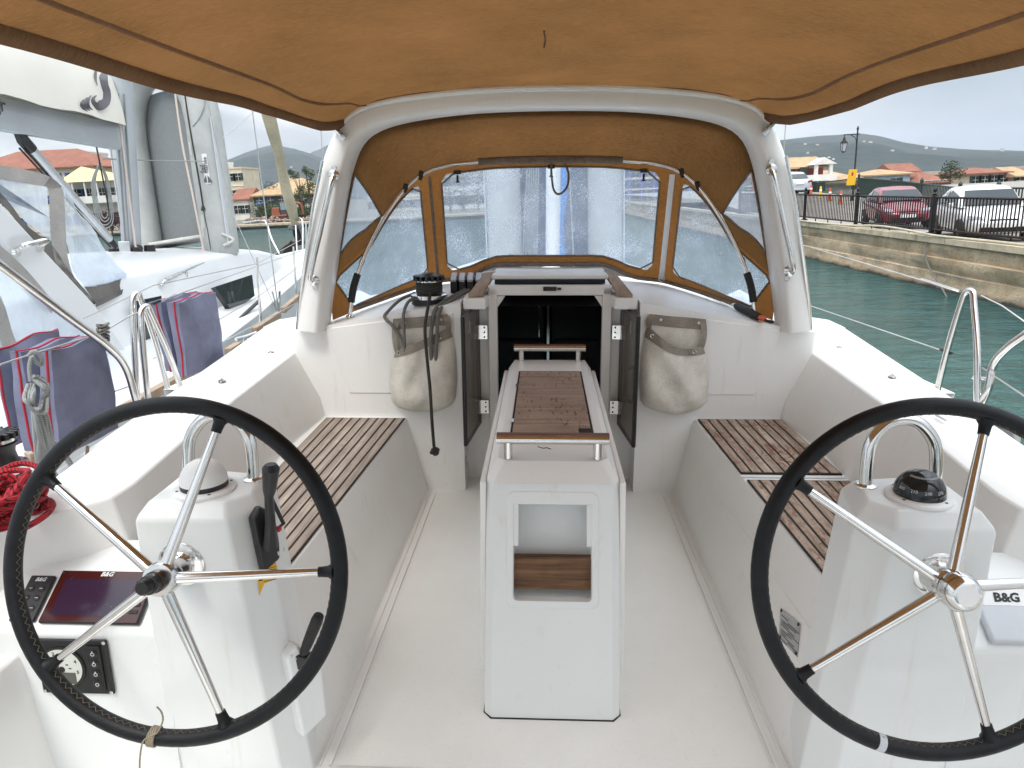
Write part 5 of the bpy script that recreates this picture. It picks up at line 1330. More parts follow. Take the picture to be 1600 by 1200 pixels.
# boom
ba, bb = V((-4.32, 7.32, 2.14)), V((-4.42, 2.0, 2.37))
bd = (bb-ba).normalized(); bs = V((0, 0, 1)).cross(bd).normalized(); bu = bd.cross(bs)
if bu.z < 0: bu = -bu
def sec(c, w, h): return [c+bs*a*w+bu*b_*h for a, b_ in ((1, -.55), (1, .55), (.75, 1), (-.75, 1), (-1, .55), (-1, -.55), (-.7, -1), (.7, -1))]
g = MB(); g.loft([sec(ba, .065, .125), sec(bb, .065, .125)], True, True); boom = g.build('boom', [SPAR], NY, bevel=.008)
sx = 1 if bs.x > 0 else -1
face = lambda t, h: lerp(ba, bb, t)+bs*sx*.066+bu*h
g = MB(); g.slab([face(0, .022), face(1, .022), face(1, .026), face(0, .026)], bs*sx, .002); g.build('boom_groove', [GREYP], boom)
g = MB(); pg = at(-30, 196, X=-4.26); t_ = (pg.y-ba.y)/(bb.y-ba.y); text(g, 'gr', face((at(15, 190, X=-4.27).y-ba.y)/(bb.y-ba.y), .015)+bs*sx*.002, -bd, bu, .155, .002, 0, 'RIGHT', .002); text(g, 'o', face((at(4, 212, X=-4.27).y-ba.y)/(bb.y-ba.y), -.085)+bs*sx*.002, -bd, bu, .085, .002, 0, 'RIGHT', .002); g.build('boom_lettering', [GRAPH], boom)
v0, v1 = V((-4.40, 5.95, 2.20)), mb+V((0.0, -.17, .12))
vt = at(24, 205, X=-4.38); vb = at(180, 385, X=-4.42)
g = MB(); g.tube([lerp(vt, vb, .10), lerp(vt, vb, .92)], .045, 14); g.tube([lerp(vt, vb, .05), lerp(vt, vb, .45)], .036, 12); vang = g.build('vang_strut', [ALU], NY)
g = MB(); g.tube([vt+V((0, 0, .06)), lerp(vt, vb, .06), lerp(vt, vb, .13)], [.03, .05, .05], 12); g.build('vang_end', [BLACK], vang); g = MB(); g.tube([lerp(vt, vb, .92), vb], [.04, .03], 10); g.build('vang_end', [BLACK], vang)
g = MB()
for o in (-.02, .03): g.tube([lerp(vt, vb, .08)+V((0, o-.06, -.05)), lerp(vt, vb, .97)+V((0, o-.03, -.03))], .009, 6)
g.build('vang_tackle', [ROPEK], vang)
# stowed sail in its cover
def cov(y): 
    t = max(0, (7.25-y)/5.0); return V((lerp(-4.30, -4.42, t), y, lerp(2.14, 2.37, t)+.13)), lerp(.20, .22, min(1, t*3)), lerp(.62, .46, t)
def cover_pt(y, q):
    c, w, h = cov(y); k = 1 if y < 7.0 else max(.25, 1-(y-7.0)/.35*.55)
    a = math.pi*q
    x = c.x+w*k*math.cos(a)*(1-.35*math.sin(a)**2)+.012*math.sin(y*9+q*7); z = c.z+h*math.sin(a)**.8*(k*.6+.4)+.010*math.sin(y*7+q*11)-.03*(1-math.sin(a))
    return V((x, y, z))
g = MB(); ysn = [2.0+.2*i for i in range(26)]+[7.15, 7.28, 7.36]
g.loft([[cover_pt(y, i/20) for i in range(21)] for y in ysn]); g.poly([cover_pt(7.36, i/20) for i in range(21)]); sc_ = g.build('sail_cover', [SAILC], NY, ang=80)
# black curled emblem on the cover
def on_cover(px, py):
    best = None
    for i in range(0, 50):
        for j in range(0, 24):
            y = 5.6+.036*i; q = j/48; p = cover_pt(y, q); d = p-CP; k = d.dot(FWD); u, v = PX+FPX*d.dot(RB)/k, PY-FPX*d.dot(UB)/k
            e = (u-px)**2+(v-py)**2
            if best is None or e < best[0]: best = (e, y, q, u, v)
    e, y, q, u, v = best; 
    p = cover_pt(y, q); d = (FWD*FPX+RB*(px-PX)+UB*(PY-py)); t = (p-CP).dot(d)/d.dot(d); return CP+d*(t*.9955)
em = MB()
def stroke(pts, ws):
    P = [on_cover(x, y) for x, y in pts]; L = spl(P, 4); n_ = len(L); secs = []
    vd = (L[0]-CP).normalized()
    for i, p in enumerate(L):
        t = (L[min(n_-1, i+1)]-L[max(0, i-1)]).normalized(); s_ = t.cross(vd).normalized(); w = interp([(k/(len(ws)-1), x) for k, x in enumerate(ws)], i/(n_-1))*.0062/2
        secs.append([p-s_*w, p+s_*w])
    em.loft(secs)
stroke([(159, 104), (160, 118), (163, 132), (167, 146), (164, 159), (155, 166), (147, 162), (146, 154), (151, 149)], [15, 14, 11, 11, 13, 12, 8, 4, 1])
stroke([(150, 108), (149, 121), (152, 134)], [3, 4, 1])
for k in range(3): stroke([(142-k*5.5, 149+k*3), (138-k*5, 157+k*2.2), (138-k*4.6, 166+k), (145-k*4, 172+k)], [1, 4, 4.5, 1])
em.build('cover_emblem', [GRAPH], sc_)
# arch leg of the neighbour, its grab handle
q = [at(x, y, X=-3.18) for x, y in ((-160, 150), (-60, 247), (0, 312), (60, 378), (149, 474), (210, 560), (215, 640), (150, 640), (115, 560), (88, 480), (0, 380), (-160, 215))]
g = MB(); g.slab(q, (-1, 0, 0), .14); narch = g.build('arch', [GELN], NY, bevel=.03, seg=3)
g = MB(); a, b_ = at(24, 384, X=-3.17), at(61, 376, X=-3.17)
g.tube(spl([a+V((0, 0, -.03)), a+V((.05, 0, 0)), lerp(a, b_, .3)+V((.06, 0, .005)), b_+V((.05, 0, 0)), b_+V((0, 0, -.03))], 5), .017, 8)
for p in (a, b_): g.lathe(p+V((-.01, 0, -.04)), [(.03, 0), (.025, .02)], (1, 0, 0), 12)
g.build('grab_handle', [STEEL], narch)

# ---- its cockpit hood of grey cloth
NH = thing('sprayhood', (-3.6, 4.6, .9), 'grey cloth sprayhood with cloudy plastic windows on the yacht alongside', 'sprayhood')
def P3(x, y, X): return at(x, y, X=X)
def border(outer, holes, mat, name, th=.012, X=None):
    pass
# side panel: cloth strips round the pane
def strip(name, a, b_, mat=GREYC, n=V((-1, 0, 0)), th=.012):
    g = MB(); secs = []
    k = max(len(a), len(b_))
    g.loft([spl(a, 5), spl(b_, 5)]); o = g.build(name, [mat], NH, ang=80); return o
sideX = -3.20
S = lambda *p: [P3(x, y, sideX+.0) for x, y in p]
strip('hood_cloth', S((-130, 238), (0, 258), (40, 265), (78, 276), (98, 292)), S((-130, 255), (0, 280), (40, 287), (72, 292), (76, 296)))
strip('hood_cloth', S((78, 276), (98, 296), (102, 340), (106, 400), (120, 440), (150, 474)), S((70, 290), (76, 300), (78, 340), (80, 374), (92, 420), (132, 462)))
strip('hood_cloth', S((-130, 180), (0, 300), (40, 350), (82, 384), (110, 425), (150, 474)), S((-130, 200), (0, 316), (36, 360), (76, 400), (104, 434), (146, 476)), GREYD)
g = MB(); pane = S((-130, 254), (0, 278), (40, 286), (73, 292), (77, 340), (82, 378), (60, 362), (38, 345), (0, 299), (-130, 200)); g.poly(pane); g.build('hood_side_window', [VINYLN], NH)
A = [P3(98, 294, -3.22), P3(100, 340, -3.22), P3(106, 400, -3.21), P3(134, 450, -3.20)]
B_ = [P3(101, 296, -3.9), P3(128, 335, -3.8), P3(165, 390, -3.62), P3(200, 434, -3.42)]
g = MB(); a_, b2 = resample(spl(A, 6), 16), resample(spl(B_, 6), 16); g.loft([[lerp(p, q, i/8)+V((.015*math.sin(k*.9+i), 0, .012*math.sin(k*1.3-i*.7))) for i in range(9)] for k, (p, q) in enumerate(zip(a_, b2))]); g.build('hood_front_window', [VINYLN], NH, ang=80)
strip('hood_skirt', [P3(132, 448, -3.20), P3(170, 442, -3.3), P3(197, 432, -3.42), P3(214, 438, -3.42)], [P3(150, 475, -3.19), P3(165, 468, -3.24), P3(195, 452, -3.36), P3(215, 440, -3.40)], GREYD)
strip('hood_skirt', [P3(150, 472, -3.185), P3(165, 466, -3.235), P3(195, 450, -3.355), P3(215, 438, -3.395)], [P3(150, 480, -3.185), P3(167, 472, -3.235), P3(197, 456, -3.355), P3(216, 443, -3.395)], GREYD)
# cockpit enclosure panel aft of the arch
NE = thing('cockpit_enclosure', (-2.9, 3.6, .4), 'cloudy plastic cockpit side panel with grey cloth edges below the neighbouring arch', 'side panel')
g = MB(); g.poly([P3(x, y, -3.05) for x, y in ((-200, 330), (0, 378), (10, 420), (70, 470), (130, 520), (150, 560), (-40, 600), (-200, 640))]); g.build('clear_panel', [VINYLN], NE)
for a, b_ in ((((-10, 374), (40, 420), (88, 478)), ((-14, 392), (36, 436), (80, 490))), (((-10, 440), (8, 480), (20, 520), (40, 570)), ((-60, 420), (-20, 480), (0, 530), (14, 580)))):
    g = MB(); g.loft([spl([P3(x, y, -3.03) for x, y in a], 5), spl([P3(x, y, -3.03) for x, y in b_], 5)]); g.build('cloth_edge', [GREYC], NE, ang=80)

# ================================================================== inflatable dinghies stowed upright on both foredecks
def dinghy(B0, T0, side, label, W=1.06, r=.20, spots=True):
    # B0/T0: lower and upper end of the starboard tube's axis
    D = thing('inflatable_dinghy', B0, label, 'dinghy', 'grey inflatable dinghies stowed on foredecks')
    up = (T0-B0).normalized(); across = side.normalized(); across = (across-up*across.dot(up)).normalized(); out = across.cross(up).normalized()
    if out.y > 0: out = -out                    # towards the viewer
    L = (T0-B0).length
    def Q(a, h, d=0): return B0+across*a+up*h+out*d
    pts = [Q(0, h) for h in (-.05, .1, .4, .8, 1.2, L)]
    arc = [Q(W/2-W/2*math.cos(t), L+.75*math.sin(t)) for t in [math.pi*i/10 for i in range(1, 10)]]
    pts2 = [Q(W, h) for h in (L, 1.2, .8, .4, .1, -.05)]
    path = [Q(0, -.16)]+pts+arc+pts2+[Q(W, -.16)]; rr = [.12]+[r*.94]+[r]*(len(path)-4)+[r*.94, .12]
    g = MB(); g.tube(path, rr, 20); tb = g.build('tube', [HYP], D)
    for a in (-r*.92, W+r*.92):
        g = MB()
        for o in (-.02, .0, .02): g.tube([Q(a, h, .10+o) for h in (0, L*.5, L)], .007, 5)
        g.build('rubbing_strake', [GREYP], tb)
    g = MB(); g.loft([[Q(r*.35+(W-.7*r)*i/8, .16+(L+.3)*j/6, -.10+.03*math.cos(math.pi*(i-4)/4)) for i in range(9)] for j in range(7)]); g.build('inflatable_floor', [HYPF if spots else simple('navy_dinghy_floor', (.05, .075, .13), .7)], D)
    g = MB(); g.slab([Q(r*.6, .14, .12), Q(W-r*.6, .14, .12), Q(W-r*.6, .14, -.24), Q(r*.6, .14, -.24)], up, .035); tr = g.build('transom', [HYPD], D, bevel=.01)
    g = MB(); g.slab([Q(.32, .176, .06), Q(.52, .176, .06), Q(.52, .176, -.02), Q(.32, .176, -.02)], up, .006); g.build('transom_plate', [GRAPH], tr)
    g = MB(); g.box(Q(W*.52, .19, -.10), (.10, .04, .05)); g.build('drain_fitting', [WHITE], tr, bevel=.01)
    if spots:
        def S_(a, h, ang): return Q(a+0, h)+(-across*math.sin(ang)+out*math.cos(ang))*(r+.004)
        g = MB(); L2 = [S_(0, h, -.15+.08*math.sin(h*3)) for h in [.42+.11*i for i in range(14)]]; g.tube(spl(L2, 3), .009, 6); g.lathe(L2[0], [(.03, 0), (.012, .05)], up, 8); g.tube([L2[0], S_(0, .2, .0), S_(0, -.03, .02)], .004, 5); g.build('lifeline', [ROPEK], tb)
        q0, q1 = .70, 1.04
        g = MB(); g.loft([[S_(0, h, .28), S_(0, h, .42), S_(0, h, .55)] for h in (q0, (q0+q1)/2, q1)]); lb = g.build('maker_label', [WHITE], tb, ang=80)
        g = MB(); nrm = (-across*math.sin(.42)+out*math.cos(.42)); c = S_(0, q0+.10, .50)+nrm*.003
        text(g, 'Sail', S_(0, q0+.12, .37)+nrm*.006, up, (across*math.cos(.42)+out*math.sin(.42)), .075, .004, 0, 'LEFT', .002)
        text(g, 'marine', S_(0, q0+.12, .52)+nrm*.006, up, (across*math.cos(.42)+out*math.sin(.42)), .065, .004, 0, 'LEFT', .001)
        c = S_(0, q0+.055, .42)+nrm*.005; e1, e2 = -across*math.cos(.42)-out*math.sin(.42), up
        g.poly([c+e1*.05-e2*.03, c+e1*.005+e2*.045, c+e1*.002-e2*.045]); g.poly([c-e1*.01+e2*.05, c-e1*.045-e2*.02, c-e1*.008-e2*.045]); g.build('label_print', [GRAPH], lb)
        for h, a in ((1.05, -.45), (.22, -.25), (.12, -.4)):
            g = MB(); g.loft([[S_(0, h+k*.05, a-.12), S_(0, h+k*.05, a), S_(0, h+k*.05, a+.12)] for k in range(4)]); g.build('patch', [HYPD], tb, ang=80)
        g = MB(); g.tube(spl([S_(0, .0, .75), Q(-r-.03, .06, .08), S_(0, .14, .75)], 5), .016, 6); g.build('grip_handle', [HYPD], tb)
        g = MB(); g.tube(spl([S_(0, 1.35, .0), S_(0, 1.45, .5), S_(0, 1.65, .9), S_(0, 1.9, .8)], 5), .007, 5); g.build('painter', [ROPEG], tb)
    return D
dinghy(at(346, 388, Y=8.3), at(318, 190, Y=8.55), V((-1, .22, 0)), 'upright grey inflatable dinghy strapped to the mast of the yacht alongside')
dinghy(V((.66, 8.0, .72)), V((.62, 8.1, 2.3)), V((-1, 0, 0)), 'upright grey dinghy seen blurred through the centre sprayhood window', W=1.13, spots=False)
g = MB(); g.tube(spl([at(270, 120, Y=7.9), at(284, 220, Y=7.85), at(302, 310, Y=7.8), at(318, 392, Y=7.75)], 8), .011, 8); tag(g.build('dinghy_halyard', [ROPEW]), 'red flecked white rope crossing the upright dinghy beside the mast', 'rope')
g = MB(); g.tube(spl([at(186, 185, Y=7.25), at(196, 260, Y=7.2), at(212, 386, Y=7.15)], 8), .010, 8); tag(g.build('mast_halyard', [ROPEW]), 'red flecked white rope running down the grey mast', 'rope')
g = MB(); g.tube([at(160, 248, Y=7.3), at(240, 251, Y=7.7), at(322, 252, Y=7.9)], .006, 6); tag(g.build('lashing_line', [ROPEG]), 'thin grey line tied across the dinghy to the mast', 'rope')
g = MB(); g.tube(spl([V((.13, 7.2, 2.0)), V((.16, 7.18, 1.6)), V((.13, 7.2, 1.2)), V((.17, 7.2, .80))], 6), [.015, .018, .02, .025, .03, .03, .03, .033, .03, .03, .03, .03, .03, .03, .03, .033, .036, .036, .036], 10); tag(g.build('blue_rope_hank', [ROPEB]), 'blue rope hank hanging beyond the centre window', 'rope')
# ================================================================== heel everything on board both yachts against the level world
for o in ONBOARD: o.matrix_basis = HEEL @ o.matrix_basis

# ================================================================== water, quay and land
WZ = -1.70
m, nt, b = nmat('sea_water'); v0 = coords(nt)
b.inputs['Base Color'].default_value = (.010, .050, .050, 1); b.inputs['Roughness'].default_value = .07; b.inputs['IOR'].default_value = 1.33; b.inputs['Specular IOR Level'].default_value = .5
n1 = nois(nt, coords(nt, (1, 2.2, 1), (0, 0, .35)), .9, 5, .58, .6); n2 = nois(nt, coords(nt, (1, 1.7, 1), (0, 0, -.3)), 3.6, 4, .6, .4)
h = N(nt, 'ShaderNodeMath', {0: N(nt, 'ShaderNodeMath', {0: n1, 1: 1.0}, operation='MULTIPLY').outputs[0], 1: N(nt, 'ShaderNodeMath', {0: n2, 1: .30}, operation='MULTIPLY').outputs[0]}, operation='ADD').outputs[0]
bump(nt, b, h, 1.0, .5)
patch = ramp(nt, nois(nt, v0, .25, 4), .35, .7); nt.links.new(mixc(nt, patch, (.022, .078, .074), (.042, .115, .108)), b.inputs['Base Color'])
WATER = m
g = MB(); g.poly([V((-3000, -200, WZ)), V((3000, -200, WZ)), V((3000, 3500, WZ)), V((-3000, 3500, WZ))]); struct(g.build('water', [WATER]))
def qx(y): return 11.22+.0228*(17.5-y)                # quay edge line
GROUND = simple('quay_concrete', (.30, .28, .25), .9, 0, .18, 1.2, .2)
LANDM = simple('far_ground', (.17, .16, .12), .95, 0, .35, .08)
g = MB(); Y0, Y1 = -40, 400
def gz(y, x): 
    k = max(0, min(1, (y-34)/16)); return -.262+k*k*(3-2*k)*.62
rows = [-40, 0, 10, 20, 30, 34, 38, 42, 46, 50, 60, 91]; secs = []
for y in rows: secs.append([V((qx(y)+dx, y, gz(y, dx)-.15*max(0, min(1, (44-y)/8)) if 0 < dx < 10 else (-.41))) for dx in (.36, 1.5, 8, 9, 10.5, 120, 900)])
g.loft(secs[::-1]); struct(g.build('quay_ground', [GROUND], ang=80))
SZ = -1.05
g = MB(); g.poly([V((-2500, 91.5, SZ)), V((2500, 91.5, SZ)), V((2500, 1500, SZ+1)), V((-2500, 1500, SZ+1))]); struct(g.build('shore_ground', [LANDM]))
# stone quay wall
m, nt, b = nmat('quay_stone'); v0 = coords(nt); pos = N(nt, 'ShaderNodeSeparateXYZ', {0: coords(nt)}).outputs
n1 = nois(nt, v0, 1.1, 8, .65); n2 = nois(nt, v0, 9, 6, .7); n3 = nois(nt, coords(nt, (1, .35, 2.2)), 1.6, 6, .7)
c = mixc(nt, ramp(nt, n1, .32, .7), (.32, .235, .145), (.60, .475, .325)); c = mixc(nt, ramp(nt, n3, .5, .72), c, (.20, .185, .15)); c = mixc(nt, N(nt, 'ShaderNodeMath', {0: ramp(nt, n2, .55, .75), 1: .7}, operation='MULTIPLY').outputs[0], c, (.10, .085, .06))
wl_ = N(nt, 'ShaderNodeMath', {0: pos[2], 1: N(nt, 'ShaderNodeMath', {0: n1, 1: .35}, operation='MULTIPLY').outputs[0]}, operation='SUBTRACT').outputs[0]
wet = N(nt, 'ShaderNodeMapRange', {'Value': wl_, 'From Min': -.34, 'From Max': -.22, 'To Min': 1, 'To Max': 0}).outputs[0]
c = mixc(nt, wet, c, (.035, .032, .024)); nt.links.new(c, b.inputs['Base Color']); b.inputs['Roughness'].default_value = .9
hh = N(nt, 'ShaderNodeMath', {0: n1, 1: n2}, operation='ADD').outputs[0]; bump(nt, b, hh, .7, .05)
QSTONE = m
QW = thing('quay_wall', (qx(17.5), 17.5, WZ), 'old stained stone quay wall dropping into the water under the black railing', 'quay wall', board=False)
g = MB(); ysq = [-20+i*.45 for i in range(250)]; zs = [-2.3, -1.75, -1.5, -1.25, -1.22, -1.0, -.84, -.82, -.62, -.46, -.44]
secs = []
for z in zs:
    r = []
    for i, y in enumerate(ysq):
        d = noise.noise(V((y*.9, z*2.1, 3)))*.07+noise.noise(V((y*3.1, z*6, 9)))*.03
        if z in (-1.22, -.82): d += .05
        if z < -1.7: d -= .10
        if z > -1.21 and z < -.83 and 14 < y < 22.5: d -= .06
        r.append(V((qx(y)+.05+d, y, z)))
    secs.append(r)
g.loft(secs); wallo = g.build('wall_face', [QSTONE], QW, ang=50, origin=(qx(17.5), 17.5, WZ+.2))
COPING = simple('coping_stone', (.52, .435, .315), .9, 0, .22, 2.5, .4)
g = MB(); y = -20
rr = random.Random(5)
while y < 92:
    L = rr.uniform(1.3, 2.3); q = [V((qx(y)-.03, y, -.45)), V((qx(y)+.38, y, -.45)), V((qx(y+L-.02)+.38, y+L-.02, -.45)), V((qx(y+L-.02)-.03, y+L-.02, -.45))]; g.slab(q, (0, 0, 1), .186+rr.uniform(-.012, .012)); y += L
g.build('coping', [COPING], QW, bevel=.02)
HOSEM = simple('pale_conduit', (.55, .49, .36), .8, 0, .15, 5)
g = MB(); g.tube(spl([V((qx(y)+.02+.08*math.sin(y*.8), y, -.235+max(0, .10*math.sin(y*.55+1.2)))) for y in [i*1.3 for i in range(3, 28)]], 4), .035, 8); tag(g.build('hose', [HOSEM]), 'pale hose lying loose along the top edge of the quay wall', 'hose', board=False)
g = MB(); a = atw(1449, 372, Y=21.2); g.tube(spl([a, a+V((-.08, -.1, -.35)), a+V((-.12, -.5, -.8)), a+V((-.25, -1.5, -1.25)), a+V((-.6, -2.6, -1.5))], 8), .022, 8); tag(g.build('mooring_line', [ROPED]), 'dark mooring line hanging from the railing down the quay wall', 'rope', board=False)
# ---- black railing along the quay
IRON = simple('black_iron', (.016, .015, .015), .5, .2, .3, 20); RUST = simple('rusty_iron', (.034, .019, .015), .75, .2, .4, 12)
FN = thing('quay_railing', (qx(21.4)+.21, 21.4, -.26), 'long black iron picket railing standing on the stone quay wall', 'railing', board=False)
posts = [8.0, 12.4, 16.8, 21.4, 26.2, 30.9, 35.4, 40]
def fx(y): return qx(y)+.21
for k, y in enumerate(posts):
    g = MB(); g.box((fx(y), y, .31), (.10, .10, 1.12)); g.box((fx(y), y, -.22), (.20, .20, .06)); g.lathe((fx(y), y, .86), [(.05, 0), (.075, .03), (.05, .06), (.03, .08), (.06, .14), (.045, .20), (.01, .23)], (0, 0, 1), 10); g.build('post', [IRON], FN)
    if k+1 < len(posts):
        y1 = posts[k+1]; g = MB()
        for z, hgt in ((.79, .045), (-.10, .045)): g.tube([V((fx(y), y, z)), V((fx(y1), y1, z))], .032, 6)
        n_ = int(round((y1-y)/.140))
        for i in range(1, n_):
            yy = lerp(y, y1, i/n_); g.box((fx(yy), yy, .345), (.027, .027, .93))
        for i in range(1, 4): yy = lerp(y, y1, i/4); g.box((fx(yy), yy, -.19), (.03, .03, .2))
        g.build('railing_panel', [IRON if k % 2 else RUST], FN)
FARW = simple('far_quay_concrete', (.42, .39, .33), .9, 0, .25, .4)
g = MB(); g.slab([V((-400, 90.6, -2.3)), V((15, 90.6, -2.3)), V((15, 90.6, -1.30)), V((-400, 90.6, -1.30))][::-1], (0, 1, 0), .9); fq = thing('far_quay', (-60, 91, -1.7), 'low pale concrete quay on the far side of the harbour', 'quay wall', board=False); o = g.build('quay_face', [FARW], fq)
g = MB(); g.slab([V((-400, 90.3, -1.30)), V((15, 90.3, -1.30)), V((15, 92.5, -1.30)), V((-400, 92.5, -1.30))], (0, 0, 1), .26); g.build('quay_coping', [COPING], fq)
g = MB(); g.slab([V((-400, 90.5, -1.72)), V((15, 90.5, -1.72)), V((15, 90.5, -1.45)), V((-400, 90.5, -1.45))][::-1], (0, 1, 0), .1); g.build('tide_mark', [simple('wet_stone', (.04, .04, .033), .7)], fq)

# ================================================================== cars
def paint(name, c, rough=.25): return simple(name, c, rough, 0, .04, 3, coat=.6)
def car(label, mat, L, W, H, style, front_view=True):
    # built with its nose towards -y, wheels on z=0
    r0 = thing('parked_car', (0, 0, 0), label, 'car', 'cars parked on the quay', board=False)
    hw = W/2
    # body: stations from nose to tail: (y, half width, sill z, shoulder z, centre z)
    if style == 'hatch': st = [(-.50, .60, .30, .52, .56), (-.475, .78, .24, .60, .66), (-.42, .90, .20, .68, .76), (-.30, .98, .18, .80, .90), (-.20, 1, .18, .90, .98), (0, 1, .18, .94, .98), (.25, 1, .18, .97, 1.0), (.38, .97, .20, .98, 1.02), (.46, .90, .26, .93, .98), (.495, .78, .34, .80, .84)]
    else: st = [(-.50, .62, .30, .50, .54), (-.475, .80, .24, .58, .62), (-.42, .92, .20, .68, .74), (-.30, .98, .18, .78, .86), (-.18, 1, .18, .88, .92), (.1, 1, .18, .92, .94), (.30, 1, .18, .95, .98), (.42, .95, .22, .96, 1.0), (.48, .88, .28, .90, .96), (.50, .80, .36, .62, .66)]
    g = MB(); secs = []
    for y, w, zs_, zt, zc in st:
        w *= hw; p = [(w*.86, zs_), (w*.97, zs_+.10), (w, lerp(zs_, zt, .5)), (w*.985, lerp(zs_, zt, .8)), (w*.93, zt), (w*.6, lerp(zt, zc, .8)), (0, zc)]
        secs.append([V((a, y*L, z)) for a, z in p]+[V((-a, y*L, z)) for a, z in p[-2::-1]])
    g.loft(secs, True, True)
    body = g.build('body', [mat], r0, subsurf=1)
    # cabin: lower ring and roof ring
    if style == 'hatch': cab = [(-.235, .80, .90), (-.10, .72, H-.10), (.02, .70, H), (.22, .70, H-.02), (.36, .66, H-.12), (.455, .74, .96)]
    else: cab = [(-.20, .80, .90), (-.07, .70, H-.10), (.04, .68, H), (.18, .68, H-.02), (.28, .66, H-.14), (.40, .74, .95)]
    g = MB(); (y0, w0, z0), (y1, w1, z1), (y2, w2, z2), (y3, w3, z3), (y4, w4, z4), (y5, w5, z5) = cab
    zb = .93
    low = [(y0, w0+.10), (y1, .93), (y2, .95), (y3, .95), (y4, .92), (y5, w5+.06)]
    secs = []
    for (y, w, z), (yl, wl_) in zip(cab, low):
        secs.append([V((wl_*hw, y*L, min(zb, z))), V((lerp(wl_, w, .5)*hw*1.01, y*L, lerp(min(zb, z), z, .55))), V((w*hw, y*L, z-.035 if z > 1 else z)), V((w*hw*.8, y*L, z)), V((0, y*L, z+(.03 if z > 1 else 0))), V((-w*hw*.8, y*L, z)), V((-w*hw, y*L, z-.035 if z > 1 else z)), V((-lerp(wl_, w, .5)*hw*1.01, y*L, lerp(min(zb, z), z, .55))), V((-wl_*hw, y*L, min(zb, z)))])
    g.loft(secs); g.build('cabin_roof', [mat], r0, ang=50)
    # glazing, proud of the cabin shell
    def pane(name, q, n, t=.012):
        g = MB(); g.slab([V(p) for p in q], n, t); return g.build(name, [CARGLASS], r0)
    a = .055
    pane('windscreen', [(-w0*hw*.98, y0*L+.03, .955), (w0*hw*.98, y0*L+.03, .955), (w1*hw*.94, y1*L-.01, z1-.02), (-w1*hw*.94, y1*L-.01, z1-.02)], (0, -.8, .6), .03)
    pane('rear_window', [(w5*hw*.95, y5*L-.04, 1.0), (-w5*hw*.95, y5*L-.04, 1.0), (-w4*hw*.94, y4*L+.02, z4-.02), (w4*hw*.94, y4*L+.02, z4-.02)], (0, .8, .6), .035)
    for s in (-1, 1):
        def sp(y, t, zt):
            wl_ = interp([(p[0], p[1]) for p in low], y); wt = interp([(p[0], p[1]) for p in cab], y); return (s*(lerp(wl_, wt, t)*hw+.035), y*L, lerp(.93, zt, t))
        for ya, yb in ((y1-.055, lerp(y2, y3, .42)), (lerp(y2, y3, .5), y4+.02)):
            za, zb2 = interp([(p[0], p[2]) for p in cab], ya+.03), interp([(p[0], p[2]) for p in cab], yb)
            q = [sp(ya, .08, za), sp(yb, .08, zb2), sp(yb-.012, .82, zb2), sp(ya+.055 if ya < 0 else ya+.01, .82, za)]
            g = MB(); g.slab([V(p) for p in (q if s < 0 else q[::-1])], (s, 0, .1), .010); g.build('side_window', [CARGLASS], r0)
        g = MB(); g.box((s*(hw+.07), -.17*L, .98), (.16, .09, .12)); g.build('wing_mirror', [mat], r0, bevel=.03)
        for yy in (-.315, .30):
            g = MB(); g.lathe((s*(hw-.16), yy*L, .31), [(.20, 0), (.30, .0), (.315, .03), (.315, .16), (.29, .19), (.21, .185)], (s, 0, 0), 26); wh = g.build('wheel', [RUBBER], r0)
            g = MB()
            g.lathe((s*(hw+.005), yy*L, .31), [(.05, .01), (.05, .03)], (s, 0, 0), 12); 
            for k in range(6):
                an = k*math.pi/3; c = V((s*(hw+.012), yy*L+.11*math.cos(an), .31+.11*math.sin(an))); g.box(c, (.02, .18, .05), Matrix.Rotation(an, 3, 'X'))
            g.lathe((s*(hw+.0), yy*L, .31), [(.19, 0), (.21, .0), (.21, .02), (.19, .02)], (s, 0, 0), 24); g.build('rim', [ALU], wh)
        g = MB(); q = [(s*.50*hw, -.478*L, .60), (s*.86*hw, -.435*L, .62), (s*.90*hw, -.425*L, .72), (s*.55*hw, -.462*L, .69)]
        g.slab([V(p)+V((0, .02, 0)) for p in (q if s > 0 else q[::-1])], (s*.2, -1, .2), .05); g.build('headlight', [LAMPG], r0, bevel=.01)
        g = MB(); q = [(s*.55*hw, .50*L, .72), (s*.86*hw, .475*L, .74), (s*.90*hw, .47*L, .88), (s*.62*hw, .492*L, .86)]
        g.slab([V(p)-V((0, .04, 0)) for p in (q[::-1] if s > 0 else q)], (s*.2, 1, .1), .06); g.build('tail_light', [TAILR], r0, bevel=.01)
    g = MB(); g.box((0, -.492*L, .36), (W*.62, .08, .13)); g.box((0, -.480*L, .60), (W*.36, .07, .055)); g.build('grille', [BLACK], r0, bevel=.01)
    g = MB(); g.box((0, -.506*L, .47), (.50, .03, .11)); g.box((0, .507*L, .70 if style != 'hatch' else .62), (.50, .03, .11)); g.build('number_plate', [WHITE], r0, bevel=.004)
    g = MB(); g.box((0, .495*L, .33), (W*.8, .10, .12)); g.build('rear_bumper', [mat], r0, bevel=.03)
    g = MB()
    for k in (-1, 1): g.tube([V((k*.05, y0*L-.0, .965)), V((k*.42+.1, y0*L+.17, 1.04))], .008, 5)
    g.build('wiper', [BLACK], r0)
    return r0
LAMPG = simple('lamp_glass', (.55, .57, .60), .12, .2, .05); TAILR = simple('tail_lamp_red', (.35, .015, .02), .2)
cr_ = car('dark red hatchback parked behind the black railing', paint('red_paint', (.22, .012, .028)), 3.85, 1.68, 1.42, 'hatch'); cr_.location = (13.15, 27.4, -.412); cr_.rotation_euler.z = math.radians(-13)
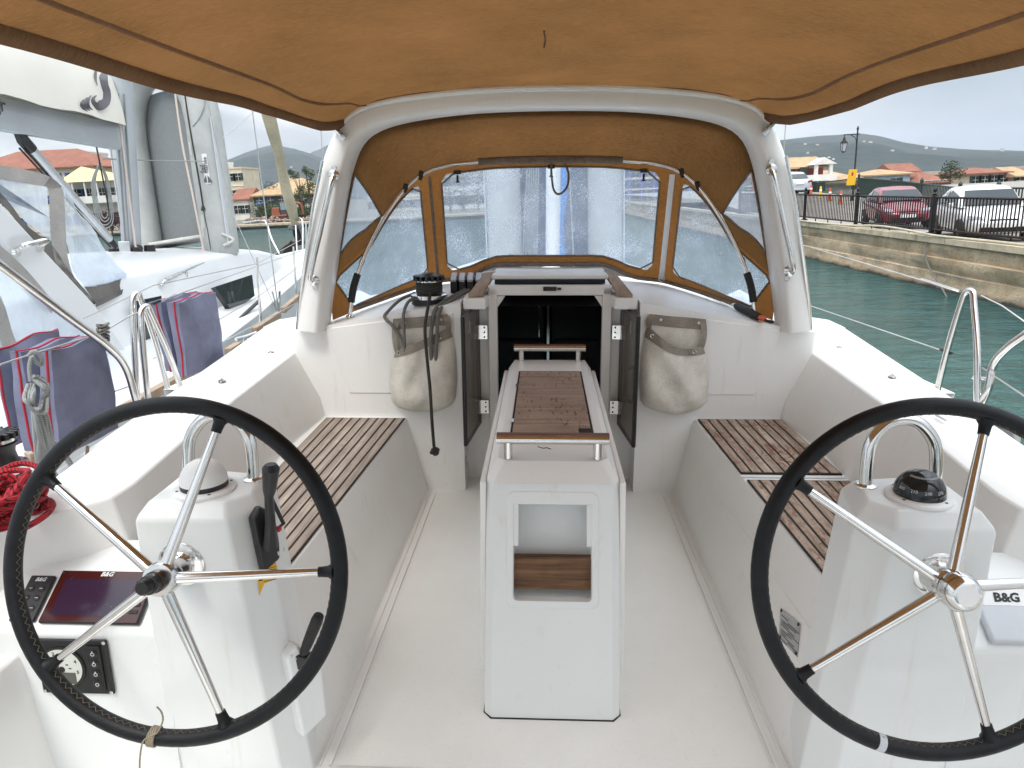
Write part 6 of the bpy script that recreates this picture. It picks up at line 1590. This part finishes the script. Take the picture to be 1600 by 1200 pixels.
cw = car('white hatchback parked behind the railing next to the red car', paint('white_car_paint', (.78, .79, .79)), 3.95, 1.74, 1.46, 'hatch'); cw.location = (12.75, 21.5, -.412); cw.rotation_euler.z = math.radians(-15)
cw2 = car('white car at the right edge with only its front wheel and wing in view', paint('white_car_paint_b', (.76, .77, .78)), 4.0, 1.74, 1.46, 'hatch'); cw2.location = (12.75, 16.3, -.412); cw2.rotation_euler.z = math.radians(-25)
cs = car('silver saloon seen from behind near the red building', paint('silver_paint', (.46, .49, .54)), 4.4, 1.74, 1.44, 'saloon'); p = atw(1243, 301, Y=50); cs.location = (p.x, p.y+1, .36); cs.rotation_euler.z = math.radians(176)

# ---- green railing behind the cars, cones, street lamp
GRI = simple('dark_green_iron', (.014, .040, .032), .5, .1, .3, 10)
GF = thing('green_railing', (19, 40, 0), 'dark green iron railing climbing the ramp behind the parked cars', 'railing', board=False)
gp = [atw(1268, 287, Y=50), atw(1342, 278, Y=43), atw(1408, 283, Y=36), atw(1440, 287, Y=33), atw(1500, 294, Y=29), atw(1560, 294, Y=26), atw(1640, 294, Y=23.5)]
for k, p in enumerate(gp):
    zg = gz(p.y, 8)-.1; g = MB(); g.box((p.x, p.y, (p.z+zg)/2+.06), (.10, .10, p.z-zg+.12)); g.lathe((p.x, p.y, p.z+.1), [(.06, 0), (.08, .05), (.02, .16)], (0, 0, 1), 8); g.build('post', [GRI], GF)
    if k+1 < len(gp):
        q = gp[k+1]; g = MB(); n_ = max(8, int((q-p).length/.15)); zq = gz(q.y, 8)
        g.tube([p, q], .035, 6); g.tube([V((p.x, p.y, zg+.25)), V((q.x, q.y, zq+.15))], .03, 6)
        for i in range(1, n_):
            c = lerp(p, q, i/n_); z0 = lerp(zg+.25, zq+.15, i/n_); g.box((c.x, c.y, (c.z+z0)/2), (.035, .035, c.z-z0))
        g.build('railing_panel', [GRI], GF)
CONE = simple('orange_post_plastic', (.55, .10, .03), .6, 0, .1, 8)
for k, (px, py, Y, lb) in enumerate(((1267, 304, 47, 'orange bollard nearest the silver car'), (1282, 303, 45, 'yellowish bollard between two orange ones on the ramp'), (1297, 303, 43, 'orange bollard in front of the green railing on the ramp'), (1314, 305, 41, 'rusty orange bollard nearest the lamp post'))):
    p = atw(px, py, Y=Y); B0 = thing('bollard', (p.x, p.y, gz(Y, 8)-.02), lb, 'bollard', 'orange bollards on the ramp', board=False); c = V((p.x, p.y, gz(Y, 8)-.02))
    g = MB(); g.lathe(c, [(.16, 0), (.14, .05), (.085, .08), (.065, .6), (.05, .66), (.02, .68)], (0, 0, 1), 12); g.build('bollard_body', [CONE if k != 1 else YELLOW], B0)
    g = MB(); g.lathe(c+V((0, 0, .40)), [(.078, 0), (.074, .10)], (0, 0, 1), 12); g.build('reflective_band', [WHITE], B0)
pb, pt = atw(1333, 300, Y=42), atw(1338, 203, Y=42)
SL = thing('street_lamp', (pb.x, pb.y, gz(42, 8)), 'black street lamp with a hanging lantern and a yellow sign on its post', 'street lamp', board=False)
g = MB(); d = V((0, 0, 1)); z0 = gz(42, 8); x, y = pb.x, pb.y; zt = pt.z
g.tube([V((x, y, z0)), V((x, y, z0+.5)), V((x, y, z0+.55)), V((x, y, zt))], [.09, .08, .05, .04], 10); g.lathe((x, y, zt), [(.05, 0), (.07, .06), (.02, .2)], (0, 0, 1), 8); g.build('pole', [IRON], SL)
g = MB(); g.tube([V((x+.12, y, zt-.22)), V((x-.75, y, zt-.22))], .028, 8); g.tube(spl([V((x-.02, y, zt-.75)), V((x-.10, y, zt-.42)), V((x-.36, y, zt-.25))], 6), .02, 6); g.build('bracket', [IRON], SL)
g = MB(); c = V((x-.70, y, zt-.25)); g.tube([c, c-V((0, 0, .14))], .02, 6)
for k in range(4):
    a = k*math.pi/2+.785; g.tube([c+V((.10*math.cos(a), .10*math.sin(a), -.30)), c+V((.19*math.cos(a), .19*math.sin(a), -.42)), c+V((.11*math.cos(a), .11*math.sin(a), -.86))], .014, 5)
g.lathe(c+V((0, 0, -.42)), [(.22, 0), (.20, .04), (.10, .14), (.06, .28), (.02, .34)], (0, 0, 1), 4); g.lathe(c+V((0, 0, -.92)), [(.03, 0), (.12, .06), (.10, .09)], (0, 0, 1), 8); g.build('lantern', [IRON], SL)
g = MB(); g.lathe(c+V((0, 0, -.84)), [(.09, 0), (.16, .40)], (0, 0, 1), 4); g.build('lantern_glass', [LAMPG], SL)
s0, s1 = atw(1324, 265, Y=41.85), atw(1338, 289, Y=41.85)
g = MB(); g.slab([V((s0.x, 41.85, s1.z)), V((s1.x-.08, 41.85, s1.z)), V((s1.x, 41.85, s0.z)), V((s0.x+.1, 41.85, s0.z))], (0, 1, 0), .02, 0)
cx_ = (s0.x+s1.x)/2; g.poly([V((cx_-.04, 41.845, s0.z-.34)), V((cx_+.06, 41.845, s0.z-.34)), V((cx_+.08, 41.845, s0.z-.18)), V((cx_-.02, 41.845, s0.z-.14))], 1); g.build('yellow_sign', [YELLOW, PIPING], SL)

# ================================================================== buildings
def wallm(name, c): return simple(name, c, .9, 0, .10, .9, .1, bscale=4)
CREAM, WHITEW, PINK, REDW, BLUEW, ROSE = wallm('cream_render', (.62, .55, .42)), wallm('white_render', (.70, .69, .65)), wallm('pink_render', (.55, .27, .22)), wallm('red_render', (.40, .105, .09)), wallm('blue_render', (.42, .56, .68)), wallm('rose_render', (.60, .40, .33))
def tiles(name, c):
    m, nt, b = nmat(name); w = N(nt, 'ShaderNodeTexWave', {'Vector': coords(nt), 'Scale': 4.5, 'Distortion': .6, 'Detail': 2}).outputs['Fac']; f = nois(nt, coords(nt), .9, 5, .7)
    cc = mixc(nt, ramp(nt, f, .3, .7), tuple(x*.7 for x in c), tuple(min(1, x*1.15) for x in c)); cc = mixc(nt, N(nt, 'ShaderNodeMath', {0: ramp(nt, w, .3, .8), 1: .25}, operation='MULTIPLY').outputs[0], cc, tuple(x*.5 for x in c)); nt.links.new(cc, b.inputs['Base Color']); b.inputs['Roughness'].default_value = .9; bump(nt, b, w, .5, .05); return m
TILER, TILET = tiles('terracotta_tiles', (.30, .12, .078)), tiles('tan_tiles', (.50, .34, .19))
SHUT = simple('green_shutter', (.022, .05, .045), .7); SHUTB = simple('blue_shutter', (.05, .10, .35), .7); PANE = GLASS; OPEN = simple('dark_opening', (.03, .025, .022), .8)
def building(label, x0, x1, y, z0, ze, depth, wall, roof, rh, rt='hip', rows=2, cols=4, sh=SHUT, ov=.4, cat='building', rot=0, skip=(), win=(.9, 1.25), board=False, band=True, chim=0):
    cx, cy = (x0+x1)/2, y; B0 = thing('building', (cx, cy, z0), label, cat, 'buildings around the harbour', board=False)
    w, d = x1-x0, depth
    g = MB(); g.box((cx, cy+d/2, (z0+ze)/2), (w, d, ze-z0)); g.build('wall', [wall], B0)
    a, b_ = V((x0-ov, cy-ov, ze)), V((x1+ov, cy+d+ov, ze))
    if rt != 'flat':
        P = [V((a.x, a.y, ze)), V((b_.x, a.y, ze)), V((b_.x, b_.y, ze)), V((a.x, b_.y, ze))]; ym = (a.y+b_.y)/2
        ins = min(w, d)*.5 if rt == 'hip' else 0
        r0_, r1_ = V((a.x+ins, ym, ze+rh)), V((b_.x-ins, ym, ze+rh))
        g = MB(); lo = [p-V((0, 0, .18)) for p in P]
        g.add(P+[r0_, r1_]+lo, [(0, 1, 5, 4), (2, 3, 4, 5), (1, 2, 5), (3, 0, 4), (6, 7, 1, 0), (7, 8, 2, 1), (8, 9, 3, 2), (9, 6, 0, 3), (9, 8, 7, 6)]); rf = g.build('roof', [roof], B0)
        for k in range(chim):
            g = MB(); c = V((lerp(r0_.x, r1_.x, .3+.4*k), ym-.3, ze+rh*.8)); g.box(c, (.5, .5, 1.4)); g.box(c+V((0, 0, .7)), (.62, .62, .12)); g.build('chimney', [wall], rf)
    else:
        g = MB(); g.box((cx, cy+d/2, ze+.15), (w+.2, d+.2, .3)); g.build('parapet', [wall], B0)
    fl = (ze-z0)/rows
    if band:
        g = MB()
        for r in range(1, rows): g.box((cx, cy-.04, z0+fl*r), (w+.04, .12, .16))
        if rows > 1: g.build('string_course', [WHITEW], B0)
    for r in range(rows):
        for c in range(cols):
            if (r, c) in skip: continue
            xx = x0+w*(c+.5)/cols; zz = z0+fl*r+fl*.52; ww, wh_ = win
            g = MB(); g.box((xx, cy-.02, zz), (ww+.18, .10, wh_+.18)); f_ = g.build('window', [WHITEW], B0)
            g = MB(); g.box((xx, cy-.08, zz), (ww, .03, wh_)); g.box((xx, cy-.10, zz), (.05, .03, wh_), None, 1); g.box((xx, cy-.098, zz+.1), (ww, .03, .05), None, 1); g.build('pane', [PANE, WHITEW], f_)
            if sh:
                for s in (-1, 1): g = MB(); g.box((xx+s*(ww*.5+.22), cy-.08, zz), (.40, .06, wh_)); g.build('shutter', [sh], f_)
    return B0
def wx(px, Y, py=300): return atw(px, py, Y=Y).x
def wz(py, Y, px=450): return atw(px, py, Y=Y).z
# left shore
Y = 112
hotel = building('cream two storey hotel with tan tiled roof and dark shutters across the water', wx(395, Y), wx(500, Y), Y, -1.1, wz(303, Y, 450), 9, CREAM, TILET, 2.4, 'hip', 2, 6, SHUT, .5, chim=1)
g = MB(); bz = (-1.1+wz(303, Y, 450))/2; g.box((wx(432, Y), Y-.6, bz+.1), (4.6, 1.2, .14)); 
for i in range(22): g.box((wx(432, Y)-2.2+i*.21, Y-1.15, bz+.5), (.03, .03, .8))
g.box((wx(432, Y), Y-1.15, bz+.92), (4.6, .05, .05)); g.build('balcony', [IRON], hotel)
g = MB(); g.box((wx(408, Y), Y-.3, -.0), (1.6, .3, 2.0)); g.build('doorway', [OPEN], hotel)
g = MB(); g.slab([V((wx(402, Y), Y-1.4, 1.25)), V((wx(416, Y), Y-1.4, 1.25)), V((wx(416, Y), Y-.1, 1.6)), V((wx(402, Y), Y-.1, 1.6))], (0, 0, 1), .05); g.build('blue_awning', [simple('blue_awning_cloth', (.10, .16, .42), .9)], hotel)
Y = 128
building('plain cream flat roofed block half hidden by the upright dinghy', wx(345, Y), wx(382, Y), Y, -1.1, wz(264, Y, 365), 8, CREAM, None, 0, 'flat', 3, 3, SHUT)
building('small white rooftop annex above the cream block', wx(347, Y+2), wx(358, Y+2), Y+2.5, wz(268, Y, 365), wz(254, Y, 365), 3, WHITEW, None, 0, 'flat', 1, 1, None)
Y = 120
building('small white cottage with a terracotta roof left of the hotel', wx(378, Y), wx(400, Y), Y-4, -1.1, wz(311, Y, 385), 7, WHITEW, TILER, 1.7, 'gable', 1, 2, SHUT)
Y = 104
building('long pale building with red tiled roof behind the boom strut', wx(-60, Y), wx(152, Y), Y, -1.1, wz(262, Y, 80), 12, CREAM, TILER, 2.9, 'hip', 3, 9, SHUTB, .6)
building('white flat roofed house showing above the red tiles', wx(55, Y+26), wx(140, Y+26), Y+26, -1, wz(240, Y+26, 100), 8, WHITEW, None, 0, 'flat', 3, 3, None)
Y = 92.5
vi = building('white balconied house with a pale yellow awning beside the mast', wx(84, Y), wx(166, Y), Y+3.5, -1.1, wz(284, Y, 120), 6, WHITEW, None, 0, 'flat', 2, 4, SHUTB, win=(1.1, 1.4))
AW_ = simple('pale_yellow_awning', (.62, .50, .27), .9); g = MB()
a, b_, z1, z2 = wx(82, Y), wx(168, Y), wz(284, Y, 120), wz(258, Y, 100); 
P = [V((a, Y+1, z1)), V((b_, Y+1, z1)), V((b_, Y+8, z1+.4)), V((a, Y+8, z1+.4))]; t = V((lerp(a, b_, .22), Y+4.5, z2)); t2 = V((lerp(a, b_, .60), Y+4.5, z2-.9)); g.add(P+[t, t2], [(0, 1, 5, 4), (2, 3, 4, 5), (1, 2, 5), (3, 0, 4)]); g.build('awning', [AW_], vi)
g = MB(); zb = wz(313, Y, 120); g.box(((a+b_)/2, Y+2.2, zb), (b_-a, 2.6, .9)); g.build('balcony', [WHITEW], vi)
for i in range(5): g = MB(); g.box((lerp(a, b_, .05+.225*i), Y+1.2, (zb+z1)/2), (.16, .16, z1-zb)); g.build('balcony_post', [WHITEW], vi)
# behind the windscreen
Y = 118
building('long white building with rows of windows behind the sprayhood glass left of the mast', wx(665, Y), wx(800, Y), Y, -1.1, wz(268, Y, 730), 10, WHITEW, TILER, 2.0, 'hip', 2, 8, SHUT)
building('pink terraced building behind the sprayhood glass right of the mast', wx(925, Y), wx(1075, Y), Y-2, -1.0, wz(262, Y, 1000), 10, ROSE, TILER, 2.0, 'hip', 3, 8, SHUTB)
building('cream house seen through the left pane of the sprayhood', wx(560, Y), wx(650, Y), Y+6, -1.1, wz(285, Y, 600), 9, CREAM, TILET, 2.2, 'hip', 2, 6, SHUT)
building('plain pink house seen through the right pane of the sprayhood', wx(1085, Y), wx(1190, Y), Y+4, -1.1, wz(280, Y, 1130), 9, PINK, TILER, 2.2, 'hip', 2, 6, SHUT)
# right shore
Y = 88
rb = building('red walled building with tan roof and white gabled porch', wx(1205, Y), wx(1284, Y), Y, -.5, wz(261, Y, 1250), 8, REDW, TILET, 1.2, 'gable', 2, 5, SHUT, .6, skip=((1, 2), (1, 3), (1, 4), (0, 2)))
g = MB(); x0_, x1_, x2_ = wx(1244, Y), wx(1262, Y), wx(1284, Y); zf, ze = wz(273, Y, 1250), wz(259, Y, 1250)
zf2 = wz(275, Y, 1250)-.3
g.box(((x0_+x2_)/2-1.5, Y-1.2, zf2), (x2_-x0_+4.5, 2.4, .7)); 
for x_ in (x1_, x2_): g.box((x_, Y-2.2, (zf2+ze)/2), (.35, .35, ze-zf2))
g.build('porch_frame', [WHITEW], rb)
g = MB(); g.slab([V((x1_-.4, Y-2.5, ze)), V((x2_+.6, Y-2.5, ze)), V(((x1_+x2_)/2, Y-2.5, ze+.75))], (0, 1, 0), 2.4); g.build('porch_gable', [WHITEW], rb)
g = MB(); g.box(((x0_+x1_)/2-.1, Y-.3, (zf2+ze)/2+.1), (x1_-x0_-.3, .7, ze-zf2-.6)); g.build('porch_recess', [OPEN], rb)
Y = 104
building('low building with a long tan roof beside the red one', wx(1284, Y), wx(1326, Y), Y, -.5, wz(277, Y, 1300), 9, WHITEW, TILET, 1.0, 'hip', 1, 4, None)
building('low tan roofed shed behind the yellow sign', wx(1318, Y-8), wx(1352, Y-8), Y-10, -.5, wz(284, Y, 1330), 8, WHITEW, TILET, 1.0, 'hip', 1, 3, None)
Y = 110
bh = building('pale blue house with a tan tiled roof above the red car', wx(1361, Y), wx(1420, Y), Y, -1.2, wz(272, Y, 1390), 9, BLUEW, TILET, .75, 'hip', 1, 4, SHUT, .5, skip=((0, 1), (0, 3)), win=(.7, .9))
building('tall terracotta roofed house rising behind the pale blue house', wx(1395, Y+15), wx(1432, Y+15), Y+15, -1.2, wz(269, Y, 1410), 7, WHITEW, TILER, 1.4, 'gable', 1, 3, None)
building('low white house with a wide terracotta roof right of the blue house', wx(1420, Y), wx(1464, Y), Y-3, -1.2, wz(285, Y, 1440), 9, WHITEW, TILER, 1.5, 'hip', 1, 4, None)
building('small house with terracotta roof left of the cream villa', wx(1488, Y), wx(1514, Y), Y+6, -1.5, wz(282, Y, 1500), 8, ROSE, TILER, 1.0, 'gable', 1, 2, None)
cv_ = building('cream villa with green shutters and terracotta roof above the white car', wx(1514, Y), wx(1572, Y), Y, -1.6, wz(270, Y, 1540), 9, CREAM, TILER, .8, 'hip', 1, 4, SHUT, .5, skip=(), win=(.8, 1.3))
building('rose coloured house with tan roof at the right beyond the cream villa', wx(1571, Y), wx(1592, Y), Y-2, -1.6, wz(275, Y, 1580), 9, ROSE, TILET, 1.3, 'gable', 1, 2, SHUT)
building('salmon house with red roof at the right edge of the view', wx(1592, Y), wx(1660, Y), Y-1, -1.6, wz(274, Y, 1620), 9, PINK, TILER, 1.2, 'hip', 1, 4, SHUT)

# ================================================================== trees and bushes
def leafm(name, c):
    m, nt, b = nmat(name); oi = nois(nt, coords(nt), .9, 3); f = nois(nt, coords(nt), 6, 3)
    cc = mixc(nt, ramp(nt, oi, .3, .7), tuple(x*.55 for x in c), tuple(x*1.5 for x in c)); cc = mixc(nt, N(nt, 'ShaderNodeMath', {0: f, 1: .4}, operation='MULTIPLY').outputs[0], cc, (c[0]*1.5, c[1]*1.4, c[2]*.9)); nt.links.new(cc, b.inputs['Base Color']); b.inputs['Roughness'].default_value = .8; return m
LEAF, LEAFD, LEAFR = leafm('green_leaves', (.060, .085, .030)), leafm('dark_leaves', (.030, .052, .024)), leafm('maroon_leaves', (.060, .018, .016))
BARK = simple('tree_bark', (.13, .10, .075), .95, 0, .3, 4)
def tree(label, x, y, z0, h, crown, n, mat, seed, name='tree', trunk=True, cat='tree', leaf=.30, group=None):
    r_ = random.Random(seed); T = thing(name, (x, y, z0), label, cat, group, board=False)
    # crown: list of (dx, dz, radius x, radius z)
    if trunk:
        g = MB(); base_ = V((x, y, z0)); topz = max(dz for dx, dz, a, b_ in crown)
        mid = V((x+r_.uniform(-.2, .2), y, z0+topz*.5)); g.tube(spl([base_, lerp(base_, mid, .5)+V((.08, 0, 0)), mid, V((x, y, z0+topz))], 4), [.16*(1-.8*i/12) for i in range(13)], 7)
        for dx, dz, a, b_ in crown: g.tube(spl([V((x, y, z0+dz*.45)), V((x+dx*.5, y, z0+dz*.75)), V((x+dx, y, z0+dz))], 4), [.07-.05*i/8 for i in range(9)], 5)
        g.build('trunk', [BARK], T)
    g = MB()
    for dx, dz, a, b_ in crown:
        for _ in range(n):
            u, v, w = r_.gauss(0, 1), r_.gauss(0, 1), r_.gauss(0, 1); L = math.sqrt(u*u+v*v+w*w); k = r_.random()**.45/L*(1+.25*noise.noise(V((u/L*1.7+seed, v/L*1.7, w/L*1.7))))
            c = V((x+dx+u*k*a, y+v*k*a, z0+dz+w*k*b_)); e1 = V((r_.uniform(-1, 1), r_.uniform(-1, 1), r_.uniform(-.6, .6))).normalized(); e2 = e1.cross(V((r_.uniform(-1, 1), r_.uniform(-1, 1), r_.uniform(-1, 1)))).normalized(); s_ = leaf*r_.uniform(.5, 1.1)
            g.add([c-e1*s_*.5, c+e2*s_*.3, c+e1*s_*.5, c-e2*s_*.3], [(0, 1, 2, 3)])
    g.build('crown', [mat], T, smooth=False); return T
Y = 100
x = wx(452, Y); z = -1.0
tree('thin tall tree with sparse crown in front of the hotel', wx(470, Y), Y, z, 7, [(-.6, 5.9, .75, .55), (-1.0, 6.3, .5, .4), (.2, 4.2, .5, .5)], 130, LEAF, 11, group='trees on the far shore')
tree('taller feathery tree right of the thin one before the hotel', wx(486, Y), Y-1, z, 7, [(-.1, 6.4, .55, .6), (.55, 5.9, .6, .7), (.1, 4.6, .9, .8), (.7, 4.2, .7, .7), (-.4, 3.4, .6, .6)], 150, LEAF, 12, group='trees on the far shore')
tree('tall tree touching the left arch leg beyond the water', wx(499, Y), Y+2, z, 7, [(.0, 6.1, .5, .7), (.3, 5.0, .7, .9), (.1, 3.8, .8, .8)], 150, LEAFD, 13, group='trees on the far shore')
tree('bushy dark tree between dinghy and cottage', wx(366, Y), Y+14, z, 7, [(0, 4.2, 1.2, 1.6), (-.4, 2.4, 1.3, 1.5), (.9, 2.6, 1.0, 1.4)], 330, LEAFD, 14, group='trees on the far shore')
tree('round green bush left of the hotel door', wx(385, Y), Y+4, z, 3, [(0, 1.7, 1.5, 1.2), (1.3, 1.6, 1.2, 1.1)], 330, LEAF, 15, 'bush', cat='bush', group='bushes on the far shore')
tree('green bush by the corner of the hotel terrace', wx(407, Y), Y+7, z, 3, [(0, 1.5, 1.0, 1.0)], 260, LEAF, 16, 'bush', cat='bush', group='bushes on the far shore')
tree('slim conifer bush before the hotel windows', wx(466, Y), Y+1, z, 3, [(0, 1.2, .6, .9), (0, 2.1, .4, .7)], 240, LEAFD, 17, 'bush', cat='bush', group='bushes on the far shore')
tree('vine covered shrub on the hotel front', wx(433, Y), Y+9, z, 4, [(0, 2.0, .9, 1.5), (.2, 3.6, .8, .9)], 260, LEAF, 18, 'bush', cat='bush', group='bushes on the far shore')
tree('low olive bush at the foot of the tall trees', wx(492, Y), Y-3, z, 3, [(0, 1.4, 1.0, .9), (-1.6, .7, 1.1, .4)], 240, LEAF, 19, 'bush', cat='bush', group='bushes on the far shore')
tree('round maroon leaved bush beside the neighbouring mast', wx(152, 90), 91.6, -1.0, 3, [(0, 1.5, 1.5, 1.35), (.5, 1.1, 1.3, 1.0), (-.7, .9, 1.0, .9)], 480, LEAFR, 20, 'bush', trunk=True, cat='bush', leaf=.26)
tree('dark green tree in front of the red tiled roof', wx(78, 92), 94, -1.0, 8, [(0, 5.8, 1.0, 1.5), (.9, 4.6, 1.1, 1.1), (1.6, 4.2, .8, .7)], 330, LEAFD, 21, group='trees on the far shore')
for i, (px, lb) in enumerate(((700, 'first arched green tree seen through the centre window'), (722, 'second green tree seen through the centre window'), (745, 'third green tree seen through the centre window'))):
    tree(lb, wx(px, 105), 106, -1.0, 4, [(0, 2.6, 1.2, 1.2), (0, 1.4, 1.1, 1.0)], 260, LEAFD, 30+i, group='trees on the far shore')
tree('dark tree between the terracotta roofs above the cars', wx(1470, 105), 103, -1.2, 4, [(0, 2.9, 1.1, 1.0), (1.0, 1.9, 1.2, .9), (-.7, 1.9, .9, .9)], 300, LEAFD, 40)
# ================================================================== digger and rubble on the far quay
Y = 95.5; ex = wx(436, Y); EXO = simple('digger_orange', (.30, .085, .04), .6, 0, .2, 3)
DG = thing('excavator', (ex, Y, -1.05), 'orange excavator with a dark cab parked on the far quay', 'excavator', board=False)
def X(dx, dy, dz): return V((ex+dx, Y+dy, -1.05+dz))
g = MB(); g.box(X(-.5, 0, 1.35), (1.0, 1.6, 1.0)); g.box(X(-.1, 0, .80), (2.0, 1.7, .25)); g.build('engine_house', [EXO], DG, bevel=.08)
g = MB(); g.box(X(.55, -.2, 1.75), (.95, 1.1, 1.75)); cb_ = g.build('cab', [simple('cab_grey', (.05, .05, .055), .5)], DG, bevel=.06)
g = MB(); g.box(X(.55, -.77, 2.0), (.72, .05, .95)); g.build('cab_window', [simple('cab_glass', (.20, .27, .30), .1)], cb_)
for s in (-1, 1):
    g = MB(); g.tube([X(-1.1, s*.7, .32), X(1.2, s*.7, .32)], .32, 12); g.box(X(.05, s*.7, .32), (2.3, .42, .60)); g.build('track', [RUBBER], DG, bevel=.05)
g = MB(); g.tube(spl([X(.9, .2, 1.2), X(1.7, .2, 2.3), X(2.6, .2, 2.2)], 4), .16, 8); g.tube([X(2.6, .2, 2.25), X(2.8, .2, .9)], .12, 8); g.build('arm', [EXO], DG)
g = MB(); g.slab([X(2.5, -.2, .9), X(3.1, -.2, .85), X(3.0, -.2, .35), X(2.6, -.2, .3)], (0, 1, 0), .8); g.build('bucket', [BRASSDARK], DG, bevel=.05)
RUB = simple('rubble_stone', (.40, .29, .23), .95, 0, .35, 2.5, .5)
r_ = random.Random(9); g = MB()
for _ in range(420):
    px = r_.uniform(376, 520); k = abs(px-405)/35; hmax = .75*max(.18, 1-k*k*.5) if px < 450 else .4; c = V((wx(px, 93.8), 93.2+r_.uniform(0, 1.8), -1.03+hmax*r_.random())); s_ = r_.uniform(.12, .34)
    R_ = Matrix.Rotation(r_.uniform(0, 3), 3, V((r_.random(), r_.random(), r_.random()+.01)).normalized()); g.box(c, (s_, s_*.8, s_*.6), R_)
rub = g.build('rubble_heap', [RUB]); struct(rub, 'stuff'); tag(rub, 'heap of broken pinkish stone along the far quay', 'rubble', board=False)

# ================================================================== hills and their scattered houses
m, nt, b = nmat('hazed_hill_scrub'); v0 = coords(nt); f1 = nois(nt, v0, .006, 8, .65); f2 = nois(nt, v0, .045, 6, .7)
c = mixc(nt, ramp(nt, f1, .35, .7), (.018, .034, .034), (.050, .066, .058)); c = mixc(nt, ramp(nt, f2, .48, .66), c, (.010, .022, .020)); nt.links.new(c, b.inputs['Base Color']); b.inputs['Roughness'].default_value = 1; bump(nt, b, f2, .6, 6)  # scrub colours tinted bluish to carry part of the distance haze
HILLM = m
def ridge(name, prof, D, Dn, znear, seed, rough=.07, ext=500, n=160):
    g = MB(); secs = []; R_ = 26
    xs_ = [prof[0][0]+(prof[-1][0]-prof[0][0])*i/n for i in range(n+1)]
    tops = []
    for px in xs_:
        p = atw(px, interp(prof, px), Y=D); tops.append(p)
    for k in range(R_+6):
        t = k/R_; row = []
        for i, p in enumerate(tops):
            d_ = V((p.x, p.y, 0)); L = d_.length; u = d_/L
            if t <= 1: s_ = lerp(Dn/D, 1, t); z = lerp(znear, p.z, t**1.25) ; q = CP*0+u*(L*s_)
            else: q = u*(L*(1+(t-1)*2.2)); z = p.z*(1-(t-1)*2.0)
            a = noise.noise(V((q.x*.004+seed, q.y*.004, .5)))*p.z*rough*4*math.sin(math.pi*min(1, t))+noise.noise(V((q.x*.02+seed, q.y*.02, 1.5)))*p.z*rough*(1 if t < 1 else .4)*min(1, t*3)
            row.append(V((q.x, q.y, z+a)))
        secs.append(row)
    g.loft(secs); o = g.build(name, [HILLM], ang=80); return struct(o)
HA = ridge('hill', [(-900, 270), (-400, 262), (0, 258), (200, 262), (300, 266), (350, 253), (390, 236), (430, 226), (470, 236), (520, 252), (580, 262), (700, 268), (900, 258)], 2600, 700, -2, 3)
HB = ridge('far_mountain', [(200, 290), (440, 262), (500, 232), (540, 212), (600, 215), (700, 240), (820, 262), (1000, 280)], 3700, 2750, 0, 8)
HC = ridge('hillside', [(820, 268), (950, 262), (1100, 240), (1180, 226), (1225, 218), (1280, 212), (1335, 209), (1370, 212), (1410, 222), (1450, 229), (1500, 233), (1600, 236), (1800, 238), (2100, 230), (2600, 235)], 2300, 420, -3, 5, .06)
SCENE_HILLS = [HA, HC]
from mathutils.bvhtree import BVHTree
def bvh(o): me = o.data; return BVHTree.FromPolygons([tuple(v.co+o.location) for v in me.vertices], [tuple(p.vertices) for p in me.polygons])
BV = {o: bvh(o) for o in SCENE_HILLS}
def onhill(px, py):
    d = (FWD*FPX+RW*(px-PX)+UW*(PY-py)).normalized()
    for o in SCENE_HILLS:
        loc, nn, i, dist = BV[o].ray_cast(CP, d)
        if loc: return loc, dist
    return None, None
spots = [(1258, 226), (1262, 240), (1277, 227), (1295, 247), (1302, 250), (1350, 222), (1360, 223), (1394, 236), (1447, 233), (1460, 234), (1566, 236), (455, 262), (443, 255), (384, 290), (390, 296)]
HW_ = WHITEW
first = None
for k, (px, py) in enumerate(spots):
    loc, dist = onhill(px, py)
    if not loc: continue
    s_ = dist/FPX*1.0
    h0 = thing('hill_house', loc, 'tiny white house scattered on the distant hillside', 'house', 'white houses on the hillside', board=False)
    w = s_*random.uniform(2.5, 5); h_ = s_*random.uniform(1.1, 1.9); d_ = s_*3
    g = MB(); g.box(loc+V((0, 0, h_*.4)), (w, d_, h_*1.4)); g.build('wall', [HW_], h0)
    g = MB(); z = loc.z+h_*1.1; a, b_ = loc.x-w*.55, loc.x+w*.55; y0, y1 = loc.y-d_*.6, loc.y+d_*.6
    g.add([V((a, y0, z)), V((b_, y0, z)), V((b_, y1, z)), V((a, y1, z)), V((a, loc.y, z+h_*.5)), V((b_, loc.y, z+h_*.5))], [(0, 1, 5, 4), (2, 3, 4, 5), (1, 2, 5), (3, 0, 4), (3, 2, 1, 0)]); g.build('roof', [random.choice((TILER, WHITEW, TILET))], h0)

# ================================================================== damp air over the harbour
g = MB(); g.box((0, 2400, 240), (16000, 10000, 486.0)); hz = g.build('haze', []) if False else None
g = MB(); g.box((0, 2500, 160.0), (16000, 9000, 326)); me_m = bpy.data.materials.new('haze_air'); me_m.use_nodes = True; nt = me_m.node_tree; nt.nodes.clear()
vo = nt.nodes.new('ShaderNodeVolumePrincipled'); vo.inputs['Density'].default_value = .00013; vo.inputs['Color'].default_value = (.80, .87, .96, 1); vo.inputs['Anisotropy'].default_value = .1
ou = nt.nodes.new('ShaderNodeOutputMaterial'); nt.links.new(vo.outputs['Volume'], ou.inputs['Volume'])
hz = g.build('haze', [me_m], smooth=False); struct(hz, 'stuff'); tag(hz, 'pale blue damp air over the harbour and hills', 'haze', board=False)
